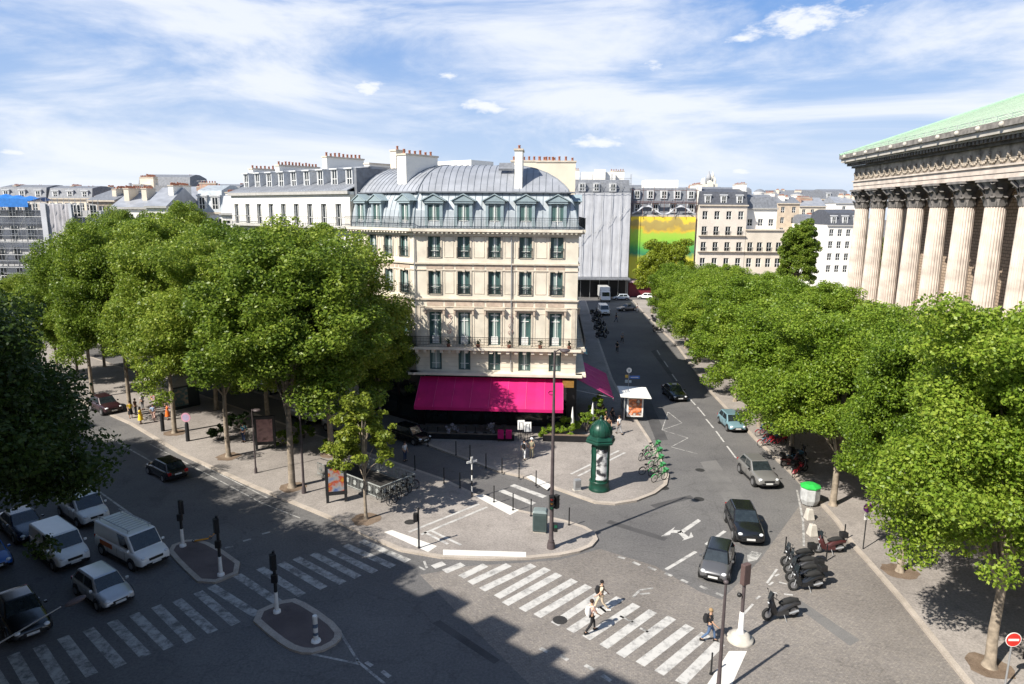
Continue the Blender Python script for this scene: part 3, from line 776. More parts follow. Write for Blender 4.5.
rf = b.build('roof', zinc, wl)
s = MB(); s.X = rotz(angW, *W2)
for i in range(44): s.tube((i*.5,-.28,22.47),(i*.5,2.78,23.62),.02,n=4)
s.build('roof_seam', zincd, rf)
for i in range(9):
    t = cc[i]+.1; b = MB(); b.X = rotz(angW, *W2); b.box(t-.55,t-.42,1.4,2.85,22.9,24.6); b.box(t+.42,t+.55,1.4,2.85,22.9,24.6); b.box(t-.65,t+.65,1.25,2.9,24.6,24.72); b.box(t-.42,t+.42,1.4,2.85,22.8,23.1)
    o = b.build('dormer', mat('dormer_white', (.55,.56,.57)), wl)
    dd = win_mesh(.84, 1.5, 'plain'); q = fp(W2,angW,t,1.5); w0 = wl['_w']
    wn = bpy.data.objects.new('window', dd['pane']); C.objects.link(wn); wn.parent = o; wn.location = (q[0]-w0[0],q[1]-w0[1],23.1); wn.rotation_euler = (0,0,angW)
for t, d, L, z, n in ((.9,5.0,5.5,25.2,10),(6.6,5.0,5.5,25.4,12),(15.3,5.0,5.0,26.0,9),(20.5,6.0,4,25.2,0)):
    chimney(wl, fp(W2,angW,t,d), nbang, L, .8, 23.2, z, n, whitew)
# ================================================================== TREES
def leaf_mesh(name, n, clumps, ls, m_, seed, rx, rz, zc, gap=.0, flat=.85):
    """many leaf-sized faces gathered in uneven clumps through the crown's volume"""
    rs = np.random.RandomState(seed)
    d = rs.normal(size=(clumps,3)); d /= np.linalg.norm(d,axis=1)[:,None]
    d[:,2] *= 1.0
    pw = np.where(d[:,2] > 0, 2.15, 3.8); d /= ((np.hypot(d[:,0],d[:,1])**pw+np.abs(d[:,2])**pw)**(1/pw))[:,None]
    d[:,2] = np.where(d[:,2] < -.8, -d[:,2], d[:,2])
    rad = rs.uniform(.2,1.0,clumps)**.5
    lump = .96+.26*np.sin(d[:,0]*3.1+seed)*np.cos(d[:,1]*2.7+seed*2)+.10*np.sin(d[:,2]*5+seed)
    cc = d*(rad*lump)[:,None]*np.array([rx*.84,rx*.84,rz*.84]); cc[:,2] += zc
    cr = rs.uniform(.45,1.35,clumps)*rx*.15
    k = rs.choice(clumps, n, p=cr**2/np.sum(cr**2))
    o = rs.normal(size=(n,3)); o /= np.linalg.norm(o,axis=1)[:,None]
    o *= (rs.uniform(0,1,n)**.38)[:,None]*cr[k][:,None]*np.array([1.15,1.15,flat])
    o[:,2] = o[:,2]+np.abs(rs.normal(0,.0,n))
    p = cc[k]+o
    nr = o/np.maximum(1e-6,np.linalg.norm(o,axis=1))[:,None]*.38+rs.normal(size=(n,3))*.62+np.array([0,0,.35])
    nr /= np.linalg.norm(nr,axis=1)[:,None]
    t = np.cross(nr, rs.normal(size=(n,3))); t /= np.linalg.norm(t,axis=1)[:,None]; u = np.cross(nr,t)
    s = ls*rs.uniform(.6,1.35,n)[:,None]
    # a leaf: folded kite of 5 points as one polygon pair
    v = np.empty((n,4,3)); v[:,0] = p-t*s; v[:,1] = p-u*s*.62+nr*s*.12; v[:,2] = p+t*s*1.0; v[:,3] = p+u*s*.62+nr*s*.12
    me = bpy.data.meshes.new(name); me.vertices.add(n*4); me.loops.add(n*4); me.polygons.add(n)
    me.vertices.foreach_set('co', v.reshape(-1).astype('f4')); me.loops.foreach_set('vertex_index', np.arange(n*4,dtype='i4'))
    me.polygons.foreach_set('loop_start', np.arange(0,n*4,4,dtype='i4')); me.polygons.foreach_set('loop_total', np.full(n,4,dtype='i4'))
    me.materials.append(m_); me.update(calc_edges=True); me.validate()
    return me, cc
def trunk_mesh(cc, h0, top, r, m_, seed, lean=0):
    rnd = random.Random(seed); b = MB()
    pts = [(0,0,0),(.05*lean,0,.25),(.12*lean,.05,h0*.5),(.2*lean,0,h0),(.25*lean,.1,(h0+top)/2),(.2*lean,0,top*.86)]
    b.path(pts, [r*1.5,r*1.05,r*.92,r*.8,r*.5,r*.15], 10)
    idx = sorted(range(len(cc)), key=lambda i: rnd.random())[:11]
    for i in idx:
        c = cc[i]; z0 = h0*rnd.uniform(.92,1.25); z0 = min(z0, c[2]-.3) if c[2] > h0 else h0*.9
        mid = (c[0]*.45, c[1]*.45, z0+(c[2]-z0)*.62)
        b.path([(.1*lean,0,z0), mid, (c[0]*.95,c[1]*.95,c[2])], [r*.42,r*.24,r*.06], 6)
    return b.mesh('trunk', m_)
TV = []
def variant(kind, n, clumps, ls, m_, seed, rx, rz, zc, h0, r, bm=bark, flat=.85):
    me, cc = leaf_mesh('crown', n, clumps, ls, m_, seed, rx, rz, zc, flat=flat)
    return (me, trunk_mesh(cc, h0, zc+rz, r, bm, seed))
def tree(v, x, y, z, rot, sc, label, cat='tree', group=None, name='plane_tree', drop=0):
    t = thing(name, label, cat, (x,y,z), rot, group)
    for nm, me in (('crown',v[0]),('trunk',v[1])):
        o = bpy.data.objects.new(nm, me); C.objects.link(o); o.parent = t
        if nm == 'crown' and drop: o.location.z = -drop; o.scale = (1.04,1.04,1.0+drop*.045)
    t.scale = sc if hasattr(sc,'__len__') else (sc,)*3
    return t
VR = [variant('R', 105000, 300, .105, leafR, 11+i, 5.9, 6.8, 9.3, 3.4, .19, barkl) for i in range(4)]
VRy = variant('Ry', 36000, 200, .16, leafY, 31, 5.4, 6.2, 10.4, 4.2, .26, barkl)
VL = [variant('L', 130000, 330, .098, leafL, 51+i, 5.8, 7.3, 11.7, 5.2, .20, barkl) for i in range(4)]
VRn = [variant('Rn', 170000, 330, .082, leafR, 15+i, 5.5, 6.6, 9.8, 3.6, .22, barkl) for i in range(2)]
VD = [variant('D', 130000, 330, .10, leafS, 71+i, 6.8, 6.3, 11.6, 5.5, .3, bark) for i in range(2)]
VY = variant('Y', 9500, 90, .10, leafV, 91, 2.1, 2.9, 5.4, 2.6, .09, barkl)
VT = variant('T', 70000, 300, .17, leafL, 93, 5.2, 9.0, 11, 3.5, .35, bark)

# right-hand rows beside the church
def rk(y): # kerb of the square
    return 20.6+(y-27)*.055 if y < 60 else 22.4+(y-60)*.062
ys = [28.0,36.4,45.5,54.5,63.5,72.5,82,92,102,113,125,138]
n = 0
for i, y in enumerate(ys):
    x = rk(y)+1.35; rnd = random.Random(i*7+3)
    if i == 1: x += .1
    v = VRn[i % 2] if i < 3 else VR[(i*3+1) % 4] if i not in (10,11) else VRy
    s = [1.02,.93,.90,.87,.87,.87,.86,.84,.81,.78,.97,.74][i]
    sxy = s*[1.04,.89,1.14,1.17,1.13,1.08,1.0,1.02,1.05,1.05,1.0,1.1][i]
    tree(v, x-(.1 if i in (2,3) else 0), y, .14, rnd.uniform(0,6), (sxy,sxy,s), f'bright green plane tree in the kerbside row by the church, {ORD[i]} from the camera', drop=(.7 if 1 < i < 10 else 0), group='plane trees beside the church')
for i, y in enumerate([22,31.5,40.5,50,59.5,69,78,88,98,109,120]):
    x = rk(y)+9.3; rnd = random.Random(i*5+77); s = rnd.uniform(.97,1.03)*[1.0,1.0,.96,.77,.82,.88,.87,.82,.78,.78,.78][i]
    tree(VRn[i % 2] if i < 2 else VR[(i*2+2) % 4], x, y, .14, rnd.uniform(0,6), (max(s,.9)*1.04,max(s,.9)*1.04,s*.98), f'plane tree in the inner row along the church columns, {ORD[i]} from the camera', group='plane trees beside the church')
x, y = at(799,240,150)[0], 150
tree(VT, x, y, 0, 1, (1.0,1.0,.98), 'tall dark green tree behind the bright plane trees, right of the cream apartment block', name='lime_tree')
tree(VT, x+10, y-12, 0, 3, (1.0,1.0,.82), 'lower dark green tree just right of the tall dark tree', name='lime_tree')
# boulevard island, left: row by the kerb and inner rows
for i, (t, p) in enumerate([(42.9,27.0),(52.6,27.3),(62.2,27.3),(71.5,27.2),(81,27.2),(91,27.2)]):
    x, y = bp(t,p); rnd = random.Random(i+300); s = [1.08,1.0,1.02,1.02,.98,.75][i]
    tree(VL[i % 4], x, y, .14, rnd.uniform(0,6), (s*(1.16 if i == 0 else 1.0),s*(1.12 if i == 0 else 1.0),s*(.97 if i == 0 else 1)), f'plane tree in the boulevard kerb row, {ORD[i]} back from the framed advertising panel', drop=(1.9 if i > 1 else .5), group='plane trees on the boulevard island')
for i, (t, p) in enumerate([(46.5,33.2),(56.5,33.4),(66.5,33.6),(76,33.8),(86,34),(96,34),(107,34)]):
    x, y = bp(t,p); rnd = random.Random(i+400); s = [1.04,1.06,1.06,1.05,1.0,.85,.75][i]
    tree(VL[(i*3+2) % 4], x, y, .14, rnd.uniform(0,6), (s*(1.26 if i == 0 else 1.04),s*(1.2 if i == 0 else 1.04),s*(.97 if i == 0 else 1)), f'plane tree in the row beside the service lane, {ORD[i]} back from the metro railing', drop=1.6, group='plane trees on the boulevard island')
for i, (t, p) in enumerate([(49.5,41.0),(63,40.8),(73,40.9),(83,41),(93,41.3),(103,42),(114,43)]):
    x, y = bp(t,p); rnd = random.Random(i+500); s = [.78,.93,.98,1.02,1.03,1.05,1.0][i]
    tree(VL[(i+1) % 4], x, y, .14, rnd.uniform(0,6), (s*(.76 if i else .74),s*.76,s*(1 if i else .85)), f'plane tree in the back row before the white apartment block, {ORD[i]} from the hotel', drop=1.4, group='plane trees on the boulevard island')
for i, (px, Y, s, lab) in enumerate([(188,104,1.18,'tallest plane tree at the back left, rising against the zinc roofs'),(130,104,1.02,'yellowish green plane tree at the back left of the boulevard'),(95,100,.95,'plane tree at the far left back, in front of the scaffolded block'),(160,118,1.08,'plane tree at the far end between the yellowish tree and the tallest one'),(60,98,.82,'low plane tree at the far left under the blue tarpaulin'),(18,80,.70,'lowest plane tree at the left photo edge, before the scaffolded block'),(62,84,.78,'plane tree at the left, between the lowest edge tree and the kerb row')]):
    x = at(px,240,Y)[0]; tree(VRy if i == 1 else VL[i % 4], x, Y, .14, i, (s*.98,s*.98,s), lab, group='plane trees at the end of the boulevard')
# shaded near trees on the left pavement
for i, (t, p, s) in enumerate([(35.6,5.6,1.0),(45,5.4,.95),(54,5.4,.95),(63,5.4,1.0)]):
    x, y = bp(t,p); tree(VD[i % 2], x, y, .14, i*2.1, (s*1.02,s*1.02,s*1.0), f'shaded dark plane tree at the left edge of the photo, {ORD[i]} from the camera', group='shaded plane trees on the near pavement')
x, y = g(366,519,.14); tree(VY, x, y, .14, .6, (1.25,1.25,1.08), 'young yellow green plane tree beside the bright advertising panel', name='young_plane_tree')
# earth pits round the kerbside trunks
for x, y in [(rk(28)+1.35,28.0),(rk(36.4)+1.45,36.4)]+[bp(42.9,27.0), bp(52.6,27.3), g(366,519,.14), bp(62.2,27.3), bp(46.5,33.2)]:
    b = MB(); b._add([(x+1.0*cos(a*pi/10)*random.uniform(.85,1.1), y+1.0*sin(a*pi/10)*random.uniform(.85,1.1), .148) for a in range(20)], [tuple(range(20))]); struct('tree_pit', b, soil)
# planting around the metro entrance
def bush(name, label, cat, x, y, z, rx, rz, n, m_, ls=.07, seed=1, group=None):
    me, cc = leaf_mesh('foliage', n, 24, ls, m_, seed, rx, rz, rz*.9)
    t = thing(name, label, cat, (x,y,z), 0, group); o = bpy.data.objects.new('foliage', me); C.objects.link(o); o.parent = t
    b = MB()
    for k in range(6):
        a = k*1.05; b.path([(0,0,0),(rx*.3*cos(a),rx*.3*sin(a),rz*.8),(rx*.6*cos(a),rx*.6*sin(a),rz*1.3)], [.03,.02,.01], 5)
    b.build('stem', bark, t); return t

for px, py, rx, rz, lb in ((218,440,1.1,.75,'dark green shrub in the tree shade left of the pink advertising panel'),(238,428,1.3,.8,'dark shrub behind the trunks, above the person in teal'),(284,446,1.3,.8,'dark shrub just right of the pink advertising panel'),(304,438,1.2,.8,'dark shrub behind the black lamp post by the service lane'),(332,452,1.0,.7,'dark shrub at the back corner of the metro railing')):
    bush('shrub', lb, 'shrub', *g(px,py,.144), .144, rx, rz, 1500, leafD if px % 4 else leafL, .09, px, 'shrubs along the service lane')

# ================================================================== VEHICLES
def cmat(nm, col, rough=.32, metal=.0, coat=.6): return mat('paint_'+nm, col, rough, metal, n=.03, coat=coat, spec=.5)
cglass = mat('car_glass', (.02,.027,.03), .05, n=.3, spec=.9)
redl = mat('tail_lamp', (.35,.01,.01), .25, n=.1); headl = mat('head_lamp', (.7,.72,.74), .12, n=.1, spec=.9)
platew = mat('number_plate', (.62,.62,.6), .5, n=.05); grey = mat('rim_grey', (.35,.35,.36), .35, .7, n=.1)
def facep(mb, q, u0, u1, v0, v1, off=.012):
    a, b_, c, d = [Vector(p) for p in q]
    n = (b_-a).cross(d-a).normalized()
    f = lambda u, v: (a*(1-u)+b_*u)*(1-v)+(d*(1-u)+c*u)*v
    P = [f(u0,v0), f(u1,v0), f(u1,v1), f(u0,v1)]
    mb._add([p-n*.01 for p in P]+[p+n*off for p in P], [(4,5,6,7),(0,1,5,4),(1,2,6,5),(2,3,7,6),(3,0,4,7)], 0)
CARN = {}
def car(label, px, py, head, kind, paint_, name='parked_car', cat='car', group=None, pos=None, z=.008, lit=False, extras=None, roofm=None):
    """head: heading angle of the nose in the world"""
    S = {'hatch': dict(L=4.0,W=.86,zb=.2,belt=.92,hood=.80,H=1.47,x=(1.15,.45,-1.35,-1.85),tail=.95,wr=.31,wx=(1.25,-1.22)),
         'mini':  dict(L=3.75,W=.84,zb=.2,belt=.93,hood=.84,H=1.46,x=(1.0,.45,-1.25,-1.70),tail=.93,wr=.31,wx=(1.2,-1.15)),
         'sedan': dict(L=4.6,W=.90,zb=.2,belt=.94,hood=.80,H=1.44,x=(1.0,.15,-1.0,-1.75),tail=.96,wr=.33,wx=(1.4,-1.35)),
         'suv':   dict(L=4.5,W=.93,zb=.26,belt=1.06,hood=.98,H=1.64,x=(1.0,.2,-1.45,-2.0),tail=1.1,wr=.37,wx=(1.38,-1.32)),
         'van':   dict(L=4.6,W=.92,zb=.24,belt=1.12,hood=1.02,H=1.86,x=(1.55,.85,-2.15,-2.27),tail=1.12,wr=.33,wx=(1.45,-1.4)),
         'bigvan':dict(L=5.3,W=.98,zb=.26,belt=1.15,hood=1.05,H=2.0,x=(1.95,1.25,-2.5,-2.6),tail=1.15,wr=.35,wx=(1.7,-1.6))}[kind]
    x, y = pos if pos else g(px, py, z)
    t = thing(name, label, cat, (x,y,z), head, group)
    L, W, zb, belt, hood, Ht, tail = S['L']/2, S['W'], S['zb'], S['belt'], S['hood'], S['H'], S['tail']
    x1, x2, x3, x4 = S['x']
    st = [(-L,.80,tail-.32,zb+.12),(-L+.06,.90,tail-.05,zb+.03),(-L+.3,.965,tail,zb),(-L*.6,1,belt,zb),(x3*.4,1,belt,zb-.02),(x1*.5,1,belt,zb-.02),(x1+.05,.99,(belt+hood)/2+.02,zb),(L-.55,.965,hood,zb),(L-.2,.92,hood-.07,zb),(L-.04,.84,hood-.2,zb+.04),(L,.74,hood-.32,zb+.12)]
    b = MB(); vs = []; fs = []; fd = []
    for (sx, wf, zt, z0) in st:
        w = W*wf; zm = z0+(zt-z0)*.5
        half = [(w*.90,z0),(w*.995,z0+.15),(w*1.0,zm),(w*.985,zt-.12),(w*.90,zt-.015)]
        ring = [(-a,c) for a, c in reversed(half)]; ring = [(0,z0)]+half+[(w*.4,zt+.03),(-w*.4,zt+.03)]+ring
        n = len(ring); vs += [(sx,a,c) for a, c in ring]
    n = len(ring)
    for k in range(len(st)-1):
        for i in range(n):
            (fs if 1 < i < n-2 else fd).append((k*n+i,(k+1)*n+i,(k+1)*n+(i+1)%n,k*n+(i+1)%n))
    fs.append(tuple(range(n))); fs.append(tuple(reversed(range((len(st)-1)*n,len(st)*n))))
    b._add(vs, fs, 0, True); b.f += fd; b.m += [1]*len(fd); b.sm += [True]*len(fd); b.build('body', [paint_, blackp], t, sub=1)
    # cabin: body-coloured shell with glass set on it
    wb, wt = W*.93, W*.72
    if kind in ('van','bigvan'): wt = W*.86
    zt0 = belt-.06; hz_ = hood-.02
    P = [(x4,-wb,zt0),(x1,-wb*.97,min(belt,hood)-.04),(x1,wb*.97,min(belt,hood)-.04),(x4,wb,zt0),(x3,-wt,Ht-.03),(x2,-wt,Ht-.03),(x2,wt,Ht-.03),(x3,wt,Ht-.03)]
    b = MB(); b.hexa(P); co = b.build('cabin', roofm or paint_, t, bevel=.11); co.modifiers['bevel'].segments = 3; co.data.polygons.foreach_set('use_smooth', [True]*6); co.modifiers.new('wn','WEIGHTED_NORMAL')
    b = MB(); facep(b, (P[1],P[2],P[6],P[5]), .05,.95,.16,.93); b.build('windscreen', cglass, t)
    van = kind in ('van','bigvan')
    b = MB()
    if not van or extras == 'glazed': facep(b, (P[3],P[0],P[4],P[7]), .08,.92,.22,.9)
    if b.v: b.build('rear_window', cglass, t)
    for sgn in (1,-1):
        q = (P[0],P[1],P[5],P[4]) if sgn < 0 else (P[2],P[3],P[7],P[6])
        b = MB()
        spans = [(.10,.47),(.51,.90)] if not van else [(.69,.90)]
        for a, e in spans:
            if sgn > 0: a, e = 1-e, 1-a
            facep(b, q, a, e, .20, .88)
        b.build('side_window', cglass, t)
        b = MB(); b.box(x1-.40,x1-.30,W-.02,W+.13,belt,belt+.12) if sgn > 0 else b.box(x1-.40,x1-.30,-(W+.13),-(W-.02),belt,belt+.12)
        b.build('mirror', paint_ if kind != 'suv' else blackp, t, bevel=.015)
        b = MB(); yy = W*.66; hw = W*.17
        c = sgn*yy; b.hexa([(L-.28,c-hw,hood-.30),(L-.015-(.06),c-hw,hood-.32),(L-.015-.06,c+hw,hood-.32),(L-.28,c+hw,hood-.30),(L-.42,c-hw,hood-.10),(L-.12,c-hw,hood-.155),(L-.12,c+hw,hood-.155),(L-.42,c+hw,hood-.10)])
        b = MB(); b.ball((L-.19,c,hood-.19),.17,12,sx=1.05,sy=.95,sz=.5); b.build('headlight', headl, t)
        b = MB(); c = sgn*W*.74; b.box(-L-.004,-L+.2,c-.12,c+.12,tail-.32,tail-.12); b.build('tail_light', redl, t)
    b = MB(); b.hexa([(L-.15,-W*.7,zb+.12),(L+.03,-W*.58,zb+.12),(L+.03,W*.58,zb+.12),(L-.15,W*.7,zb+.12),(L-.15,-W*.7,zb+.27),(L+.025,-W*.56,zb+.27),(L+.025,W*.56,zb+.27),(L-.15,W*.7,zb+.27)]); b.build('bumper_intake', blackp, t)
    b = MB(); b.hexa([(L-.2,-W*.44,hood-.37),(L+.022,-W*.40,hood-.37),(L+.022,W*.40,hood-.37),(L-.2,W*.44,hood-.37),(L-.2,-W*.46,hood-.235),(L+.0,-W*.42,hood-.235),(L+.0,W*.42,hood-.235),(L-.2,W*.46,hood-.235)]); b.build('grille', blackp, t)
    for sgn in (1,-1):
        b = MB(); yo_ = sgn*W
        for xx in ((.95,.0,-1.0) if not van else (1.05,.2,-.9)): b.box(xx-.008,xx+.008,min(yo_,yo_*1.006),max(yo_,yo_*1.006),zb+.16,belt-.14)
        b.box(-L*.5,L*.5,min(yo_*.98,yo_*1.012),max(yo_*.98,yo_*1.012),zb+.02,zb+.12)
        b.build('door_line', blackp, t)
        b = MB(); b.box(x2-.65,x2-.5,min(yo_*.99,yo_*1.03),max(yo_*.99,yo_*1.03),belt-.2,belt-.17); b.build('door_handle', paint_, t)
    b = MB(); b.box(L-.02,L+.045,-.26,.26,zb+.2,zb+.31); b.box(-L-.02,-L+.02,-.26,.26,zb+.38,zb+.49); b.build('number_plate', platew, t)
    for wx in S['wx']:
        for sgn in (1,-1):
            key = ('w', S['wr'])
            if key not in CARN:
                r = S['wr']; b = MB(); b.X = Matrix.Rotation(pi/2,4,'X'); b.lathe([(r*.9,-.1),(r,-.06),(r,.06),(r*.9,.1)],18); ty = b.mesh('wheel', rubber)
                b = MB(); b.X = Matrix.Rotation(pi/2,4,'X'); b.lathe([(r*.64,-.108),(r*.62,.108)],12,smooth=False)
                CARN[key] = (ty, b.mesh('rim', grey))
                b = MB(); b.X = Matrix.Rotation(pi/2,4,'X'); b.lathe([(r+.07,-.1),(r+.07,.1)],20,smooth=False); CARN[('a',r)] = b.mesh('wheel_arch', blackp)
            for me, yo in ((CARN[('a',S['wr'])], W-.092),):
                o = bpy.data.objects.new('wheel_arch', me); C.objects.link(o); o.parent = t; o.location = (wx,sgn*yo,S['wr']+.02)
            o = bpy.data.objects.new('wheel', CARN[key][0]); C.objects.link(o); o.parent = t; o.location = (wx,sgn*(W-.06),S['wr'])
            r2 = bpy.data.objects.new('rim', CARN[key][1]); C.objects.link(r2); r2.parent = o
    if extras == 'rack':
        b = MB()
        for yy in (-.62,.62): b.tube((x2-.1,yy,Ht+.16),(x3+.1,yy,Ht+.16),.03)
        for k in range(9): b.tube((x2-.2-k*.33,-.66,Ht+.17),(x2-.2-k*.33,.66,Ht+.17),.022)
        for xx in (x2-.3,x3+.3):
            for yy in (-.62,.62): b.tube((xx,yy,Ht-.04),(xx,yy,Ht+.16),.025)
        b.build('roof_rack', steel, t)
        b = MB(); b.box(-1.7,-.3,W+.002,W+.008,.75,1.05); b.box(-1.7,-.3,-W-.008,-W-.002,.75,1.05); b.build('side_stripe', mat('orange_vinyl', (.55,.16,.05), .5), t)
    if extras == 'taxi':
        b = MB(); b.box(-.25,-.05,-.25,.25,Ht-.02,Ht+.12); b.build('taxi_sign', platew, t, bevel=.02)
    return t
silver = cmat('silver', (.50,.51,.52), .3, .4); white_ = cmat('white', (.78,.78,.76)); black_ = cmat('black', (.010,.011,.013), .22)
greyc = cmat('grey', (.13,.13,.135), .3, .4); bluec = cmat('pale_blue', (.20,.33,.38), .3, .3); sand = cmat('champagne', (.24,.235,.225), .3, .4)
dblue = cmat('dark_blue', (.015,.025,.05), .25); bblue = cmat('bright_blue', (.01,.10,.38), .3)
hb = BA+pi   # facing down the boulevard, towards the camera
car('black saloon car waiting lowest at the zebra crossing, bottom left', 22, 622, hb-.06, 'sedan', black_)
car('silver hatchback waiting at the zebra crossing, right of the black saloon', 104, 596, hb+.05, 'hatch', silver)
car('white van with roof rack and orange side stripe beside the traffic island', 133, 556, hb+.1, 'bigvan', white_, name='delivery_van', cat='van', extras='rack')
car('small white panel van directly behind the silver hatchback', 61, 557, hb+.03, 'van', white_, name='delivery_van', cat='van')
car('white panel van furthest back in the queue, under the shaded tree', 84, 517, hb+.02, 'van', white_, name='delivery_van', cat='van')
car('dark blue car half hidden by the leaves of the shaded tree', 24, 532, hb, 'sedan', dblue)
car('bright blue car cut off by the left edge of the photo', -12, 562, hb, 'hatch', bblue)
car('small black car driving away alone up the boulevard', 167, 475, BA-.0, 'hatch', black_, name='moving_car')
car('dark car up the boulevard beside the group of people in yellow', 106, 411, hb, 'suv', cmat('dark_plum', (.03,.012,.015)), name='moving_car')
car('white estate car parked in the service lane, seen under the trees', 270, 392, hb, 'hatch', white_)
car('grey van parked in the service lane behind the young tree', 0, 0, hb, 'van', cmat('mid_grey', (.30,.31,.33)), name='delivery_van', cat='van', pos=bp(51,37.8), extras='glazed')
car('silver van parked in the service lane just left of the grey van', 0, 0, hb, 'van', silver, name='delivery_van', cat='van', pos=bp(57,37.8), extras='glazed')
car('black car parked in deep shade at the hotel corner', 411, 440, hb, 'hatch', black_)
# right-hand street
gry = car('dark grey small black-roofed car stopped at the line behind the lamp post', 717, 569, -pi/2-.42, 'mini', greyc, name='moving_car', roofm=black_)
car('black sport utility car directly behind the dark grey small car', 743, 531, -pi/2-.12, 'suv', black_, name='moving_car')
car('champagne grey sport utility car beside the trees, third from the stop line', 757, 479, -pi/2+.05, 'suv', sand, name='moving_car')
car('pale blue hatchback coming down the street under the trees', 731, 427, -pi/2+.02, 'hatch', bluec, name='moving_car')
car('black taxi in the middle of the street at the edge of the shadow', 674, 397, -pi/2+.08, 'sedan', black_, name='taxi', cat='taxi', extras='taxi')
car('grey saloon turning at the far end of the street', 627, 310.5, -pi+.45, 'sedan', greyc, name='moving_car')
car('white panel van at the far end of the street, seen head on', 603.5, 314, -pi/2-.0, 'bigvan', white_, name='delivery_van', cat='van')
car('pale car crossing behind the grey saloon at the far junction', 621, 300, pi, 'hatch', cmat('ice', (.45,.5,.55)), name='moving_car')
car('white car furthest right at the far junction, by the tree', 646, 299, pi-.4, 'hatch', white_, name='moving_car')
car('silver car parked under the far end of the tree row', 653, 305, -pi/2, 'hatch', silver)
# box truck
x, y = g(604,300.5,.008); tk = thing('box_truck', 'white box lorry standing behind the white van at the far junction', 'truck', (x,y,.008), -pi/2)
b = MB(); b.box(-3.4,1.3,-1.15,1.15,.9,3.3); b.build('cargo_box', white_, tk, bevel=.04)
b = MB(); b.hexa([(1.4,-1.05,.5),(3.2,-1.05,.5),(3.2,1.05,.5),(1.4,1.05,.5),(1.4,-1.0,2.4),(2.7,-1.0,2.4),(2.7,1.0,2.4),(1.4,1.0,2.4)]); b.build('cab', white_, tk, bevel=.05)
b = MB(); facep(b, ((3.2,-1.05,.5),(3.2,1.05,.5),(2.7,1,2.4),(2.7,-1,2.4)), .08,.92,.45,.92); b.build('windscreen', cglass, tk)
for wx in (-2.2,2.3):
    for s_ in (1,-1):
        o = bpy.data.objects.new('wheel', CARN[('w',.37)][0]); C.objects.link(o); o.parent = tk; o.location = (wx,s_*1.0,.37)

# ------------------------------------------------------------------ motor scooters and motorcycles
def scooter(label, x, y, rot, z=.008, group='motorcycles parked in the bay', m_=None, box=False, first=[None], lean=.12):
    m_ = m_ or black_
    t = thing('parked_motorcycle', label, 'motorcycle', (x,y,z), rot, group)
    T = Matrix.Rotation(lean, 4, 'X')
    for wx in (.68,-.62):
        b = MB(); b.X = T; b.ring((wx,0,.30),.235,.065,'y',20,8); w = b.build('wheel', rubber, t)
        b = MB(); b.X = T @ Matrix.Translation((wx,0,.30)) @ Matrix.Rotation(pi/2,4,'X'); b.lathe([(.17,-.03),(.17,.03)],10,smooth=False); b.build('rim', grey, w)
    b = MB(); b.X = T
    b.path([(-.95,0,.66),(-.6,0,.70),(-.25,0,.60),(.05,0,.42),(.3,0,.40)], [.1,.17,.19,.17,.1], 10); b.hexa([(-.35,-.16,.22),(.3,-.16,.22),(.3,.16,.22),(-.35,.16,.22),(-.3,-.15,.45),(.3,-.15,.38),(.3,.15,.38),(-.3,.15,.45)])
    b.path([(.3,0,.30),(.45,0,.6),(.52,0,.9),(.46,0,1.05)], [.14,.18,.15,.08], 10)
    b.build('body', m_, t)
    b = MB(); b.X = T; b.path([(-.85,0,.82),(-.5,0,.84),(-.2,0,.80),(.1,0,.76)], [.09,.15,.15,.07], 10); b.build('seat', rubber, t)
    b = MB(); b.X = T; b.path([(.38,-.38,1.08),(.46,-.2,1.12),(.46,.2,1.12),(.38,.38,1.08)], .02, 6)
    for s_ in (-1,1): b.tube((.42,s_*.28,1.1),(.46,s_*.34,1.3),.008); b.ball((.46,s_*.36,1.33),.06,8,sx=.3,sz=.7)
    b.build('handlebar', blackp, t)
    b = MB(); b.X = T
    for s_ in (-1,1): b.tube((.5,s_*.06,.85),(.68,s_*.08,.3),.025)
    b.build('fork', steel, t)
    b = MB(); b.X = T; b.tube((-.3,.18,.3),(-.75,.2,.4),.05,.06); b.build('exhaust', steel, t)
    b = MB(); b.X = T; b.quad((.56,-.2,.95),(.56,.2,.95),(.44,.17,1.32),(.44,-.17,1.32)); b.quad((.57,.2,.95),(.57,-.2,.95),(.45,-.17,1.32),(.45,.17,1.32)); b.build('windscreen', paned, t)
    b = MB(); b.X = T; b.ball((.62,0,.85),.085,10,sx=.6); b.build('headlight', headl, t)
    b = MB(); b.tube((-.05,.12,.28),(-.1,.3,.0),.018); b.build('kickstand', steel, t)
    if box: b = MB(); b.X = T; b.box(-1.05,-.65,-.2,.2,.92,1.25); b.build('top_box', blackp, t, bevel=.05)
    return t
s1 = scooter('dark motor scooter standing alone in the bay nearest the pale lamp base', *g(781,619), pi+.2, m_=mat('paint_charcoal', (.03,.03,.032), .3, coat=.5))
s1.scale = (1.12,)*3
s2 = scooter('black motorcycle with top box at the front of the parked cluster', *g(806,590), pi+.12, box=True); s2.scale = (1.1,)*3
for i, (px, py, a, lb) in enumerate([(803,582,pi+.05,'black motorcycle second in the parked cluster, against the front one'),(801,574,pi-.02,'black motorcycle third in the parked cluster, in its middle'),(797,566,pi+.1,'motorcycle furthest back in the tight parked cluster')]):
    dup(s2 if i != 1 else s1, (*g(px,py),.008), a, lb, scale=1.08)
s5 = scooter('motorcycle with red frame and top box parked apart near the kerb', *g(829,553), pi+.05, m_=mat('paint_maroon', (.06,.018,.018), .35, coat=.4), box=True)
s5.scale = (1.05,)*3
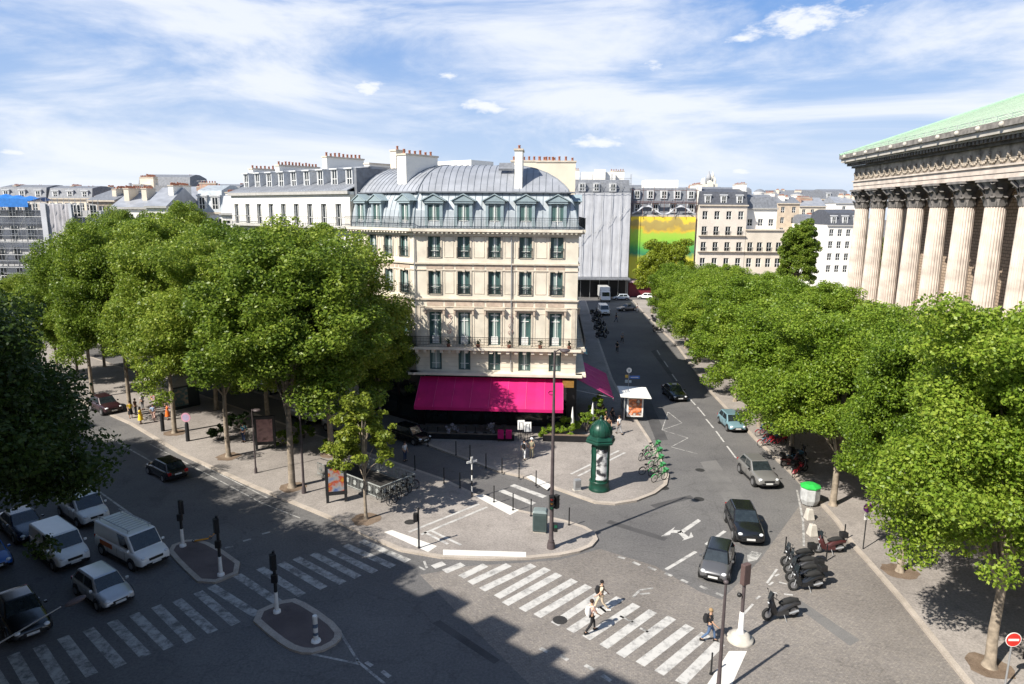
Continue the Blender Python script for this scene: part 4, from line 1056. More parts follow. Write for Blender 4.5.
for i, (px, py, a, lb) in enumerate([(797,459,.4,'scooter parked under the trees just above the green-lidded container'),(799,473,.5,'scooter parked under the trees closest to the green-lidded container'),(790,466,.2,'blue-grey scooter parked at the kerb under the trees')]):
    dup(s2 if i != 2 else s5, (*g(px,py,.14),.14), a, lb, 'scooters under the trees', 1.0)
for i in range(7):
    x, y = g(601-1.2*i,338-4.0*i,.14); dup(s2 if i % 2 else s1, (x+(i%2)*.6,y,.14), -.3+.1*i, f'scooter in the shaded row on the hotel side pavement, {ORD[i]} counting up the street', 'scooters along the shaded pavement', 1.0)
for i, (px, py) in enumerate([(655,322),(658,332),(660,318)]):
    dup(s2, (*g(px,py,.14),.14), -1.2+i, f'scooter standing at the far tree row kerb, {ORD[i]} of three', 'scooters at the far kerb', 1.0)

# ------------------------------------------------------------------ bicycles
def bicycle(label, x, y, rot, fm, z=.144, group='rental bicycles', basket=True, lean=.1, acc=None):
    t = thing('bicycle', label, 'bicycle', (x,y,z), rot, group); T = Matrix.Rotation(lean,4,'X')
    for wx in (.52,-.52):
        b = MB(); b.X = T; b.ring((wx,0,.33),.31,.026,'y',22,5)
        for k in range(8):
            a = k*pi/4; b.tube((wx,0,.33),(wx+.3*cos(a),0,.33+.3*sin(a)),.004,n=3)
        b.build('wheel', rubber, t)
    b = MB(); b.X = T
    for p, q, r in (((-.52,0,.33),(-.08,0,.3),.02),((-.08,0,.3),(-.2,0,.82),.022),((-.08,0,.3),(.4,0,.72),.03),((-.18,0,.62),(.4,0,.78),.02),((-.52,0,.33),(-.18,0,.62),.015),((.38,0,.95),(.52,0,.33),.022)): b.tube(p,q,r)
    b.build('frame', fm, t)
    b = MB(); b.X = T
    for wx in (.52,-.52):
        pts = [(wx+.36*cos(a),0,.33+.36*sin(a)) for a in [pi*.12+k*pi*.76/6 for k in range(7)]]
        for p, q in zip(pts, pts[1:]): b.hexa([(p[0],-.035,p[2]),(q[0],-.035,q[2]),(q[0],.035,q[2]),(p[0],.035,p[2]),(p[0],-.035,p[2]+.012),(q[0],-.035,q[2]+.012),(q[0],.035,q[2]+.012),(p[0],.035,p[2]+.012)])
    b.build('mudguard', acc or fm, t)
    b = MB(); b.X = T; b.path([(-.36,0,.86),(-.2,0,.88),(-.05,0,.86)], [.08,.07,.025], 8); b.build('saddle', blackp, t)
    b = MB(); b.X = T; b.path([(.2,-.28,1.02),(.36,-.1,1.04),(.36,.1,1.04),(.2,.28,1.02)], .014, 6); b.tube((.38,0,.95),(.36,0,1.04),.016); b.build('handlebar', blackp, t)
    if basket:
        b = MB(); b.X = T; b.hexa([(.44,-.14,.72),(.72,-.14,.72),(.72,.14,.72),(.44,.14,.72),(.42,-.19,.95),(.76,-.19,.95),(.76,.19,.95),(.42,.19,.95)]); b.build('basket', acc or fm, t)
    return t
limeg = mat('paint_bright_green', (.05,.27,.08), .4, n=.1, coat=.3); redb = mat('paint_red', (.30,.02,.03), .4, n=.1); blueb = mat('paint_sky_blue', (.08,.20,.30), .4, n=.1)
bk = bicycle('green rental bicycle nearest the road in the rack behind the poster column', *g(659,481,.144), .55, limeg, acc=limeg)
for i, (px, py, a, lb) in enumerate([(656,475,.5,'green rental bicycle second from the road behind the poster column'),(655,467,.6,'green rental bicycle in the middle of the rack behind the poster column'),(653,459,.4,'green rental bicycle fourth in the rack behind the poster column'),(652,452,.5,'green rental bicycle furthest from the road in the rack')]):
    dup(bk, (*g(px,py,.144),.144), a, lb)
bkk = bicycle('black bicycle at the left of the green rental bikes', *g(643,459,.144), .9, iron, group='private bicycles', basket=False)
dup(bkk, (*g(648,474,.144),.144), .3, 'black bicycle below the green rental bikes, nearest the poster column shadow')
b = MB(); q0 = g(654,450,.144); q1 = g(652,473,.144)
rb = bicycle('red rental bicycle nearest the camera in the rack under the trees', *g(778,446,.144), .3, redb, group='red and blue bicycles under the trees')
bb = bicycle('blue rental bicycle nearest the camera in the rack under the trees', *g(782,441,.144), .35, blueb, group='red and blue bicycles under the trees')
for i in range(11):
    src = (rb, bb)[[0,1,0,0,1,1,0,1,0,1,0][i]]
    px, py = 765+i*1.9+(i%3)*2-(i//6)*14, 446-i*1.7
    cn_ = 'red' if src is rb else 'blue'
    dup(src, (*g(px,py,.144),.144), .25+.12*sin(i*2.1), f'{cn_} rental bicycle under the trees, {ORD[i]} in the tangle from its near end')
for i, (px, py) in enumerate([(793,462),(800,467),(796,476)]):
    dup((bb,bkk,rb)[i], (*g(px,py,.144),.144), .2+i*.3, ['blue bicycle in the tree shade above the container','black bicycle in the tree shade above the container','red bicycle in the tree shade right above the container'][i], 'bicycles in the shade by the container')
# bikes at the metro railing
for i in range(6):
    px, py = 384+i*5.2, 503-i*3.4
    dup(bkk, (*g(px,py+1,.144),.144), BA+.25*sin(i*3), f'dark bicycle locked to the metro railing, {ORD[i]} from its near end', 'bicycles at the metro railing')
x, y = g(640,452)
import bmesh
# ================================================================== PEOPLE
skinm = mat('skin', (.50,.30,.20), .6, n=.05); skind = mat('skin_dark', (.16,.085,.055), .6, n=.05)
eyem = mat('eye_dark', (.02,.015,.012), .3)
def cloth(nm, c): return mat('cloth_'+nm, c, .85, n=.12, scale=12)
def skinobj(name, pts, edges, rad, m_, par, root=0, sub=1):
    bm = bmesh.new(); ly = bm.verts.layers.skin.verify()
    vs = []
    for i, p in enumerate(pts):
        v = bm.verts.new(p); vs.append(v); r = rad[i]; v[ly].radius = (r[0], r[1]) if hasattr(r,'__len__') else (r, r)
        v[ly].use_root = (i == root)
    for a, b_ in edges: bm.edges.new((vs[a], vs[b_]))
    me = bpy.data.meshes.new(name); bm.to_mesh(me); bm.free(); me.materials.append(m_)
    o = bpy.data.objects.new(name, me); C.objects.link(o); o.parent = par
    md = o.modifiers.new('skin','SKIN'); md.use_smooth_shade = True; md.branch_smoothing = .3
    if sub: s_ = o.modifiers.new('sub','SUBSURF'); s_.levels = sub; s_.render_levels = sub
    return o
def person(label, x, y, z, head, pose, top, bottom, hair, h=1.72, group=None, bag=None, hat=None, skin=None, dress=False, ph=1, longhair=False, item=None, seated=False, shoe=None):
    t = thing('person', label, 'person', (x,y,z), head, group); k = h/1.72; t.scale = (k,k,k)
    skin = skin or skinm; w = 1 if pose == 'walk' else 0
    # x is forward, y is left
    if pose == 'walk': legs = [((.22*ph,.09,.50),(.30*ph-.04,.09,.09)),((-.06*ph,-.09,.50),(-.36*ph-.02,-.09,.14))]; arms = [((-.12*ph,.25,1.14),(-.20*ph+.12,.24,.92)),((.12*ph,-.25,1.14),(.30*ph,-.23,.98))]
    else: legs = [((.02,.10,.50),(0,.11,.09)),((.02,-.10,.50),(-.02,-.11,.09))]; arms = [((-.02,.25,1.14),(.08,.25,.90)),((-.02,-.25,1.14),(.12,-.22,.95))]
    if pose == 'sit': legs = [((.42,.10,.5),(.42,.11,.09)),((.42,-.10,.5),(.44,-.11,.09))]
    dz = -.42 if pose == 'sit' else 0
    pel = (0,0,.93+dz); pts = [pel,(0,0,1.10+dz),(.01,0,1.32+dz),(0,0,1.45+dz),(.015,0,1.53+dz),(.03,0,1.60+dz),(.02,0,1.685+dz)]
    rad = [(.125,.10),(.115,.09),(.145,.095),(.07,.06),(.052,.052),(.075,.088),(.068,.08)]
    ed = [(i,i+1) for i in range(6)]
    for s_, (el, wr) in zip((1,-1), arms):
        i = len(pts); el = (el[0],el[1],el[2]+dz); wr = (wr[0],wr[1],wr[2]+dz)
        pts += [(0,.17*s_,1.40+dz), el, wr]; rad += [.058,.042,.028]; ed += [(2,i),(i,i+1),(i+1,i+2)]
        d = (Vector(wr)-Vector(el)).normalized(); palm = Vector(wr)+d*.07; pi_ = len(pts); pts.append(tuple(palm)); rad.append((.032,.018)); ed.append((i+2,pi_))
        for f in range(4):
            off = (f-1.5)*.02; L = (.06,.075,.07,.055)[f]; a = palm+Vector((off,0,0))+d*.035; e = a+d*L*.6+Vector((.008,-.01*s_,0)); n0 = len(pts)
            pts += [tuple(a), tuple(e), tuple(e+d*L*.4+Vector((.006,-.014*s_,0)))]; rad += [.0095,.009,.007]; ed += [(pi_,n0),(n0,n0+1),(n0+1,n0+2)]
        n0 = len(pts); a = Vector(wr)+d*.03+Vector((.035,0,0)); pts += [tuple(a), tuple(a+d*.035+Vector((.018,-.006*s_,0)))]; rad += [.011,.009]; ed += [(i+2,n0),(n0,n0+1)]
    for s_, (kn, an_) in zip((1,-1), legs):
        i = len(pts); kz = kn[2] if pose != 'sit' else .5
        pts += [(0.0,.09*s_,.88+dz),(kn[0],kn[1],kz),(an_[0],an_[1],an_[2]),(an_[0]+.13,an_[1],max(.035,an_[2]-.055))]; rad += [.085,.055,.036,.03]; ed += [(0,i),(i,i+1),(i+1,i+2),(i+2,i+3)]
    body = skinobj('body', pts, ed, rad, skin, t)
    # nose, ears, mouth as small relief, eyes
    b = MB(); hz0 = 1.61+dz
    for s_ in (1,-1): b.ball((.098,.032*s_,hz0+.012),.011,6)
    b.build('eye', eyem, t)
    b = MB(); b.hexa([(.10,-.013,hz0-.035),(.128,-.012,hz0-.035),(.128,.012,hz0-.035),(.10,.013,hz0-.035),(.10,-.006,hz0+.01),(.105,-.005,hz0+.01),(.105,.005,hz0+.01),(.10,.006,hz0+.01)])
    for s_ in (1,-1): b.ball((.02,.088*s_,hz0-.01),.022,6,sx=.7,sy=.4,sz=1.3)
    b.build('nose', skin, t)
    b = MB(); b.box(.088,.104,-.022,.022,hz0-.062,hz0-.054); b.build('mouth', mat('lip', (.35,.12,.1), .6), t)
    b = MB(); b.ball((.0,0,1.665+dz),.108,12,sz=.92)
    if longhair: b.ball((-.055,0,1.55+dz),.088,10,sx=.7,sz=1.7)
    b.build('hair', hair, t)
    if hat: b = MB(); b.lathe([(.15,1.70+dz),(.11,1.72+dz),(.105,1.78+dz),(.05,1.80+dz)],14,(.01,0)); b.build('hat', hat, t)
    # shirt
    p = [(0,0,.93+dz),(0,0,1.10+dz),(.01,0,1.32+dz),(0,0,1.44+dz)]; r = [(.155,.13),(.150,.128),(.185,.135),(.10,.09)]; e_ = [(0,1),(1,2),(2,3)]
    for s_, (el, wr) in zip((1,-1), arms):
        i = len(p); el = Vector((el[0],el[1],el[2]+dz)); sh = Vector((0,.17*s_,1.40+dz)); m_ = sh+(el-sh)*.75
        p += [tuple(sh), tuple(m_)]; r += [.082,.066]; e_ += [(2,i),(i,i+1)]
    skinobj('shirt', p, e_, r, top, t)
    if dress:
        b = MB(); b.lathe([(.25,.42+dz),(.20,.7+dz),(.15,1.0+dz)],14,(0,0)); b.build('skirt', bottom or top, t)
    elif bottom:
        p = [(0,0,.97+dz)]; r = [(.145,.12)]; e_ = []
        for s_, (kn, an_) in zip((1,-1), legs):
            i = len(p); kz = kn[2] if pose != 'sit' else .5
            a = Vector((an_[0],an_[1],an_[2]+.02))
            p += [(0,.09*s_,.88+dz),(kn[0],kn[1],kz),tuple(a)]; r += [.10,.07,.052]; e_ += [(0,i),(i,i+1),(i+1,i+2)]
        skinobj('trousers', p, e_, r, bottom, t)
    for s_, (kn, an_) in zip((1,-1), legs):
        b = MB(); z0 = an_[2]-.09; b.hexa([(an_[0]-.08,an_[1]-.045,z0),(an_[0]+.19,an_[1]-.04,z0),(an_[0]+.19,an_[1]+.04,z0),(an_[0]-.08,an_[1]+.045,z0),(an_[0]-.07,an_[1]-.04,z0+.1),(an_[0]+.16,an_[1]-.03,z0+.06),(an_[0]+.16,an_[1]+.03,z0+.06),(an_[0]-.07,an_[1]+.04,z0+.1)]); b.build('shoe', shoe or blackp, t)
    if bag:
        t2 = tag(None or (lambda q: q)(MBbag(t, bag, dz)), None)
    return t
def MBbag(t, m_, dz=0):
    b = MB(); b.path([(-.20,0,1.0+dz),(-.22,0,1.2+dz),(-.2,0,1.4+dz)], [.12,.15,.10], 10)
    for s_ in (1,-1): b.path([(-.12,.09*s_,1.42+dz),(.06,.11*s_,1.45+dz),(.14,.1*s_,1.3+dz),(.0,.14*s_,1.1+dz)], .018, 5)
    o = b.build('backpack', m_, t); return o
blk = cloth('black', (.015,.015,.017)); wht = cloth('white', (.75,.74,.72)); bei = cloth('beige', (.55,.45,.33)); nav = cloth('navy', (.03,.05,.11)); jea = cloth('denim', (.07,.12,.22))
pnk = cloth('pale_pink', (.62,.42,.36)); yel = cloth('yellow', (.75,.52,.03)); org = cloth('orange', (.8,.16,.02)); olv = cloth('olive', (.25,.23,.16)); tea = cloth('teal', (.05,.35,.33)); gryc = cloth('grey', (.25,.25,.26)); lbl = cloth('light_blue', (.35,.45,.62))
hb_ = cloth('hair_brown', (.045,.025,.015)); hk = cloth('hair_black', (.012,.01,.01)); hl = cloth('hair_fair', (.30,.2,.1)); hw = cloth('hair_grey', (.5,.5,.48)); brn = cloth('brown_leather', (.11,.05,.025))
Z0, Z1 = .012, .144
person('person in pale pink top, black trousers and white backpack on the zebra crossing', *g(591,632,Z0), Z0, .45, 'walk', pnk, blk, hb_, 1.75, bag=wht, group='pedestrians on the zebra crossing')
person('person in beige outfit running over the zebra crossing with a black backpack', *g(601,610,Z0), Z0, .0, 'walk', bei, bei, hk, 1.68, bag=blk, ph=-1, group='pedestrians on the zebra crossing', shoe=whitep)
person('person with bare head, black top, jeans and black rucksack beside the pale lamp base', *g(709,641,Z0), Z0, -.25, 'walk', blk, jea, skinm and hl, 1.72, bag=blk, group='pedestrians on the zebra crossing')
person('person in white with black bag, left one of the pair before the awning', *g(524,459,Z1), Z1, 1.4, 'walk', wht, wht, hk, 1.72, bag=blk, group='couple before the awning')
person('person in olive with white cap, right one of the pair before the awning', *g(531.5,458,Z1), Z1, 1.5, 'stand', olv, olv, hw, 1.72, hat=whitep, group='couple before the awning')
person('person in white shirt and grey trousers on the pavement behind the poster column', *g(619,434,Z1), Z1, 2.0, 'walk', wht, gryc, hb_, 1.78)
person('person in white and navy clothes standing right of the metro railing', *g(405,461,Z1), Z1, -.6, 'stand', wht, nav, hb_, 1.68)
person('person in teal and navy clothes in the tree shade near the pink advertising panel', *g(244,442,Z1), Z1, -2, 'stand', nav, nav, hk, 1.75, bag=tea)
person('woman in long yellow dress nearest the kerb in the group by the kiosk', *g(141,424,Z1), Z1, .2, 'stand', yel, yel, hk, 1.7, dress=True, skin=skind, longhair=True, group='people by the kiosk')
person('person in yellow top and dark skirt furthest left in the group by the kiosk', *g(131,418,Z1), Z1, -.8, 'stand', yel, blk, hk, 1.7, dress=True, group='people by the kiosk')
person('person in white top at the back of the group by the kiosk', *g(143,410,Z1), Z1, 3, 'stand', wht, gryc, hw, 1.75, group='people by the kiosk')
person('person in dark clothes between the yellow and white ones by the kiosk', *g(136,415,Z1), Z1, 1, 'stand', brn, blk, hb_, 1.7, group='people by the kiosk')
person('person in pale grey clothes in front of the kiosk counter', *g(154,421,Z1), Z1, 2, 'walk', lbl, pnk, hb_, 1.7, group='people by the kiosk')
person('person in bright orange clothes right of the kiosk group', *g(168,420,Z1), Z1, .5, 'stand', org, org, hk, 1.65, dress=True, group='people by the kiosk')
person('person in dark clothes walking down the shaded hotel pavement', *g(617,353,Z1), Z1, -1.6, 'walk', blk, blk, hk, 1.75, group='people in the shaded street')
person('person in grey clothes crossing the shaded roadway far up the street', *g(622,343,.004), .004, -1.4, 'walk', gryc, blk, hw, 1.75, group='people in the shaded street')
person('small dark figure crossing in front of the white van far up the street', *g(616,322,.004), .004, 0, 'walk', blk, nav, hk, 1.75, group='people in the shaded street')
person('person in white by the grey saloon at the far junction', *g(637,312,.004), .004, 2.5, 'stand', wht, wht, hb_, 1.75, group='people in the shaded street')
for i, (px, py, c, hc) in enumerate([(600,404,pnk,hl),(603,410,blk,hk),(606,416,pnk,hb_),(609,423,brn,hk),(612,413,blk,hb_),(605,422,olv,hl)]):
    x, y = g(px,py+7,Z1); person(f'{["fair haired person in pink","person in black","brown haired person in pink","person in brown leather","dark person furthest right","fair haired person in olive"][i]} sitting at the café terrace behind the poster column dome', x, y, Z1, 1.2+i, 'sit', c, blk, hc, 1.7, group='guests on the café terrace', longhair=(i % 2 == 0))

# ================================================================== STREET FURNITURE
def pole(name, label, cat, px, py, top, r0, r1, m_, z=Z1, group=None):
    x, y = g(px,py,z); t = thing(name, label, cat, (x,y,z), 0, group)
    b = MB(); b.lathe([(r0*2,0),(r0*1.8,.35),(r0*1.15,.5),(r0,1.2),(r1,top)],12); b.build('pole', m_, t); return t
def traffic_head(t, x, y, z, rot, name='signal_head'):
    b = MB(); b.X = rotz(rot, x, y, z); b.box(-.13,.13,-.14,.14,0,.85); 
    for k in range(3): b.box(-.11,.11,-.26,-.14,.22+.27*k,.24+.27*k)
    b.build(name, blackp, t, bevel=.02)
    for k, c in enumerate((('lens_green',(.01,.12,.06)),('lens_amber',(.2,.09,.01)),('lens_red',(.22,.01,.01)))):
        b = MB(); b.X = rotz(rot, x, y, z) @ Matrix.Translation((0,-.145,.13+.27*k)) @ Matrix.Rotation(pi/2,4,'X'); b.lathe([(.09,0),(.09,.01)],12,smooth=False); b.build('lens', mat(*c, .2), t)
# the tall lamp column in the middle
t = pole('street_lamp', 'tall mauve grey street lamp column at the tip of the middle pavement', 'street lamp', 551, 548, 12.4, .13,.06, lampg)
b = MB(); b.lathe([(.2,0),(.2,.5)],12,(0,0)); b.build('base', lampg, t)
b = MB(); b.tube((0,0,12.3),(.3,-.25,12.55),.04); b.tube((.3,-.25,12.55),(.5,-.5,12.55),.035); b.build('arm', lampg, t)
b = MB(); b.ball((.55,-.55,12.52),.26,12,sx=1.2,sy=1.2,sz=.4); b.build('lamp_head', lampg, t)
tl = thing('traffic_light', 'red-backed traffic light pair strapped to the tall lamp column', 'traffic light', (t.location.x,t.location.y,Z1+2.6), 0)
traffic_head(tl,.28,.05,.0,2.4); traffic_head(tl,-.05,-.26,.1,.2)
b = MB(); b.box(-.02,.3,-.02,.06,.2,.24); b.box(-.02,.3,-.02,.06,.6,.64); b.build('bracket', steel, tl)
tl = thing('pedestrian_signal', 'small pedestrian signal low on the tall lamp column', 'traffic light', (t.location.x,t.location.y,Z1+1.3), 0)
b = MB(); b.box(.14,.38,-.12,.12,-.2,.3); b.build('signal_box', blackp, tl, bevel=.02)
b = MB(); b.box(.17,.35,-.13,-.12,.08,.26); b.build('lens', mat('lens_green2',(.01,.09,.05),.3), tl)
# foreground right lamp (dark thin) and the pale-based signal post
t = pole('street_lamp', 'thin dark lamp post cut by the bottom edge right of the zebra crossing', 'street lamp', 718, 694, 5.2, .085,.055, lampg, .012)
b = MB(); b.ball((0,0,5.3),.12,10,sz=.8); b.build('finial', lampg, t)
x, y = g(740,640,.012)
t = thing('signal_post', 'dark signal post with white painted foot on a round stone base', 'traffic light', (x,y,.012), 0)
b = MB(); b.lathe([(.62,0),(.62,.16),(.45,.18),(.44,.34),(.3,.4),(.2,.42)],24); b.build('stone_base', concr, t)
b = MB(); b.lathe([(.20,.41),(.14,.6),(.11,1.5),(.09,1.52)],14); b.build('foot', whitep, t)
b = MB(); b.lathe([(.085,1.5),(.08,3.9)],12); b.build('pole', lampg, t)
b = MB(); b.X = rotz(.5); b.box(-.22,.22,-.16,.1,3.0,4.05); b.build('signal_head', mat('sun_faded_brown', (.10,.065,.06), .6), t, bevel=.03)
b = MB(); b.ball((-.22,-.06,2.45),.12,8); b.tube((-.2,-.05,2.45),(0,0,2.45),.03); b.build('pedestrian_signal', blackp, t)
# traffic signals on the islands
for px, py, hh, lb in ((183,546,3.0,'black and white signal post furthest left on the traffic islands'),(221,575,3.6,'black and white signal post on the inner tip of the left traffic island'),(277,612,3.4,'black and white signal post on the traffic island nearest the camera')):
    x, y = g(px,py,.13); t = thing('traffic_light', lb, 'traffic light', (x,y,.12), 0, 'signal posts on the islands')
    b = MB(); b.lathe([(.2,0),(.19,.12),(.11,.16)],14); b.build('base', whitep, t)
    b = MB(); b.lathe([(.11,.15),(.09,1.15)],12); b.build('foot', whitep, t)
    b = MB(); b.lathe([(.085,1.15),(.075,hh)],12); b.build('pole', iron, t)
    traffic_head(t,.0,.16 if px == 183 else -.12,hh-.95,BA-.2+pi*.5)
    b = MB(); b.box(-.16,.16,-.16,.02,1.7,2.15); b.build('pedestrian_signal', blackp, t, bevel=.03)
x, y = g(316,641,.13); t = thing('bollard', 'white reflective beacon bollard on the tip of the near traffic island', 'bollard', (x,y,.12))
b = MB(); b.lathe([(.24,0),(.22,.08),(.15,.1)],16); b.build('base', whitep, t)
b = MB(); b.lathe([(.12,.1),(.12,1.25),(.13,1.27),(.11,1.36)],14); b.build('post', whitep, t)
b = MB(); b.lathe([(.124,.75),(.124,.95)],14,caps=False); b.lathe([(.124,.35),(.124,.5)],14,caps=False); b.build('band', mat('reflector_blue', (.12,.16,.22), .3), t)
x, y = g(207,540,.13); t = thing('rental_scooter', 'small amber kick scooter lying on the left traffic island', 'scooter', (x-.3,y-.1,.125), .4)
b = MB(); b.box(-.4,.4,-.07,.07,.06,.1); b.tube((.4,0,.08),(.52,.02,.25),.025); b.tube((.52,.02,.12),(.75,.5,.1),.02); b.tube((.65,.55,.1),(.85,.45,.1),.018); b.build('frame', mat('amber_paint', (.6,.25,.02), .5), t)
for wx in (-.45,.5): b = MB(); b.ring((wx,0,.09),.07,.02,'y',12,5); b.build('wheel', rubber, t)
# thin bollards
BM = {}
def bollard(label, x, y, z, h=1.05, group=None, lean=0, first=[None]):
    if first[0] is None:
        t = thing('bollard', label, 'bollard', (x,y,z), 0, group)
        b = MB(); b.lathe([(.045,0),(.04,1.0),(.05,1.01),(.03,1.08)],8); b.build('post', iron, t)
        b = MB(); b.lathe([(.09,0),(.09,.03)],10); b.build('foot', iron, t); first[0] = t
    else: t = dup(first[0], (x,y,z), 0, label, group)
    t.scale = (1,1,h); t.rotation_euler = (lean,0,0); return t
for i, (px, py) in enumerate([(415,470),(444,483),(460,488),(494,502),(513,510),(531,516),(569,525)]):
    bollard(f'thin black bollard on the south side of the service lane, {ORD[i]} from the left', *g(px,py,Z1), Z1, 1.15, 'bollards along the service lane')
for i, (px, py) in enumerate([(428,446),(456,455),(470,459),(486,468),(502,473),(519,478),(536,486)]):
    bollard(f'thin black bollard on the hotel side of the service lane, {ORD[i]} from the left', *g(px,py,Z1), Z1, 1.15, 'bollards along the service lane')
for i, (px, py) in enumerate([(900,547-15),(791,505)]): pass
for px, py, lb in [(711,674,'bare short post standing in front of the zebra ramp at the bottom'),(844,540,'thin post on the right pavement beside the red-framed motorcycle'),(826,561,'thin post among the parked motorcycles'),(785,553,'thin post beside the motorcycle cluster')]:
    bollard(lb, *g(px,py,.012 if px < 830 else Z1), .012 if px < 830 else Z1, 1.0)
# round-sign pillars and lamps on the left pavement
def lamp(label, px, py, h, r=.09, z=Z1, m_=lampg, group='dark lamp posts on the boulevard island'):
    t = pole('street_lamp', label, 'street lamp', px, py, h, r, r*.6, m_, z, group)
    b = MB(); b.tube((0,0,h-.1),(.6,-.75,h+.25),.04); b.build('arm', m_, t)
    b = MB(); b.ball((.8,-1.0,h+.22),.26,10,sx=1.2,sy=1.2,sz=.4); b.build('lamp_head', m_, t); return t
lamp('slim black lamp post at the kerb left of the pink advertising panel', 256, 473, 5.2, .06)
lamp('black lamp post right of the thick kerbside trunk', 304, 493, 7.6, .09)
x, y = g(419,548,Z1); t = thing('pedestrian_signal', 'short dark signal post at the pavement edge above the wide crossing stripes', 'traffic light', (x,y,Z1))
b = MB(); b.lathe([(.09,0),(.08,.1),(.06,.12),(.055,2.6)],10); b.build('pole', iron, t)
b = MB(); b.box(-.3,-.05,-.14,.12,1.75,2.3); b.build('signal_box', blackp, t, bevel=.03); b = MB(); b.ball((0,0,2.63),.08,8); b.build('finial', iron, t)
x, y = g(472,497,Z1); t = thing('sign_post', 'black and white banded post with crossed arms beside the service lane', 'sign', (x,y,Z1))
b = MB()
for k in range(7): b.lathe([(.05,k*.42),(.05,k*.42+.42)],10,mi=k%2)
b.build('pole', [iron, whitep], t)
b = MB(); b.X = rotz(.6); b.box(-.42,.42,-.02,.02,2.62,2.78); b.box(-.08,.08,-.03,.03,2.5,3.05); b.build('finger_board', whitep, t)
for px, py, lb, mm in [(188,441,'black pillar with round pink and white sign beside the kerbside trunk',1),(163,431,'plain black pillar between the kiosk group and the round sign pillar',0)]:
    x, y = g(px,py,Z1); t = thing('sign_pillar', lb, 'sign', (x,y,Z1))
    b = MB(); b.lathe([(.17,0),(.16,1.55),(.1,1.75)],12); b.build('pillar', iron, t)
    if mm:
        b = MB(); b.X = Matrix.Translation((0,-.03,2.2)) @ Matrix.Rotation(pi/2,4,'X'); b.lathe([(.42,-.02),(.42,.02)],20,smooth=False); b.lathe([(.3,.022),(.3,.026)],16,mi=1,smooth=False); b.build('disc', [mat('rose_sign', (.6,.3,.4), .5), mat('mauve_sign', (.4,.34,.5), .5)], t)
# advertising panel with colourful poster
def poster_mat(name, cols_, sc=1.5):
    mt = bpy.data.materials.new(name); mt.use_nodes = True; nt = mt.node_tree; N = nt.nodes; L = nt.links; b = N['Principled BSDF']; b.inputs['Roughness'].default_value = .25
    tc = N.new('ShaderNodeTexCoord'); nz = N.new('ShaderNodeTexNoise'); nz.inputs['Scale'].default_value = sc; nz.inputs['Detail'].default_value = 3; L.new(tc.outputs['Object'], nz.inputs['Vector'])
    cr = N.new('ShaderNodeValToRGB'); cr.color_ramp.interpolation = 'LINEAR'; e = cr.color_ramp.elements
    n = len(cols_); e[0].position = .32; e[0].color = (*cols_[0],1); e[1].position = .68; e[1].color = (*cols_[-1],1)
    for i in range(1,n-1): q = e.new(.32+.36*i/(n-1)); q.color = (*cols_[i],1)
    L.new(nz.outputs['Fac'], cr.inputs['Fac']); L.new(cr.outputs['Color'], b.inputs['Base Color']); MATS[name] = mt; return mt
def panel(label, px, py, w, h, z0, rot, pm, name='advertising_panel', legs=True):
    x, y = g(px,py,Z1); t = thing(name, label, 'billboard', (x,y,Z1), rot)
    b = MB(); b.box(-w/2-.12,w/2+.12,-.1,.1,z0-.1,z0+h+.28); b.build('frame', iron, t, bevel=.03)
    for s_ in (-1,1):
        b = MB(); b.box(s_*w/2-.1,s_*w/2+.1,-.08,.08,0,z0-.1)
        b.build('leg', iron, t)
    b = MB(); b.quad((-w/2+.1,-.104,z0+.2),(w/2-.1,-.104,z0+.2),(w/2-.1,-.104,z0+h),(-w/2+.1,-.104,z0+h)); b.build('poster', pm, t); return t
panel('black framed advertising panel with yellow, red and blue poster near the kerb', 337, 502, 1.25, 1.9, .65, .25, poster_mat('poster_bright', [(.03,.08,.28),(.2,.24,.36),(.34,.32,.3),(.42,.07,.04),(.5,.34,.04)]))
x, y = g(266,447,Z1); t = panel('dusky pink advertising panel in the tree shade', 266, 449, 1.5, 2.2, .5, .2, poster_mat('poster_rose', [(.10,.05,.05),(.35,.2,.19),(.22,.12,.12)]))
# poster column
x, y = g(599,489,Z1); mc = thing('poster_column', 'dark green domed poster column with black and white posters', 'poster column', (x,y,Z1), .2)
b = MB(); b.lathe([(.78,0),(.80,.12),(.74,.18),(.72,.62),(.76,.68),(.70,.75)],32); b.build('base', greenp, mc)
b = MB(); b.lathe([(.64,.74),(.64,3.55)],32); b.build('drum', greenp, mc)
def bw_poster():
    mt = bpy.data.materials.new('poster_bw'); mt.use_nodes = True; nt = mt.node_tree; N = nt.nodes; L = nt.links; b = N['Principled BSDF']; b.inputs['Roughness'].default_value = .3
    tc = N.new('ShaderNodeTexCoord'); nz = N.new('ShaderNodeTexNoise'); nz.inputs['Scale'].default_value = 1.9; nz.inputs['Detail'].default_value = 6; L.new(tc.outputs['Object'], nz.inputs['Vector'])
    cr = N.new('ShaderNodeValToRGB'); e = cr.color_ramp.elements; e[0].position = .44; e[0].color = (.04,.04,.045,1); e[1].position = .56; e[1].color = (.66,.66,.65,1); L.new(nz.outputs['Fac'], cr.inputs['Fac']); L.new(cr.outputs['Color'], b.inputs['Base Color']); return mt
pbw = bw_poster()
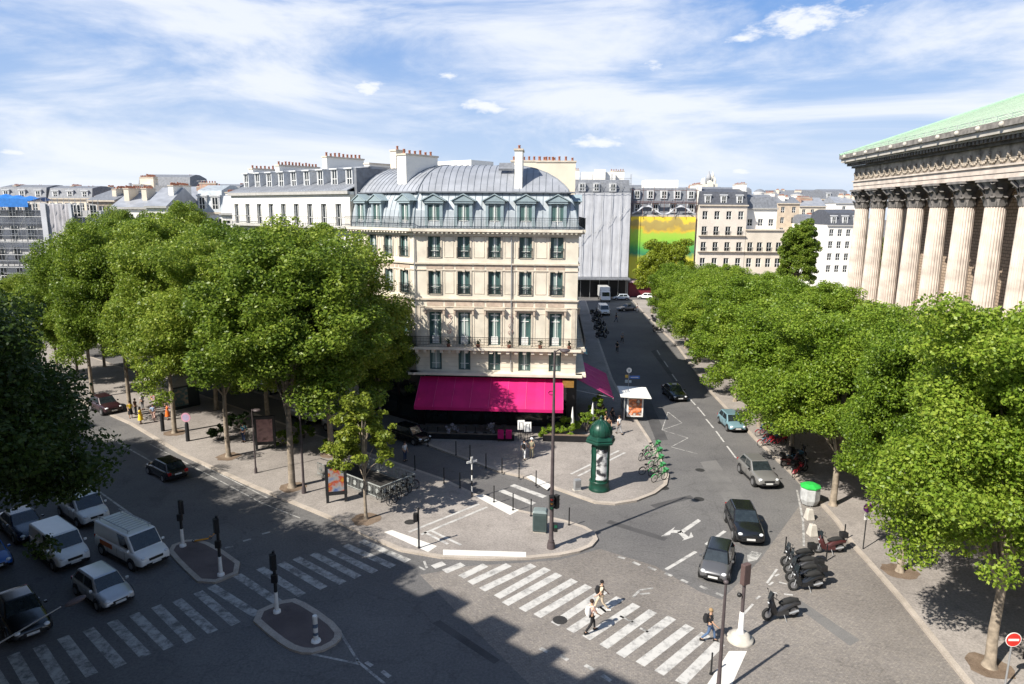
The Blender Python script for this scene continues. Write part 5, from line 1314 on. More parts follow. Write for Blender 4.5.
for k in range(3):
    a0 = -pi/2-.75+k*2.1; b = MB(); n = 10; da = 1.35
    for i in range(n):
        a, e = a0+da*i/n, a0+da*(i+1)/n; r = .668
        b.quad((r*cos(a),r*sin(a),.95),(r*cos(e),r*sin(e),.95),(r*cos(e),r*sin(e),3.3),(r*cos(a),r*sin(a),3.3),0,True)
    b.build('poster', pbw, mc)
    b = MB()
    for aa in (a0-.04,a0+da+.04): b.tube((.68*cos(aa),.68*sin(aa),.8),(.68*cos(aa),.68*sin(aa),3.5),.03)
    b.build('glazing_bar', greenp, mc)
b = MB(); b.lathe([(.66,3.52),(.80,3.6),(1.12,3.72),(1.15,3.86),(1.02,3.95),(1.10,4.0),(1.05,4.1),(.86,4.2),(.80,4.3)],6,smooth=False); b.build('canopy', greenp, mc)
b = MB(); b.lathe([(.80,4.28),(.84,4.45),(.80,4.75),(.66,5.02),(.44,5.22),(.2,5.34),(.1,5.42),(.09,5.5),(.13,5.56),(.08,5.64),(.02,5.74)],24)
for k in range(12):
    a = 2*pi*k/12; pr = [(.81,4.29),(.85,4.45),(.81,4.75),(.67,5.02),(.45,5.22),(.2,5.35)]
    for (r0,z0),(r1,z1) in zip(pr, pr[1:]): b.tube((r0*cos(a),r0*sin(a),z0),(r1*cos(a),r1*sin(a),z1),.022,n=4)
b.build('dome', greenp, mc)
x, y = g(577,490,Z1); t = thing('control_cabinet', 'small weathered grey box left of the poster column', 'cabinet', (x,y,Z1), .3)
b = MB(); b.box(-.25,.25,-.18,.18,.02,.85); b.build('cabinet', steel, t, bevel=.03); b = MB(); b.box(-.2,.2,-.2,-.183,.3,.75); b.build('door', grey, t)
b = MB(); b.box(-.3,.3,-.22,.22,0,.04); b.build('plinth', concr, t)
# recycling bin
x, y = g(540,531,Z1); t = thing('litter_cabinet', 'grey green street cabinet with arched top beside the tall lamp column', 'bin', (x,y,Z1), -.15)
b = MB(); b.box(-.45,.45,-.36,.36,.1,1.35); b.build('body', mat('grey_green_paint', (.06,.085,.085), .45, n=.15), t, bevel=.04)
b = MB(); b.X = Matrix.Rotation(0,4,'X'); b.hexa([(-.5,-.4,1.35),(.5,-.4,1.35),(.5,.4,1.35),(-.5,.4,1.35),(-.38,-.3,1.52),(.38,-.3,1.52),(.38,.3,1.52),(-.38,.3,1.52)]); b.build('lid', mat('grey_green_light', (.16,.2,.2), .4), t, bevel=.04)
b = MB(); b.box(-.4,.4,-.3,.3,0,.1); b.build('plinth', concr, t)
b = MB(); b.box(-.36,.36,-.375,-.362,.25,1.2); b.build('door', mat('grey_green_dark', (.04,.06,.06), .45), t)
# glass container with green lid
x, y = g(809,504,Z1-.1); t = thing('recycling_container', 'grey recycling container with bright green lid under the trees', 'bin', (x,y,.012), .5)
b = MB(); b.lathe([(.62,.1),(.82,.5),(.84,1.35),(.78,1.5)],8,smooth=False,ph=.39); b.build('body', mat('grey_plastic', (.42,.43,.43), .5, n=.2), t)
b = MB(); b.lathe([(.88,1.5),(.88,1.6),(.45,1.78),(.05,1.8)],8,smooth=False,ph=.39); b.build('lid', mat('green_plastic', (.03,.42,.07), .45), t)
b = MB(); b.lathe([(.5,0),(.5,.1)],8); b.build('foot', blackp, t)
t.scale = (.82,.82,.9)
for px, py, lb in [(809,519,'white tapered concrete block just below the green-lidded container'),(812,535,'white tapered concrete block further from the green-lidded container, by the motorcycles')]:
    x, y = g(px,py,.012); t = thing('concrete_block', lb, 'barrier', (x,y,.012), .1, 'white concrete blocks'); b = MB(); b.hexa([(-.28,-.28,0),(.28,-.28,0),(.28,.28,0),(-.28,.28,0),(-.17,-.17,.75),(.17,-.17,.75),(.17,.17,.75),(-.17,.17,.75)]); b.build('block', concr, t, bevel=.03)
    b = MB(); b.lathe([(.02,.75),(.02,.95)],8); b.build('rod', steel, t)
# signs on the right
x, y = g(863,549,Z1); t = thing('traffic_sign', 'purple round sign with white plate below on a dark pole', 'sign', (x,y,Z1), .1)
b = MB(); b.lathe([(.035,0),(.035,2.9)],8); b.build('pole', iron, t)
b = MB(); b.X = Matrix.Translation((0,-.05,2.75)) @ Matrix.Rotation(pi/2,4,'X'); b.lathe([(.3,-.012),(.3,.012)],20,smooth=False); b.build('disc', mat('purple_sign', (.25,.04,.32), .4), t)
b = MB(); b.X = Matrix.Translation((0,-.066,2.75)) @ Matrix.Rotation(.75,4,'Y'); b.box(-.26,.26,-.004,.002,-.035,.035); b.build('stripe', mat('sign_rose', (.6,.12,.2), .4), t)
b = MB(); b.box(-.19,.19,-.06,-.045,1.95,2.38); b.build('plate', whitep, t)
x, y = g(997,684,Z1); t = thing('traffic_sign', 'red and white no entry sign on a grey pole at the lower right', 'sign', (x+.2,y-.2,Z1), 0)
b = MB(); b.lathe([(.04,0),(.04,2.6)],8); b.build('pole', steel, t)
b = MB(); b.X = Matrix.Translation((0,-.06,2.35)) @ Matrix.Rotation(pi/2,4,'X'); b.lathe([(.34,-.012),(.34,.008)],28,mi=1,smooth=False); b.lathe([(.31,.008),(.31,.012)],28,smooth=False); b.build('disc', [mat('sign_red', (.62,.03,.02), .35), whitep], t)
b = MB(); b.box(-.23,.23,-.078,-.073,2.3,2.4); b.build('bar', whitep, t)
x, y = g(1012,668,Z1); t = thing('parking_meter', 'dark parking pillar cut by the right edge behind the no entry sign', 'parking meter', (x+1.2,y+.6,Z1), .2)
b = MB(); b.box(-.2,.2,-.15,.15,0,1.4); b.build('body', blackp, t, bevel=.03); b = MB(); b.box(-.13,.13,-.16,-.152,.95,1.3); b.build('screen', paned, t)
# bus shelter with poster, stop sign, street name signs
x, y = g(634,420,Z1); bs = thing('bus_shelter', 'bus shelter with curved white roof and poster case at the edge of the street', 'bus shelter', (x,y,Z1), -.06)
b = MB(); b.hexa([(-1.5,-1.0,2.55),(1.5,-1.0,2.45),(1.5,3.2,2.45),(-1.5,3.2,2.55),(-1.5,-1.0,2.67),(1.5,-1.0,2.57),(1.5,3.2,2.57),(-1.5,3.2,2.67)]); b.build('roof', whitep, bs, bevel=.05)
b = MB(); b.box(-.75,.85,-.12,.12,.35,2.35); b.build('poster_case', whitep, bs, bevel=.03)
b = MB(); b.quad((-.6,-.125,.5),(.7,-.125,.5),(.7,-.125,2.2),(-.6,-.125,2.2)); b.build('poster', poster_mat('poster_orange', [(.55,.5,.45),(.12,.06,.05),(.7,.2,.06),(.6,.5,.42)], 2.2), bs)
for xx, yy in ((-1.0,0),(-1.0,2.9),(.9,2.9)):
    b = MB(); b.box(xx-.05,xx+.05,yy-.05,yy+.05,0,2.46); b.build('post', steel, bs)
b = MB(); b.box(-.98,-.95,.1,2.8,.3,2.3); b.build('glass_panel', paned, bs)
b = MB(); b.box(-.7,-.3,.6,2.4,.42,.48); b.build('bench', steel, bs)
x, y = g(627.5,408,Z1); t = thing('bus_stop_sign', 'bus stop pole with round white head, blue board and yellow plates above the shelter', 'sign', (x,y,Z1), 0)
b = MB(); b.lathe([(.05,0),(.045,4.2)],8); b.build('pole', steel, t)
b = MB(); b.X = Matrix.Translation((0,-.05,4.1)) @ Matrix.Rotation(pi/2,4,'X'); b.lathe([(.28,-.03),(.28,.03)],20,smooth=False); b.build('disc', whitep, t)
b = MB(); b.box(-.09,.09,-.087,-.081,3.98,4.22); b.build('bus_symbol', mat('sign_grey', (.25,.33,.36), .5), t)
b = MB(); b.box(.08,1.15,-.03,.03,3.2,3.5); b.build('blue_board', mat('sign_blue', (.02,.12,.45), .4), t)
b = MB(); b.box(.2,1.0,-.036,-.031,3.32,3.38); b.build('lettering', whitep, t)
b = MB(); b.box(-.38,-.08,-.03,.03,3.3,3.6); b.build('yellow_plate', mat('sign_yellow', (.6,.38,.06), .4), t)
b = MB(); b.box(-.38,-.08,-.03,.03,2.75,3.05); b.box(.05,.3,-.03,.03,2.75,3.0); b.build('white_plate', mat('sign_pale', (.5,.58,.62), .4), t)
# newspaper kiosk on the island
x, y = g(160,409,Z1); kk = thing('kiosk', 'dark kiosk with pale grey pitched roof among the boulevard trees', 'kiosk', (x+.5,y+2.2,Z1), BA)
b = MB(); b.box(-2.6,2.6,-1.4,1.4,0,2.5); b.build('body', mat('kiosk_dark', (.03,.04,.04), .4), kk)
b = MB(); b._add([(-3.1,-1.9,2.5),(3.1,-1.9,2.5),(3.1,1.9,2.5),(-3.1,1.9,2.5),(-2.2,0,3.5),(2.2,0,3.5)], [(0,1,5,4),(2,3,4,5),(1,2,5),(3,0,4),(0,3,2,1)]); b.build('roof', mat('kiosk_roof', (.42,.40,.37), .7, n=.1), kk)
b = MB(); b.box(-2.3,2.3,1.41,1.45,1.0,2.2); b.build('counter_window', paned, kk)
b = MB(); b.box(-2.3,-.4,1.46,1.5,.2,.9); b.box(.4,2.3,1.46,1.5,.2,.9); b.build('magazine_rack', poster_mat('poster_mag', [(.05,.25,.2),(.5,.45,.4),(.5,.08,.05),(.2,.3,.5)], 5), kk)
for s_ in (-1,1):
    b = MB(); b.box(-2.62,-2.6,-1.2*s_ if s_ < 0 else .2, -.2 if s_ < 0 else 1.2, .3,2.2); b.build('poster', poster_mat('poster_k%d' % s_, [(.3,.28,.25),(.1,.2,.22),(.5,.4,.3)], 2), kk)
# metro entrance
cx_, cy_ = g(381,501,Z1); P0 = Vector((cx_,cy_)); e1 = Vector(BD); e2 = Vector(NB)
mt_ = thing('metro_entrance', 'stair opening of the metro ringed by a pale ornamental iron railing', 'metro entrance', (cx_,cy_,Z1), BA)
L1, L2 = 7.5, -3.3
b = MB()
b.box(-.25,L1+.25,-.25+L2,.25,0,.10); b.build('kerb_frame', mat('worn_granite', (.2,.185,.17), .9, n=.2, scale=3), mt_)
b = MB(); b.box(.15,L1-.15,L2+.15,-.15,.101,.106); b.build('stair_pit_shade', mat('pit_shade_tone', (.03,.028,.026), .8), mt_)  # flat dark sheet, the shade of the stair pit put into its colour
rl = mat('railing_pale', (.32,.34,.33), .5, n=.2)
def ornrail(L, rot, x, y):
    b = MB(); b.X = rotz(rot, x, y, 0); b.box(0,L,-.03,.03,1.02,1.08); b.box(0,L,-.02,.02,.18,.22)
    n = int(L/.16)
    for i in range(n+1): b.box(L*i/n-.012,L*i/n+.012,-.012,.012,.1,1.03)
    n = int(L/.8)
    for i in range(n): b.ring((L*(i+.5)/n,0,.62),.17,.025,'y',12,4); b.box(L*(i+.5)/n-.1,L*(i+.5)/n+.1,-.012,.012,.5,.74)
    return b.build('railing', rl, mt_)
ornrail(L1,0,0,0); ornrail(-L2,-pi/2,0,0); ornrail(L1,0,0,L2)
for k in range(12):
    b = MB()
# terrace: planters, hedge, chairs, menu boards, parasols
bush('hedge_plants', 'leafy green hedge in a dark trough at the right end of the café terrace', 'plant', *g(567,436,Z1), Z1, 1.5, .95, 5200, leafR, .10, 5)
bush('hedge_plants', 'green shrub at the far right corner of the terrace, behind the poster column dome', 'plant', *g(586,432,Z1), Z1, 1.3, 1.25, 5200, leafR, .10, 6)
bush('hedge_plants', 'low green plants at the left end of the sunlit terrace trough', 'plant', *g(549,437,Z1), Z1, 1.0, .6, 2600, leafR, .09, 8)
x, y = g(600,402,Z1); bush('hedge_plants', 'tall green bush rising between the plum awning and the poster column', 'plant', *g(598,424,Z1), Z1, 1.0, 1.7, 4200, leafR, .1, 7)
t = thing('planter', 'long black planter trough in front of the sunlit terrace', 'planter', (*g(566,441,Z1),Z1), -R_(3.5)); b = MB(); b.box(-2.1,2.1,-.25,.25,0,.55); b.build('trough', shopd, t, bevel=.02); b = MB(); b.box(-2.0,2.0,-.2,.2,.551,.58); b.build('earth', soil, t)
for px, py, lb in [(572,437,'closed white parasol nearer the awning'),(592,432,'closed white parasol behind the poster column')]:
    x, y = g(px,py,Z1); t = thing('parasol', lb, 'parasol', (x,y,Z1), 0, 'closed parasols'); b = MB(); b.lathe([(.03,0),(.03,2.9)],8); b.build('pole', steel, t); b = MB(); b.lathe([(.14,1.2),(.17,1.35),(.1,2.3),(.03,2.85)],8); b.build('canopy', whitep, t); b = MB(); b.lathe([(.25,0),(.25,.06)],12); b.build('base', blackp, t)
for px, py, lb in [(501,441,'magenta chair on the left of the pair under the awning'),(509,441,'magenta chair on the right of the pair under the awning')]:
    x, y = g(px,py,Z1); t = thing('chair', lb, 'chair', (x,y,Z1), -.1, 'magenta chairs')
    b = MB(); b.box(-.24,.24,-.24,.24,.42,.48); b.build('seat', pink, t); b = MB(); b.box(-.27,.27,-.27,-.22,.3,1.15); b.build('backrest', pink, t)
    for sx in (-.2,.2):
        for sy in (-.2,.2): b = MB(); b.tube((sx,sy,0),(sx,sy,.42),.018); b.build('leg', blackp, t)
for px, py, lb in [(521,440,'white menu board on a stand, left one by the awning'),(527.5,442,'white menu easel, right one by the awning')]:
    x, y = g(px,py,Z1); t = thing('menu_board', lb, 'sign', (x,y,Z1), .05, 'menu boards')
    b = MB(); b.hexa([(-.32,-.1,1.0),(.32,-.1,1.0),(.32,-.06,1.0),(-.32,-.06,1.0),(-.32,.05,1.85),(.32,.05,1.85),(.32,.09,1.85),(-.32,.09,1.85)]); b.build('board', whitep, t)
    for xx, yy in ((-.28,-.3),(.28,-.3),(0,.35)): b = MB(); b.tube((xx,yy,0),(xx*.5,0,1.7),.02); b.build('leg', blackp, t)
for i in range(9):
    px = 428+i*9.5; x, y = g(px,433,Z1); t = thing('cafe_table', f'small round black table in the shade under the magenta awning, {ORD[i]} from the left', 'table', (x,y,Z1), 0, 'tables under the awning')
    b = MB(); b.lathe([(.32,.72),(.32,.75)],14); b.build('tabletop', mat('table_grey', (.12,.11,.11), .4), t); b = MB(); b.lathe([(.22,0),(.2,.03),(.03,.05),(.03,.72)],10); b.build('pedestal', iron, t)
bush('flower_arrangement', 'pale flower arrangement in the shadow under the awning, left one', 'flowers', *g(452,437,Z1), Z1, .7, .8, 500, mat('petal_grey', (.30,.27,.29), .7), .09, 12)
bush('flower_arrangement', 'pale flower arrangement in the shadow under the awning, right one', 'flowers', *g(491,437,Z1), Z1, .55, .8, 400, mat('petal_grey2', (.30,.27,.29), .7), .09, 13)
t = thing('black_planter', 'long black planter trough under the front edge of the magenta awning', 'planter', (*g(468,439,Z1),Z1), a35); b = MB(); b.box(-4.2,4.2,-.2,.2,0,.5); b.build('trough', shopd, t, bevel=.02)
b = MB(); b.box(-4.1,4.1,-.15,.15,.501,.52); b.build('earth', soil, t)
# lamp on the camera's side of the street reaching in from the left
x, y = bp(27, 6.6); t = thing('street_lamp', 'grey street lamp arm reaching in from the lower left edge', 'street lamp', (x,y,0), 0)
hx, hy, hz3 = -14.1, 20.0, 8.0; px_, py_ = -20.2, 17.6
t.location = (px_, py_, .144)
b = MB(); b.lathe([(.18,0),(.16,.5),(.09,.6),(.07,4.6)],12); b.build('pole', lampg, t)
b = MB(); b.path([(0,0,4.5),(.5,.2,4.95),(hx-px_-.3,hy-py_-.12,hz3-.2)], [.05,.035,.022], 8); b.build('arm', steel, t)
b = MB(); b.X = Matrix.Translation((hx-px_,hy-py_,hz3-.12)) @ Matrix.Rotation(math.atan2(2.4,6.1),4,'Z') @ Matrix.Rotation(-.35,4,'Y'); b.ball((.1,0,0),.26,12,sx=1.3,sy=.7,sz=.35); b.build('lamp_head', lampg, t)

# ================================================================== CHURCH WITH COLONNADE
ch = thing('columned_church', 'vast classical church with fluted columns and pale green roof at the right', 'church', (43.4,89.3,0), world=True)
fc = (43.4,89.3); dN = (-.0987,-.9951); dO = (-.9951,.0987)      # dN: along the flank towards the camera, dO: outwards
def cp(s, o): return (fc[0]+dN[0]*s+dO[0]*o, fc[1]+dN[1]*s+dO[1]*o)
chA = math.atan2(dN[1], dN[0])
def cbox(mb, s0, s1, o0, o1, z0, z1, mi=0):
    P = [cp(s0,o0),cp(s1,o0),cp(s1,o1),cp(s0,o1)]
    mb._add([(*p,z0) for p in P]+[(*p,z1) for p in P], [(0,1,2,3),(7,6,5,4),(0,4,5,1),(1,5,6,2),(2,6,7,3),(3,7,4,0)], mi)
LF, WF, SPc = 76.5, 43.0, 4.76
b = MB()
for k in range(6): cbox(b, -2.4+.35*k, LF+2.4-.35*k, 2.6-.35*k, -WF-2.6+.35*k, .144 if k == 0 else .6*k, .6*(k+1) if k < 5 else 3.5)
b.build('podium', churchst, ch)
fl = MB(); prof_ = []
def shaft(z0, z1, r0, r1, nf=22):
    vs = []; fs = []; n = nf*3; lv = [(z0,r0),(z0+(z1-z0)*.35,r0*.985),(z1,r1)]
    for z, r in lv:
        for i in range(n):
            a = 2*pi*i/n; rr = r*(1 if i % 3 != 1 else .925); vs.append((rr*cos(a), rr*sin(a), z))
    for k in range(2):
        for i in range(n): fs.append((k*n+i,k*n+(i+1)%n,(k+1)*n+(i+1)%n,(k+1)*n+i))
    fl._add(vs, fs, 0, False)
shaft(4.1, 21.2, .95, .80)
fl.lathe([(1.25,3.5),(1.25,3.7),(1.15,3.85),(1.05,3.95),(1.0,4.12)],24)
shaft_me = fl.mesh('column', churchst)
cm = MB()
for lvl, (z, r) in enumerate(((21.2,.86),(21.9,.95))):
    for k in range(8):
        a = 2*pi*k/8+lvl*pi/8; c_, s_ = cos(a), sin(a)
        P = []
        for q, (dr, dz, hw) in enumerate(((0,0,.26),(.10,.45,.30),(.34,.82,.24),(.46,.70,.12))):
            P += [(c_*(r+dr)-s_*hw, s_*(r+dr)+c_*hw, z+dz), (c_*(r+dr)+s_*hw, s_*(r+dr)-c_*hw, z+dz)]
        cm._add(P, [(0,1,3,2),(2,3,5,4),(4,5,7,6)], 0, True)
cm.lathe([(.80,21.1),(.88,21.2),(.84,21.3),(.88,22.2),(1.05,22.9),(1.3,23.2)],24)
cm.box(-1.28,1.28,-1.28,1.28,23.2,23.42)
for k in range(4):
    a = pi/4+k*pi/2; cm.tube((1.0*cos(a),1.0*sin(a),22.6),(1.52*cos(a),1.52*sin(a),23.12),.16,.2,n=6)
cap_me = cm.mesh('capital', churchdk)
def column(s, o):
    p = cp(s, o); c_ = link('column', shaft_me, ch, (p[0],p[1],0), chA)
    k = bpy.data.objects.new('capital', cap_me); C.objects.link(k); k.parent = c_
for i in range(16): column(1.0+i*SPc, -.95)
for i in range(1,8): column(1.0, -.95-i*(WF-2.3)/7)
# entablature
b = MB(); cbox(b, .0, LF, .0, -WF, 23.42, 23.86); cbox(b, -.06, LF+.06, .06, -WF-.06, 23.86, 24.4); cbox(b, -.2, LF+.2, .2, -WF-.2, 24.4, 24.55); b.build('architrave', churchst, ch)
b = MB(); cbox(b, -.02, LF, .02, -WF-.02, 24.55, 26.1)
b.build('frieze', mat('frieze_stone', (.30,.26,.215), .9, n=.6, scale=1.1, bump=.9, detail=8), ch)
fr = MB()
for i in range(52):
    s0 = .4+i*1.45
    for k in range(7):
        a = k*pi/6; p = cp(s0+.65+.55*cos(a), .08); fr.ball((p[0],p[1],25.15-.38*sin(a)),.11,6)
    p = cp(s0, .08); fr.ball((p[0],p[1],25.35),.22,6,sz=1.3)
fr.build('garland_relief', mat('garland_stone', (.36,.31,.255), .9, n=.3, scale=2), ch)
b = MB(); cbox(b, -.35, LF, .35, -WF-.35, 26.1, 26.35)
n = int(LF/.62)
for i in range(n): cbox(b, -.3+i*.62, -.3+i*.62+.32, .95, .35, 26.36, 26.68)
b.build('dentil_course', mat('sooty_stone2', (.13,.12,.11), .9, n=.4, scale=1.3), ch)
b = MB(); cbox(b, -1.0, LF, 1.0, -WF-1.0, 26.69, 26.85); cbox(b, -1.35, LF, 1.35, -WF-1.35, 26.85, 27.3); b.build('cornice', mat('cornice_stone', (.46,.43,.385), .85, n=.2, scale=.8), ch)
b = MB(); cbox(b, -1.55, LF, 1.55, -WF-1.55, 27.3, 27.78)
for i in range(24):
    p = cp(.4+i*3.3, 1.6); b.ball((p[0],p[1],27.5),.24,8,mi=1)
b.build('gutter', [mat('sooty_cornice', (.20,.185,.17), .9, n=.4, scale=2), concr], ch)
b = MB(); e0, e1 = 1.5, -WF-1.5; mo = -WF/2; zr = 35.7
P = [(*cp(-1.5,e0),27.8),(*cp(LF,e0),27.8),(*cp(LF,mo),zr),(*cp(-1.5,mo),zr),(*cp(LF,e1),27.8),(*cp(-1.5,e1),27.8)]
b._add(P, [(0,1,2,3),(3,2,4,5),(0,3,5),(1,4,2)]); rfc = b.build('roof', copper, ch)
sm_ = MB()
for i in range(40):
    s0 = i*2.0; a = (*cp(s0,e0),27.83); q = (*cp(s0,mo),zr+.03); sm_.tube(a, q, .035, n=4)
sm_.tube(P[0], P[3], .22, n=6); sm_.tube(P[3], P[2], .14, n=6)
sm_.build('roof_seam', mat('copper_seam', (.25,.40,.28), .6), rfc)
# walkway rail on the eaves
b = MB(); 
for i in range(40):
    p = cp(i*2.0, 1.2); b.tube((*p,27.78),(*p,28.25),.02,n=4)
p, q = cp(-1.4,1.2), cp(LF,1.2); b.tube((*p,28.25),(*q,28.25),.022,n=4); p, q = cp(-1.4,1.35), cp(LF,1.35); b.tube((*p,28.0),(*q,28.0),.015,n=4); b.build('eaves_rail', steel, ch)
def blockmat(name, col):
    mt = bpy.data.materials.new(name); mt.use_nodes = True; nt = mt.node_tree; N = nt.nodes; L = nt.links; b = N['Principled BSDF']; b.inputs['Roughness'].default_value = .9
    tc = N.new('ShaderNodeTexCoord'); mp = N.new('ShaderNodeMapping'); mp.inputs['Rotation'].default_value = (R_(90), 0, 0); 
    sx = N.new('ShaderNodeSeparateXYZ'); cx = N.new('ShaderNodeCombineXYZ'); ad = N.new('ShaderNodeMath'); ad.operation = 'ADD'
    L.new(tc.outputs['Object'], sx.inputs[0]); L.new(sx.outputs[0], ad.inputs[0]); L.new(sx.outputs[1], ad.inputs[1]); L.new(ad.outputs[0], cx.inputs[0]); L.new(sx.outputs[2], cx.inputs[1])
    br = N.new('ShaderNodeTexBrick'); br.inputs['Scale'].default_value = .8; br.inputs['Color1'].default_value = (*col,1); br.inputs['Color2'].default_value = (*[c*.82 for c in col],1); br.inputs['Mortar'].default_value = (*[c*.35 for c in col],1); br.inputs['Mortar Size'].default_value = .03
    L.new(cx.outputs[0], br.inputs['Vector']); L.new(br.outputs['Color'], b.inputs['Base Color']); return mt
b = MB(); cbox(b, 2.2+SPc*.2, LF-6, -5.6, -WF+5.6, 3.5, 27)
for i in range(1, 15): cbox(b, 1.0+i*SPc-.7, 1.15+i*SPc+.7, -5.3, -5.6, 3.5, 23.0)
b.build('cella_wall', blockmat('ashlar', (.46,.35,.26)), ch)
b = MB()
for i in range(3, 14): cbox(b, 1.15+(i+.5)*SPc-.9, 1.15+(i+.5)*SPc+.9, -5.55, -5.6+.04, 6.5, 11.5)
b.build('niche_shade_panel', mat('niche_shadow', (.16,.13,.11), .9), ch)  # flat panels on the wall, niche shade painted as a dark colour
b = MB(); cbox(b, 2.4, LF, -2.3, -5.6, 23.0, 23.4); b.build('ceiling', churchst, ch)

# ================================================================== OTHER BUILDINGS
def block(name, label, cat, x0, x1, Y, zt, wm, rows=None, ncols=0, roof=None, rm=slateg, depth=12, ang=0.0, ww=1.1, rh=3.0, dorm=0, chim=(), cms=None, cornice=True, only=None, setb=.9):
    """an ordinary apartment house with its own windows, cornice, roof, dormers and chimneys"""
    t = thing(name, label, cat, (x0,Y,0), world=True); L = x1-x0; p0 = (x0,Y); b = MB()
    cs = [(i+.5)*L/ncols for i in range(ncols)] if ncols else []
    rws = [(s, h, ww, 'plain', rl, only) for s, h, rl in (rows or [])]
    P = facade(t, p0, ang, L, 0, zt, rws, cs, wm, b, depth=.2)
    a_, b2, c2, d2 = P(0,0,0), P(L,0,0), P(L,depth,0), P(0,depth,0)
    for u, v in ((b2,c2),(c2,d2),(d2,a_)): b.quad((u[0],u[1],0),(v[0],v[1],0),(v[0],v[1],zt),(u[0],u[1],zt))
    b._add([(q[0],q[1],zt) for q in (a_,b2,c2,d2)], [(0,1,2,3)]); b.build('wall', wm, t)
    if cornice:
        b = MB(); along(b, p0, ang, -.2, L+.2, -.35, -.003, zt-.3, zt-.01)
        for s, h, rl in (rows or []):
            if rl: along(b, p0, ang, 0, L, -.5 if rl else -.15, -.003, s-.25, s-.1)
        b.build('cornice', trimst if wm is not whitew else mat('grey_trim', (.38,.37,.35)), t)
    if roof == 'mansard':
        b = MB(); b.X = rotz(ang, x0, Y); z1 = zt+rh; s_ = setb
        b.hexa([(0,0,zt+.01),(L,0,zt+.01),(L,depth,zt+.01),(0,depth,zt+.01),(.2,s_,z1),(L-.2,s_,z1),(L-.2,depth-s_,z1),(.2,depth-s_,z1)])
        b.hexa([(.2,s_,z1+.001),(L-.2,s_,z1+.001),(L-.2,depth-s_,z1+.001),(.2,depth-s_,z1+.001),(.3,depth*.4,z1+rh*.28),(L-.3,depth*.4,z1+rh*.28),(L-.3,depth*.6,z1+rh*.28),(.3,depth*.6,z1+rh*.28)])
        rf = b.build('roof', rm, t)
        for i in range(dorm):
            tt = (i+.5)*L/dorm; b = MB(); b.X = rotz(ang, x0, Y); b.box(tt-.75,tt+.75,.15,1.6,zt+.3,zt+rh*.72); b.box(tt-.9,tt+.9,.02,1.7,zt+rh*.72,zt+rh*.8); dm = b.build('dormer', mat('dormer_white', (.55,.56,.57)), rf)
            dd = win_mesh(1.0, rh*.72-.55, 'plain'); q = fp(p0, ang, tt, .13); wn = bpy.data.objects.new('window', dd['pane']); C.objects.link(wn); wn.parent = dm; w0 = t['_w']; wn.location = (q[0]-w0[0], q[1]-w0[1], zt+.45); wn.rotation_euler = (0,0,ang)
    elif roof == 'gable':
        b = MB(); b.X = rotz(ang, x0, Y); z1 = zt+rh
        b._add([(-.2,-.3,zt),(L+.2,-.3,zt),(L+.2,depth+.3,zt),(-.2,depth+.3,zt),(-.2,depth/2,z1),(L+.2,depth/2,z1)], [(0,1,5,4),(2,3,4,5),(0,4,3),(1,2,5),(0,3,2,1)]); b.build('roof', rm, t)
    for tt, dd_, cl, cw, ct, cp_ in chim:
        chimney(t, fp(p0, ang, tt, dd_), ang+(pi/2 if cl < 0 else 0), abs(cl), cw, zt-.5, ct, cp_, cms or whitew)
    return t
def std(n, z0=5.0, dh=3.3, rail=()): return [(z0+i*dh, z0+i*dh+2.05, 1 if i in rail else 0) for i in range(n)]
# street row behind the hotel
for i, (t0, t1, zt, wm, lb) in enumerate([(17.3,42,18.6,creamw,'cream shaded apartment house right behind the hotel on the same side of the street'),(42.1,62,19.2,stone3,'grey stone apartment house in the middle of the shaded side of the street'),(62.1,82,18.8,creamw,'last cream apartment house on the shaded side before the scaffolded block')]):
    p = fp(Rc, angS, t0, 0); 
    th = thing('apartment_building', lb, 'building', (p[0],p[1],0), world=True); b = MB(); L = t1-t0; nc = int(L/3.1)
    facade(th, p, angS, L, 0, zt, [(5.6,7.6,1.1,'plain',0,None),(8.6,11,1.1,'plain',0,None),(12.4,14.6,1.1,'plain',0,None),(15.8,17.8,1.1,'plain',0,None)], [(k+.5)*L/nc for k in range(nc)], wm, b)
    P = lambda t_, d: fp(p, angS, t_, d)
    for u, v in ((P(L,0),P(L,12)),(P(L,12),P(0,12)),(P(0,12),P(0,0))): b.quad((*u,0),(*v,0),(*v,zt),(*u,zt))
    b.build('wall', wm, th)
    b = MB(); b.X = rotz(angS, *p); b.hexa([(0,-.2,zt),(L,-.2,zt),(L,12,zt),(0,12,zt),(0,1.2,zt+3.2),(L,1.2,zt+3.2),(L,11,zt+3.2),(0,11,zt+3.2)]); b.build('roof', slateg, th)
    b = MB(); along(b, p, angS, 0, L, -.5, -.003, zt-.45, zt-.02); along(b, p, angS, 0, L, -.7, -.003, 8.2, 8.4); b.build('cornice', wm, th)
    b = MB(); along(b, p, angS, .3, L-.3, -.12, -.003, .2, 4.6); b.build('shopfront', shopd, th)
    if i == 0:
        awning(th, p, angS, 3.5, 8.0, 3.9, 2.9, 2.2, tealc, 2); awning(th, p, angS, 15, 20, 3.9, 2.9, 1.6, mat('grey_canvas', (.12,.12,.13), .8), 2)
    if i == 1: awning(th, p, angS, 3, 9, 3.9, 2.9, 1.6, mat('green_canvas', (.02,.10,.05), .8), 2)
    chimney(th, P(L*.5, 6), angS+pi/2, 7, .9, zt, zt+5.6, 9, creamw); chimney(th, P(L-.6, 6), angS+pi/2, 7, .9, zt, zt+5.4, 9, whitew)
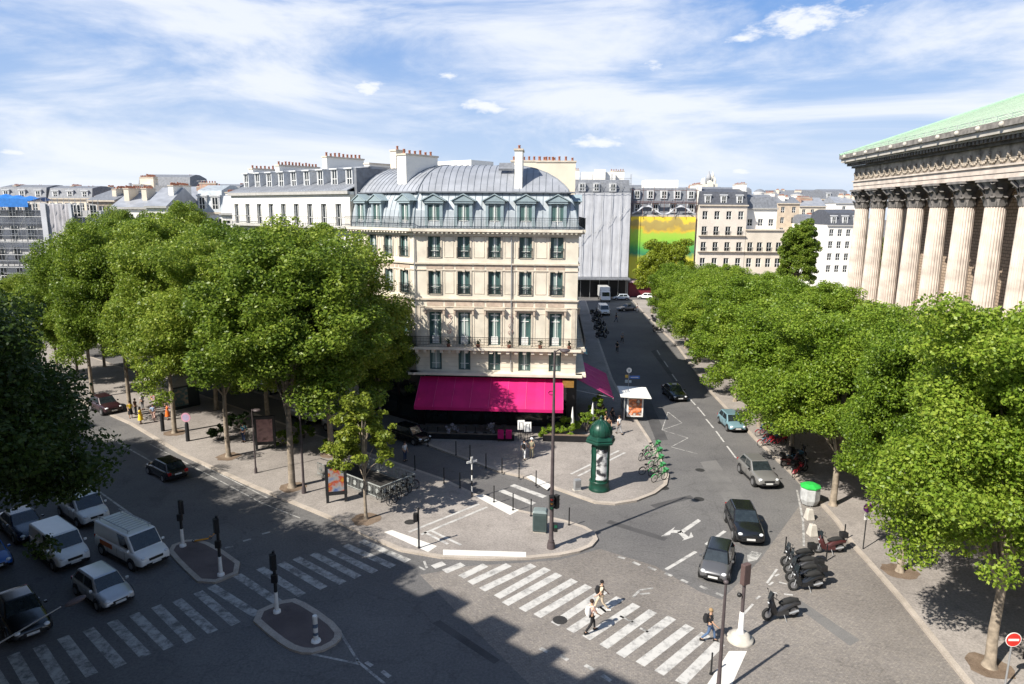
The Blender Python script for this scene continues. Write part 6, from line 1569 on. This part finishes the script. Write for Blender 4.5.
# scaffolded white building at the end of the street
Y = 165; x0 = 14.2; x1 = 27.8
sh = thing('scaffolded_building', 'tall building wrapped in white scaffold sheeting at the end of the street', 'building', (x0,Y,0), world=True)
b = MB(); b.box(x0,x1,Y+1.3,Y+14,0,24.4); b.build('wall', stone3, sh)
b = MB(); nx, nz = 34, 30; vs = []; fs = []
for j in range(nz+1):
    for i in range(nx+1): vs.append((x0+(x1-x0)*i/nx, Y+.05*sin(i*1.9+.8*sin(j*.4))+.06*random.random()+.05*sin(j*.7+i*.3), 5.0+19.8*j/nz))
for j in range(nz):
    for i in range(nx): fs.append((j*(nx+1)+i, j*(nx+1)+i+1, (j+1)*(nx+1)+i+1, (j+1)*(nx+1)+i))
b._add(vs, fs, 0, True)
for xx in (x0, x1): b.quad((xx,Y,5),(xx,Y+1.3,5),(xx,Y+1.3,24.8),(xx,Y,24.8))
b.build('sheeting', sheet, sh)
b = MB(); b.box(x0-.3,x1+.3,Y-2.4,Y+1.2,4.5,4.9); b.build('protection_deck', slateg, sh)
b = MB(); b.box(x0+.3,x1-.3,Y+.9,Y+1.28,.1,4.4); b.build('shopfront', shopd, sh)
b = MB()
for k in range(7):
    xx = x0+(x1-x0)*k/6
    for yy in (Y-.35,Y+1.1): b.tube((xx,yy,0),(xx,yy,29.2 if k % 2 == 0 else 27.6),.05,n=5)
for z in (4.4,24.9,25.9,27.0,28.2):
    b.tube((x0,Y-.35,z),(x1,Y-.35,z),.045,n=5)
for k in range(4): b.tube((x0+2+k*3,Y-.4,13+k*2),(x0+4+k*3,Y-.4,16+k*2),.04,n=5)
b.build('scaffold', steel, sh)
b = MB(); b.hexa([(x0,Y+1.2,24.4),(x1,Y+1.2,24.4),(x1,Y+14,24.4),(x0,Y+14,24.4),(x0,Y+2.6,28.0),(x1,Y+2.6,28.0),(x1,Y+12,28.0),(x0,Y+12,28.0)]); b.build('roof', slateg, sh)
for xx in (x0+2.2, x0+5.6, x0+9.5):
    b = MB(); b.box(xx-.8,xx+.8,Y+1.0,Y+2.6,25.2,27.2); d_ = b.build('dormer', mat('dormer_white', (.55,.56,.57)), sh); wn = bpy.data.objects.new('window', win_mesh(1.1,1.5,'plain')['pane']); C.objects.link(wn); wn.parent = d_; wn.location = (xx-x0,.97,25.45)
b = MB(); b.box(x0+2.5,x1-3,Y+5,Y+9,28,29.9); b.box(x0+5.5,x0+8,Y+4,Y+6,28,30.5); b.build('roof_cabin', whitew, sh)
chimney(sh, (x0+1.2,Y+8), 0, 1.6, .9, 27, 30.4, 3); chimney(sh, (x1-2.2,Y+8), 0, 3.4, .9, 27, 30.2, 6)
# building behind the landscape hoarding
Y = 167; x0, x1 = 28.3, 44.3
mu = thing('hoarded_building', 'building behind a huge yellow and green landscape banner', 'building', (x0,Y,0), world=True)
b = MB(); b.box(x0,x1,Y+.6,Y+14,0,19.8); b.build('wall', stone3, mu)
def banner():
    mt = bpy.data.materials.new('landscape_banner'); mt.use_nodes = True; nt = mt.node_tree; N = nt.nodes; L = nt.links; b = N['Principled BSDF']; b.inputs['Roughness'].default_value = .7
    tc = N.new('ShaderNodeTexCoord'); sx = N.new('ShaderNodeSeparateXYZ'); L.new(tc.outputs['Object'], sx.inputs[0])
    nz = N.new('ShaderNodeTexNoise'); nz.inputs['Scale'].default_value = .16; nz.inputs['Detail'].default_value = 7; L.new(tc.outputs['Object'], nz.inputs['Vector'])
    n2 = N.new('ShaderNodeTexNoise'); n2.inputs['Scale'].default_value = .55; n2.inputs['Detail'].default_value = 8; L.new(tc.outputs['Object'], n2.inputs['Vector'])
    m1 = N.new('ShaderNodeMath'); m1.operation = 'MULTIPLY_ADD'; m1.inputs[1].default_value = 6.5; L.new(nz.outputs['Fac'], m1.inputs[0]); L.new(sx.outputs[2], m1.inputs[2])
    m2 = N.new('ShaderNodeMath'); m2.operation = 'MULTIPLY_ADD'; m2.inputs[1].default_value = 2.4; L.new(n2.outputs['Fac'], m2.inputs[0]); L.new(m1.outputs[0], m2.inputs[2])
    mr = N.new('ShaderNodeMapRange'); mr.inputs['From Min'].default_value = 9; mr.inputs['From Max'].default_value = 25; L.new(m2.outputs[0], mr.inputs['Value'])
    cr = N.new('ShaderNodeValToRGB'); e = cr.color_ramp.elements; e[0].position = 0; e[0].color = (.45,.50,.05,1); e[1].position = 1; e[1].color = (.80,.62,.05,1)
    for p, c in ((.26,(.50,.46,.04)),(.36,(.03,.20,.10)),(.46,(.08,.34,.07)),(.58,(.28,.52,.05)),(.72,(.35,.52,.06)),(.76,(.62,.42,.04)),(.80,(.38,.28,.08)),(.86,(.42,.32,.09)),(.89,(.78,.56,.05))): q = e.new(p); q.color = (*c,1)
    L.new(mr.outputs[0], cr.inputs['Fac']); L.new(cr.outputs['Color'], b.inputs['Base Color']); return mt
b = MB(); b.box(x0+.05,x1-.3,Y,Y+.12,4.5,19.4); b.build('banner', banner(), mu)
b = MB(); b.hexa([(x0,Y+.6,19.8),(x1,Y+.6,19.8),(x1,Y+14,19.8),(x0,Y+14,19.8),(x0,Y+2.4,26.2),(x1,Y+2.4,26.2),(x1,Y+12,26.2),(x0,Y+12,26.2)]); b.build('roof', slateg, mu)
for z, nn in ((20.4,4),(23.6,5)):
    for k in range(nn):
        xx = x0+1.6+k*(x1-x0-3)/(nn-1); yy = Y+.55+(z-19.8)*.28
        b = MB(); b.box(xx-.8,xx+.8,yy-.25,yy+1.6,z,z+2.1); d_ = b.build('dormer', mat('dormer_white', (.55,.56,.57)), mu); wn = bpy.data.objects.new('window', win_mesh(1.1,1.6,'plain')['pane']); C.objects.link(wn); wn.parent = d_; wn.location = (xx-x0,yy-.28-Y,z+.25)
b = MB()
for k in range(7):
    xx = x0+.2+(x1-x0-.6)*k/6
    b.tube((xx,Y-.3,19.2),(xx,Y-.3,26.4),.05,n=5)
for z in (22.6,22.9,25.6): b.tube((x0,Y-.32,z),(x1,Y-.32,z),.06,n=5)
b.box(x0,x1,Y-.3,Y+.5,22.5,22.6)
b.build('scaffold', mat('rusty_steel', (.16,.09,.08), .7), mu)
b = MB(); vs = []; nx = 40
for i in range(nx+1):
    u = i/nx; xx = x0+.2+(x1-x0-.5)*u; zz = 20.9+.95*sin(u*12.0-1.2); vs += [(xx,Y-.4+.2*sin(i),zz-.12),(xx,Y-.35,zz+.22+.12*sin(i*1.3))]
b._add(vs, [(2*i,2*i+2,2*i+3,2*i+1) for i in range(nx)], 0, True); b.build('loose_tarpaulin', sheet, mu)
b = MB(); b.box(x0+4,x0+12,Y+4,Y+9,26.2,28.2); b.build('roof_cabin', whitew, mu)
b = MB(); b.box(x0+.2,x1-.2,Y-.1,Y+.55,.1,3.6); b.build('shopfront', mat('burgundy_shop', (.16,.02,.03), .5), mu)
b = MB(); b.box(x0+.2,x0+6,Y-1.4,Y-.12,3.6,4.0); b.build('shop_fascia', mat('rose_fascia', (.5,.36,.38), .6), mu)
# cream apartment block right of the banner
block('apartment_building', 'grey and cream apartment block with slate mansard right of the landscape banner', 'building', 44.5, 55.9, 166, 22.3, mat('two_tone_stone', (.62,.56,.49), .85, n=.12, scale=.3), [(4.0,6,0),(7.6,9.7,0),(11.4,13.5,1),(15.2,17.2,1),(18.9,20.8,0)], 4, 'mansard', slate, ww=1.25, rh=3.0, dorm=3, chim=((.4,6,-8,.8,27,8),(11.1,6,-8,.8,27.2,8)))
block('apartment_building', 'lower cream apartment block with white attic, next to the dark green tree', 'building', 56.0, 65.2, 166, 16.6, mat('warm_stone', (.62,.55,.46), .85, n=.12, scale=.3), [(4.0,6,0),(7.6,9.7,0),(11.4,13.5,1)], 4, None, ww=1.25)
block('attic_house', 'white set-back attic storeys with slate roof above the lower cream block', 'building', 56.3, 64.0, 168.5, 21.6, whitew, [(17.4,19.0,0)], 3, 'mansard', slateg, depth=8, rh=2.6, ww=1.2, chim=((7.0,4,-5,.8,25.2,6),))
# roofs behind, right side
R2 = [('house','white rendered house with dark mansard between the dark tree and the first church column','building',828,862,185,225,whitew,4,5,'mansard',slate,3.2,3),
 ('house','long white office block with small windows left of the first church column','building',806,832,205,224,whitew,5,6,'mansard',slateg,2.2,0),
 ('house','cream gabled house with tall blank side wall above the dark green tree','building',778,800,215,203,beigew,2,5,'gable',slateg,2.0,0),
 ('house','white box-like house with chimney turret above the lower cream block','building',752,778,225,204,creamw,3,6,'mansard',slateg,2.5,2),
 ('house','pale house with zinc mansard right of the turret, behind the dark tree','building',800,826,240,206,creamw,3,6,'gable',zinc,3.0,0),
 ('house','brick-flanked white house far behind, left of the church eaves corner','building',822,848,270,199,beigew,2,7,'mansard',slateg,3.0,2),
 ('house','white far house with wide blank wall next to the church cornice','building',836,870,250,203,whitew,2,6,'gable',zinc,2.4,0),
 ('house','far beige house right of the basilica, low slate roof','building',722,752,330,198,beigew,5,7,'mansard',slateg,4.0,2),
 ('house','far white house directly below the basilica','building',695,724,320,195,creamw,4,7,'mansard',slateg,3.0,2),
 ('house','far house with zinc roof above the right end of the banner building','building',664,698,300,194,whitew,4,7,'gable',zinc,3.2,0),
 ('house','far pale house above the left end of the banner building','building',630,662,300,193,creamw,4,7,'mansard',slateg,2.8,2),
 ('house','distant house row end right of the turret with brick chimneys','building',770,806,330,197,brickm,4,7,'gable',slateg,3.4,0),
 ('house','distant pale house just left of the church eaves','building',806,842,360,197,creamw,4,7,'mansard',slateg,3.0,2)]
L3 = [('house','white gabled house with two zinc roof slopes under the round brown roofs, left','building',112,146,112,207,whitew,3,5,'gable',zinc,2.6,0),
 ('house','white house with chimney wall and long zinc slope on the left skyline','building',146,166,108,206,whitew,2,5,'gable',zinc,3.0,0),
 ('house','white and grey house with brown chimney row behind the tallest tree','building',163,204,125,199,whitew,4,6,'gable',zinc,2.4,0),
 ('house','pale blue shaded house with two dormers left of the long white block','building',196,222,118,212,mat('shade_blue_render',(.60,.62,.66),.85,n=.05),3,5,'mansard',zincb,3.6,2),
 ('house','white house end wall adjoining the long white block on its left','building',221,240,104,213,whitew,2,5,'mansard',zinc,2.5,0),
 ('house','dark roofed house left of the white gabled one','building',88,114,135,200,mat('umber_render',(.30,.25,.2),.9,n=.3),3,5,'gable',slateg,1.6,0),
 ('house','brown brick block with rounded rooftop plant rooms on the left skyline','building',138,190,190,188,brickm,6,7,'mansard',slateg,3.0,0),
 ('house','narrow white chimney-like house rising above the white gables, left skyline','building',133,141,150,184,whitew,1,4,None,zinc,1,0),
 ('house','low brown house with pots between the sheeting and the white gables','building',96,118,150,196,brickm,3,5,'gable',slateg,1.4,0),
 ('house','small cream house peeking above the blue-shaded dormers, left skyline','building',190,214,150,200,creamw,3,5,'gable',slateg,1.8,0),
 ('house','distant beige block with red chimneys, right of the antenna','building',203,240,190,194,beigew,5,7,'mansard',slateg,2.2,0),
 ('house','distant cream block above the sheeted scaffold, left skyline','building',48,92,170,198,creamw,6,7,'mansard',slateg,2.4,3),
 ('house','distant grey block with chimney pots above the blue tarpaulin','building',-2,46,170,198,stone3,6,7,'mansard',slateg,2.6,3),
 ('house','distant pale block between the sheeted scaffold and the white gables','building',90,140,200,197,creamw,6,7,'gable',slateg,2.5,0)]
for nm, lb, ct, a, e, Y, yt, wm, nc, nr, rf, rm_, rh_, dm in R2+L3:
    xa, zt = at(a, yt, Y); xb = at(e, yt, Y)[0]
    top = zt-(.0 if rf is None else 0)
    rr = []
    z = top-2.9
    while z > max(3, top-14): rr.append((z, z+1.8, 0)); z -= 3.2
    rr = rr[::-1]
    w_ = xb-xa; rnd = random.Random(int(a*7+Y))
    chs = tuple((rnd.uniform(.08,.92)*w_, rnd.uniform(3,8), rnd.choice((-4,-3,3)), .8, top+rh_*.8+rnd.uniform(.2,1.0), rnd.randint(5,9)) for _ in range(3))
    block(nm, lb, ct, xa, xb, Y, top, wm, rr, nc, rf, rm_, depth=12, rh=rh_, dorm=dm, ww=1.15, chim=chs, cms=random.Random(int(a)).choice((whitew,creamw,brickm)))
# rounded plant rooms on the brown block, round turrets on the right skyline
for px, yt, Y, r, lb in ((152,184,191,2.6,'rounded white rooftop plant room on the brown block'),(764,190,226,1.9,'white round rooftop turret above the lower cream block'),(802,193,260,2.2,'small domed rooftop turret near the centre right skyline')):
    x, z = at(px, yt, Y); t = thing('roof_turret', lb, 'turret', (x,Y+4,0), world=False); t.location = (x,Y+4,z-4.5)
    b = MB(); b.lathe([(r,0),(r,3.6),(r*1.12,3.7),(r*1.12,3.9)],16,smooth=False); b.build('drum', whitew, t); b = MB(); b.lathe([(r*.95,3.9),(r*.8,4.4),(r*.4,4.8),(.1,4.95)],16); b.build('dome', slateg, t)
# antennas
for px, yt, Y, lb in ((201,180,119,'thin television antenna on the skyline left of the white block'),(130,183,113,'short dark flue pipe on the white gabled house'),(566,178,84,'television antenna by the chimneys behind the hotel roof')):
    x, z = at(px, yt, Y+6); t = thing('antenna', lb, 'antenna', (x,Y+6,z-6), 0); b = MB(); b.tube((0,0,0),(0,0,6),.035 if px != 130 else .25); b.build('mast', steel, t)
    if px != 130: b = MB(); b.tube((-.8,0,5.8),(.8,0,5.9),.03); [b.tube((k*.25,-.3,5.85),(k*.25,.3,5.85),.02) for k in range(-3,4)]; b.build('aerial', steel, t)
# scaffolded block at far left with blue tarpaulin
Y = 104; xa, zt = at(-70,203,Y); xb = at(92,199,Y)[0]
sb = thing('scaffolded_block', 'scaffolded grey block with netting and blue roof tarpaulin at the far left', 'building', (xa,Y,0), world=True)
b = MB(); b.box(xa,xb,Y+1.8,Y+14,0,zt-1.0); b.build('wall', mat('grey_wall', (.44,.44,.45), .9, n=.25, scale=.5), sb)
b = MB(); nc = 10
for r_ in range(6):
    for k in range(nc): xx = xa+1+(xb-xa-2)*k/(nc-1); wn = bpy.data.objects.new('window', win_mesh(1.1,2.0,'plain')['pane']); C.objects.link(wn); wn.parent = sb; wn.location = (xx-xa,1.72,3+r_*3.2)
 
b = MB(); nv = 15
for k in range(nv):
    xx = xa+(xb-xa)*k/(nv-1)
    for yy in (Y,Y+1.4): b.tube((xx,yy,0),(xx,yy,zt+.8),.04,n=5)
    if k % 3 == 0 and k < nv-1: b.tube((xx,Y,zt-8),(xx+(xb-xa)/(nv-1)*2,Y,zt-2),.04,n=5)
for z in [zt-1.9*k for k in range(11)]:
    if z > 1: b.tube((xa,Y,z),(xb,Y,z),.03,n=5); b.box(xa,xb,Y+.2,Y+1.2,z-.98,z-.94)
b.build('scaffold', steel, sb)
x45 = at(46,230,Y)[0]; x90 = at(76,230,Y)[0]
b = MB(); vs = []; fs = []; nx, nz = 20, 14
for j in range(nz+1):
    for i in range(nx+1): vs.append((x45+(x90-x45)*i/nx, Y-.15+.12*sin(i*2.3)+.08*sin(j*1.7+i), zt-13+13.0*j/nz))
for j in range(nz):
    for i in range(nx): fs.append((j*(nx+1)+i, j*(nx+1)+i+1, (j+1)*(nx+1)+i+1, (j+1)*(nx+1)+i))
b._add(vs, fs, 0, True); b.build('netting', mat('grey_netting', (.40,.39,.41), .9, n=.2, scale=.6), sb)
b = MB()
for xx in (x45, x45+.4, x90-.3): b.box(xx-.2,xx+.2,Y-.45,Y-.3,zt-13,zt+.1)
b.build('net_fold', sheet, sb)
xt0, xt1 = at(-30,190,Y)[0], at(27,190,Y)[0]
b = MB(); vs = []; fs = []; nx, ny = 16, 6
for j in range(ny+1):
    for i in range(nx+1):
        u = i/nx; vs.append((xt0+(xt1-xt0)*u, Y-.2+6*j/ny, zt+.25+1.3*sin(pi*(.1+.8*j/ny))*(1-.5*u)+.18*sin(i*1.8+j)))
for j in range(ny):
    for i in range(nx): fs.append((j*(nx+1)+i, j*(nx+1)+i+1, (j+1)*(nx+1)+i+1, (j+1)*(nx+1)+i))
b._add(vs, fs, 0, True); b.quad((xt0,Y-.2,zt-.5),(xt1,Y-.2,zt-.5),(xt1,Y-.2,zt+.7),(xt0,Y-.2,zt+.9)); b.build('tarpaulin', mat('blue_tarpaulin', (.03,.17,.5), .5, n=.15), sb)

# basilica on its hill
x, z = at(708,190,2400)
hill = MB(); vs = []; fs = []; n = 28; rings = [(1.0,0),(.8,.3),(.55,.68),(.3,.92),(.12,.99)]
for r, hh in rings:
    for i in range(n): a = 2*pi*i/n; vs.append((x+620*r*cos(a)*(1+.1*sin(a*3)), 2480+420*r*sin(a), 84*hh))
for k in range(len(rings)-1):
    for i in range(n): fs.append((k*n+i,k*n+(i+1)%n,(k+1)*n+(i+1)%n,(k+1)*n+i))
fs.append(tuple(range(4*n,5*n))); hill._add(vs, fs, 0, True)
struct('hill', hill, mat('hill_city', (.30,.29,.26), .9, n=.5, scale=.06, detail=8))
bs_ = thing('basilica', 'tiny white domed basilica on the distant hilltop', 'church', (x,2400,z-2), 0)
lime = mat('pale_limestone', (.60,.57,.50), .85)
b = MB(); b.box(-26,26,-20,40,0,22); b.box(-10,10,-26,-20,0,26); b._add([(-10,-26,26),(10,-26,26),(0,-26,34),(-10,0,26),(10,0,26),(0,0,34)], [(0,1,2),(0,2,5,3),(1,4,5,2)]); b.build('nave', lime, bs_)
b = MB(); b.lathe([(9,22),(9,38),(9.6,38.5),(9,44),(7.4,50),(4.6,55),(2.2,57.5),(2.2,62),(.5,66)],20); b.build('main_dome', mat('dome_grey_stone', (.30,.31,.33), .8), bs_)
for sx in (-1,1):
    for sy in (-12,14): b = MB(); b.lathe([(4.5,22),(4.5,30),(4.2,34),(3,38),(1,41),(.3,44)],14); b.X = None; o = b.build('small_dome', lime, bs_); o.location = (sx*18,sy,0)
b = MB(); b.box(22,32,44,54,0,50); b.lathe([(6,50),(4.5,58),(1.5,62),(.4,68)],12,(27,49)); b.build('bell_tower', lime, bs_)

# ================================================================== THE CAMERA'S OWN BUILDING (casts the big shadow)
p0 = bp(115,-1.4); angC = math.atan2(-BD[1], -BD[0])
ow = thing('boulevard_building', 'long apartment building under the viewpoint, dormered roof edge facing the boulevard', 'building', (*bp(0,-1.4),0), world=True)
P = lambda t_, d, z: (*bp(t_, -1.4-d), z)
b = MB()
pe = bp(-14,-1.4); Lw = 129
facade(ow, pe, BA, 0.01, 0, .02, [], [], creamw, b)
def q4(a, c, e, f): b.quad(a, c, e, f)
q4(P(-14,0,0),P(115,0,0),P(115,0,21.2),P(-14,0,21.2)); q4(P(-14,14,0),P(115,14,0),P(115,14,21.2),P(-14,14,21.2))
q4(P(-14,0,0),P(-14,14,0),P(-14,14,21.2),P(-14,0,21.2)); q4(P(115,0,0),P(115,14,0),P(115,14,21.2),P(115,0,21.2))
b.build('wall', creamw, ow)
b = MB()
for ta, tb, e_ in ((16.5,37,25.45),(37,115,24.3)): q4(P(ta,.0,21.2),P(tb,.0,21.2),P(tb,1.2,e_),P(ta,1.2,e_)); q4(P(ta,1.2,e_),P(tb,1.2,e_),P(tb,7,e_+.75),P(ta,7,e_+.75)); q4(P(ta,7,e_+.75),P(tb,7,e_+.75),P(tb,14,21.2),P(ta,14,21.2)); q4(P(ta,0,21.2),P(ta,1.2,e_),P(ta,7,e_+.75),P(ta,14,21.2)); q4(P(tb,0,21.2),P(tb,1.2,e_),P(tb,7,e_+.75),P(tb,14,21.2))
q4(P(-14,0,21.2),P(16.5,0,21.2),P(16.5,14,21.2),P(-14,14,21.2))
b.build('roof', zinc, ow)
def obox(mb, t0, t1, d0, d1, z0, z1):
    c_ = [P(t0,d0,0),P(t1,d0,0),P(t1,d1,0),P(t0,d1,0)]
    mb._add([(c[0],c[1],z0) for c in c_]+[(c[0],c[1],z1) for c in c_], [(0,1,2,3),(7,6,5,4),(0,4,5,1),(1,5,6,2),(2,6,7,3),(3,7,4,0)])
for t0, t1, zz in [(18.2,20.3,25.9),(22.1,22.9,25.9),(24.8,26.8,25.9),(28.4,30.7,26.0),(33.5,36.4,26.7),(44,46,24.9),(53,56,25.4),(66,68,24.9),(76,79,25.4)]:
    b = MB(); obox(b, t0, t1, .45, 3.0, 21.6, zz); b.build('dormer' if zz < 26.5 else 'chimney', zinc if zz < 26.5 else creamw, ow)
b = MB(); obox(b, -14, 115, -.5, -.003, 20.75, 21.15); obox(b, -14, 115, -.2, -.003, 16.9, 17.1); obox(b, -14, 115, -.2, -.003, 6.0, 6.3); b.build('cornice', creamw, ow)
for r_ in range(5):
    for k in range(16):
        tt = 30-k*2.6; q = bp(tt, -1.4+.03); o = link('window', win_mesh(1.1,2.1,'plain')['pane'], ow, (q[0],q[1],2+r_*3.7+(1.6 if r_ else 0)), BA+pi)

# ================================================================== SKY AND LIGHT
w = bpy.data.worlds.new('World'); scene.world = w; w.use_nodes = True
nt = w.node_tree; N = nt.nodes; L = nt.links; bg = N['Background']
SUN = Vector((-.815,-.64,1.0/1.0365*1.0365)).normalized()   # towards the sun: 44 degrees high
sky = N.new('ShaderNodeTexSky'); sky.sky_type = 'NISHITA'; sky.sun_disc = False
sky.sun_elevation = math.asin(SUN.z); sky.sun_rotation = math.atan2(SUN.x, SUN.y); sky.air_density = 1.0; sky.dust_density = .6; sky.ozone_density = 1.6; sky.altitude = 50
tc = N.new('ShaderNodeTexCoord'); sx = N.new('ShaderNodeSeparateXYZ'); L.new(tc.outputs['Generated'], sx.inputs[0])
def M_(op, a, b_=None, c=None):
    m_ = N.new('ShaderNodeMath'); m_.operation = op
    for i, v in enumerate((a, b_, c)):
        if v is None: continue
        if hasattr(v, 'node'): L.new(v, m_.inputs[i])
        else: m_.inputs[i].default_value = v
    return m_.outputs[0]
az = M_('ARCTAN2', sx.outputs[0], sx.outputs[1]); el = M_('ARCSINE', sx.outputs[2])
cb = N.new('ShaderNodeCombineXYZ'); L.new(az, cb.inputs[0]); L.new(M_('MULTIPLY', el, 2.6), cb.inputs[1])
mp = N.new('ShaderNodeMapping'); mp.inputs['Rotation'].default_value = (0,0,-.28); mp.inputs['Scale'].default_value = (1.5,2.3,1); mp.inputs['Location'].default_value = (2.3,.9,0); L.new(cb.outputs[0], mp.inputs['Vector'])
n1 = N.new('ShaderNodeTexNoise'); n1.inputs['Scale'].default_value = 1.7; n1.inputs['Detail'].default_value = 12; n1.inputs['Roughness'].default_value = .60; n1.inputs['Distortion'].default_value = .5; L.new(mp.outputs[0], n1.inputs['Vector'])
r1 = N.new('ShaderNodeMapRange'); r1.interpolation_type = 'SMOOTHSTEP'; r1.inputs['From Min'].default_value = .35; r1.inputs['From Max'].default_value = .62; r1.inputs['To Max'].default_value = .86; L.new(n1.outputs['Fac'], r1.inputs['Value'])
# a few fair-weather cumulus with ragged edges
n2 = N.new('ShaderNodeTexNoise'); n2.inputs['Scale'].default_value = 26; n2.inputs['Detail'].default_value = 7; n2.inputs['Roughness'].default_value = .6; L.new(cb.outputs[0], n2.inputs['Vector'])
acc = None
for px, py, wx, wy in ((370,88,.030,.010),(487,106,.036,.012),(603,142,.052,.010),(655,62,.022,.009),(800,22,.075,.020),(742,38,.03,.008),(15,153,.02,.004),(447,75,.018,.007),(738,171,.022,.005)):
    d = Vector(ray(px,py)).normalized(); a0 = math.atan2(d.x,d.y); e0 = math.asin(d.z)
    ax = M_('MULTIPLY', M_('SUBTRACT', az, a0), 1/wx); ey = M_('MULTIPLY', M_('SUBTRACT', el, e0), 1/wy)
    r_ = M_('SQRT', M_('ADD', M_('MULTIPLY', ax, ax), M_('MULTIPLY', ey, ey)))
    v = M_('SUBTRACT', 1.0, r_); acc = v if acc is None else M_('MAXIMUM', acc, v)
pf = M_('ADD', acc, M_('MULTIPLY', M_('SUBTRACT', n2.outputs['Fac'], .5), 3.2))
r2 = N.new('ShaderNodeMapRange'); r2.interpolation_type = 'SMOOTHSTEP'; r2.inputs['From Min'].default_value = -.1; r2.inputs['From Max'].default_value = .9; r2.inputs['To Max'].default_value = .95; L.new(pf, r2.inputs['Value'])
mm = N.new('ShaderNodeMath'); mm.operation = 'MAXIMUM'; L.new(r1.outputs[0], mm.inputs[0]); L.new(r2.outputs[0], mm.inputs[1])
mix = N.new('ShaderNodeMix'); mix.data_type = 'RGBA'; L.new(mm.outputs[0], mix.inputs['Factor']); L.new(sky.outputs[0], mix.inputs['A'])
CLOUD = mix.inputs['B']; CLOUD.default_value = (5.6,5.8,6.2,1)
hi = N.new('ShaderNodeMapRange'); hi.interpolation_type = 'SMOOTHSTEP'; hi.inputs['From Min'].default_value = .30; hi.inputs['From Max'].default_value = .55; hi.inputs['To Min'].default_value = 1; hi.inputs['To Max'].default_value = 0; L.new(sx.outputs[2], hi.inputs['Value'])
mh = N.new('ShaderNodeMath'); mh.operation = 'MULTIPLY'; L.new(mm.outputs[0], mh.inputs[0]); L.new(hi.outputs[0], mh.inputs[1]); L.new(mh.outputs[0], mix.inputs['Factor'])
# pale air towards the horizon, clear blue above
hz_n = N.new('ShaderNodeMapRange'); hz_n.inputs['From Min'].default_value = 0; hz_n.inputs['From Max'].default_value = .30; hz_n.inputs['To Min'].default_value = .97; hz_n.inputs['To Max'].default_value = .8; L.new(sx.outputs[2], hz_n.inputs['Value'])
hm = N.new('ShaderNodeMath'); hm.operation = 'MULTIPLY'; L.new(hz_n.outputs[0], hm.inputs[0]); L.new(hi.outputs[0], hm.inputs[1])
hv = N.new('ShaderNodeMix'); hv.data_type = 'RGBA'; hv.inputs['A'].default_value = (3.9,4.6,5.6,1); hv.inputs['B'].default_value = (.95,2.1,4.6,1)
hf = N.new('ShaderNodeMapRange'); hf.inputs['From Min'].default_value = .0; hf.inputs['From Max'].default_value = .27; L.new(sx.outputs[2], hf.inputs['Value']); L.new(hf.outputs[0], hv.inputs['Factor'])
hx_ = N.new('ShaderNodeMix'); hx_.data_type = 'RGBA'; L.new(hm.outputs[0], hx_.inputs['Factor']); L.new(sky.outputs[0], hx_.inputs['A']); L.new(hv.outputs['Result'], hx_.inputs['B'])
L.new(hx_.outputs['Result'], mix.inputs['A'])
L.new(mix.outputs['Result'], bg.inputs['Color']); bg.inputs['Strength'].default_value = .10
ld = bpy.data.lights.new('sun', 'SUN'); ld.energy = 4.8; ld.angle = R_(.53); ld.color = (1.0,.94,.84)
sun = bpy.data.objects.new('sun', ld); C.objects.link(sun); sun.rotation_euler = (-SUN).to_track_quat('-Z','Y').to_euler(); sun.location = (0,0,80)
scene.view_settings.view_transform = 'Standard'; scene.view_settings.look = 'None'; scene.view_settings.exposure = .80; scene.view_settings.gamma = 1
scene.cycles.max_bounces = 6; scene.cycles.diffuse_bounces = 3; scene.cycles.glossy_bounces = 2; scene.cycles.transmission_bounces = 3
for o in bpy.data.objects:
    for k in ('_w',):
        if k in o: del o[k]
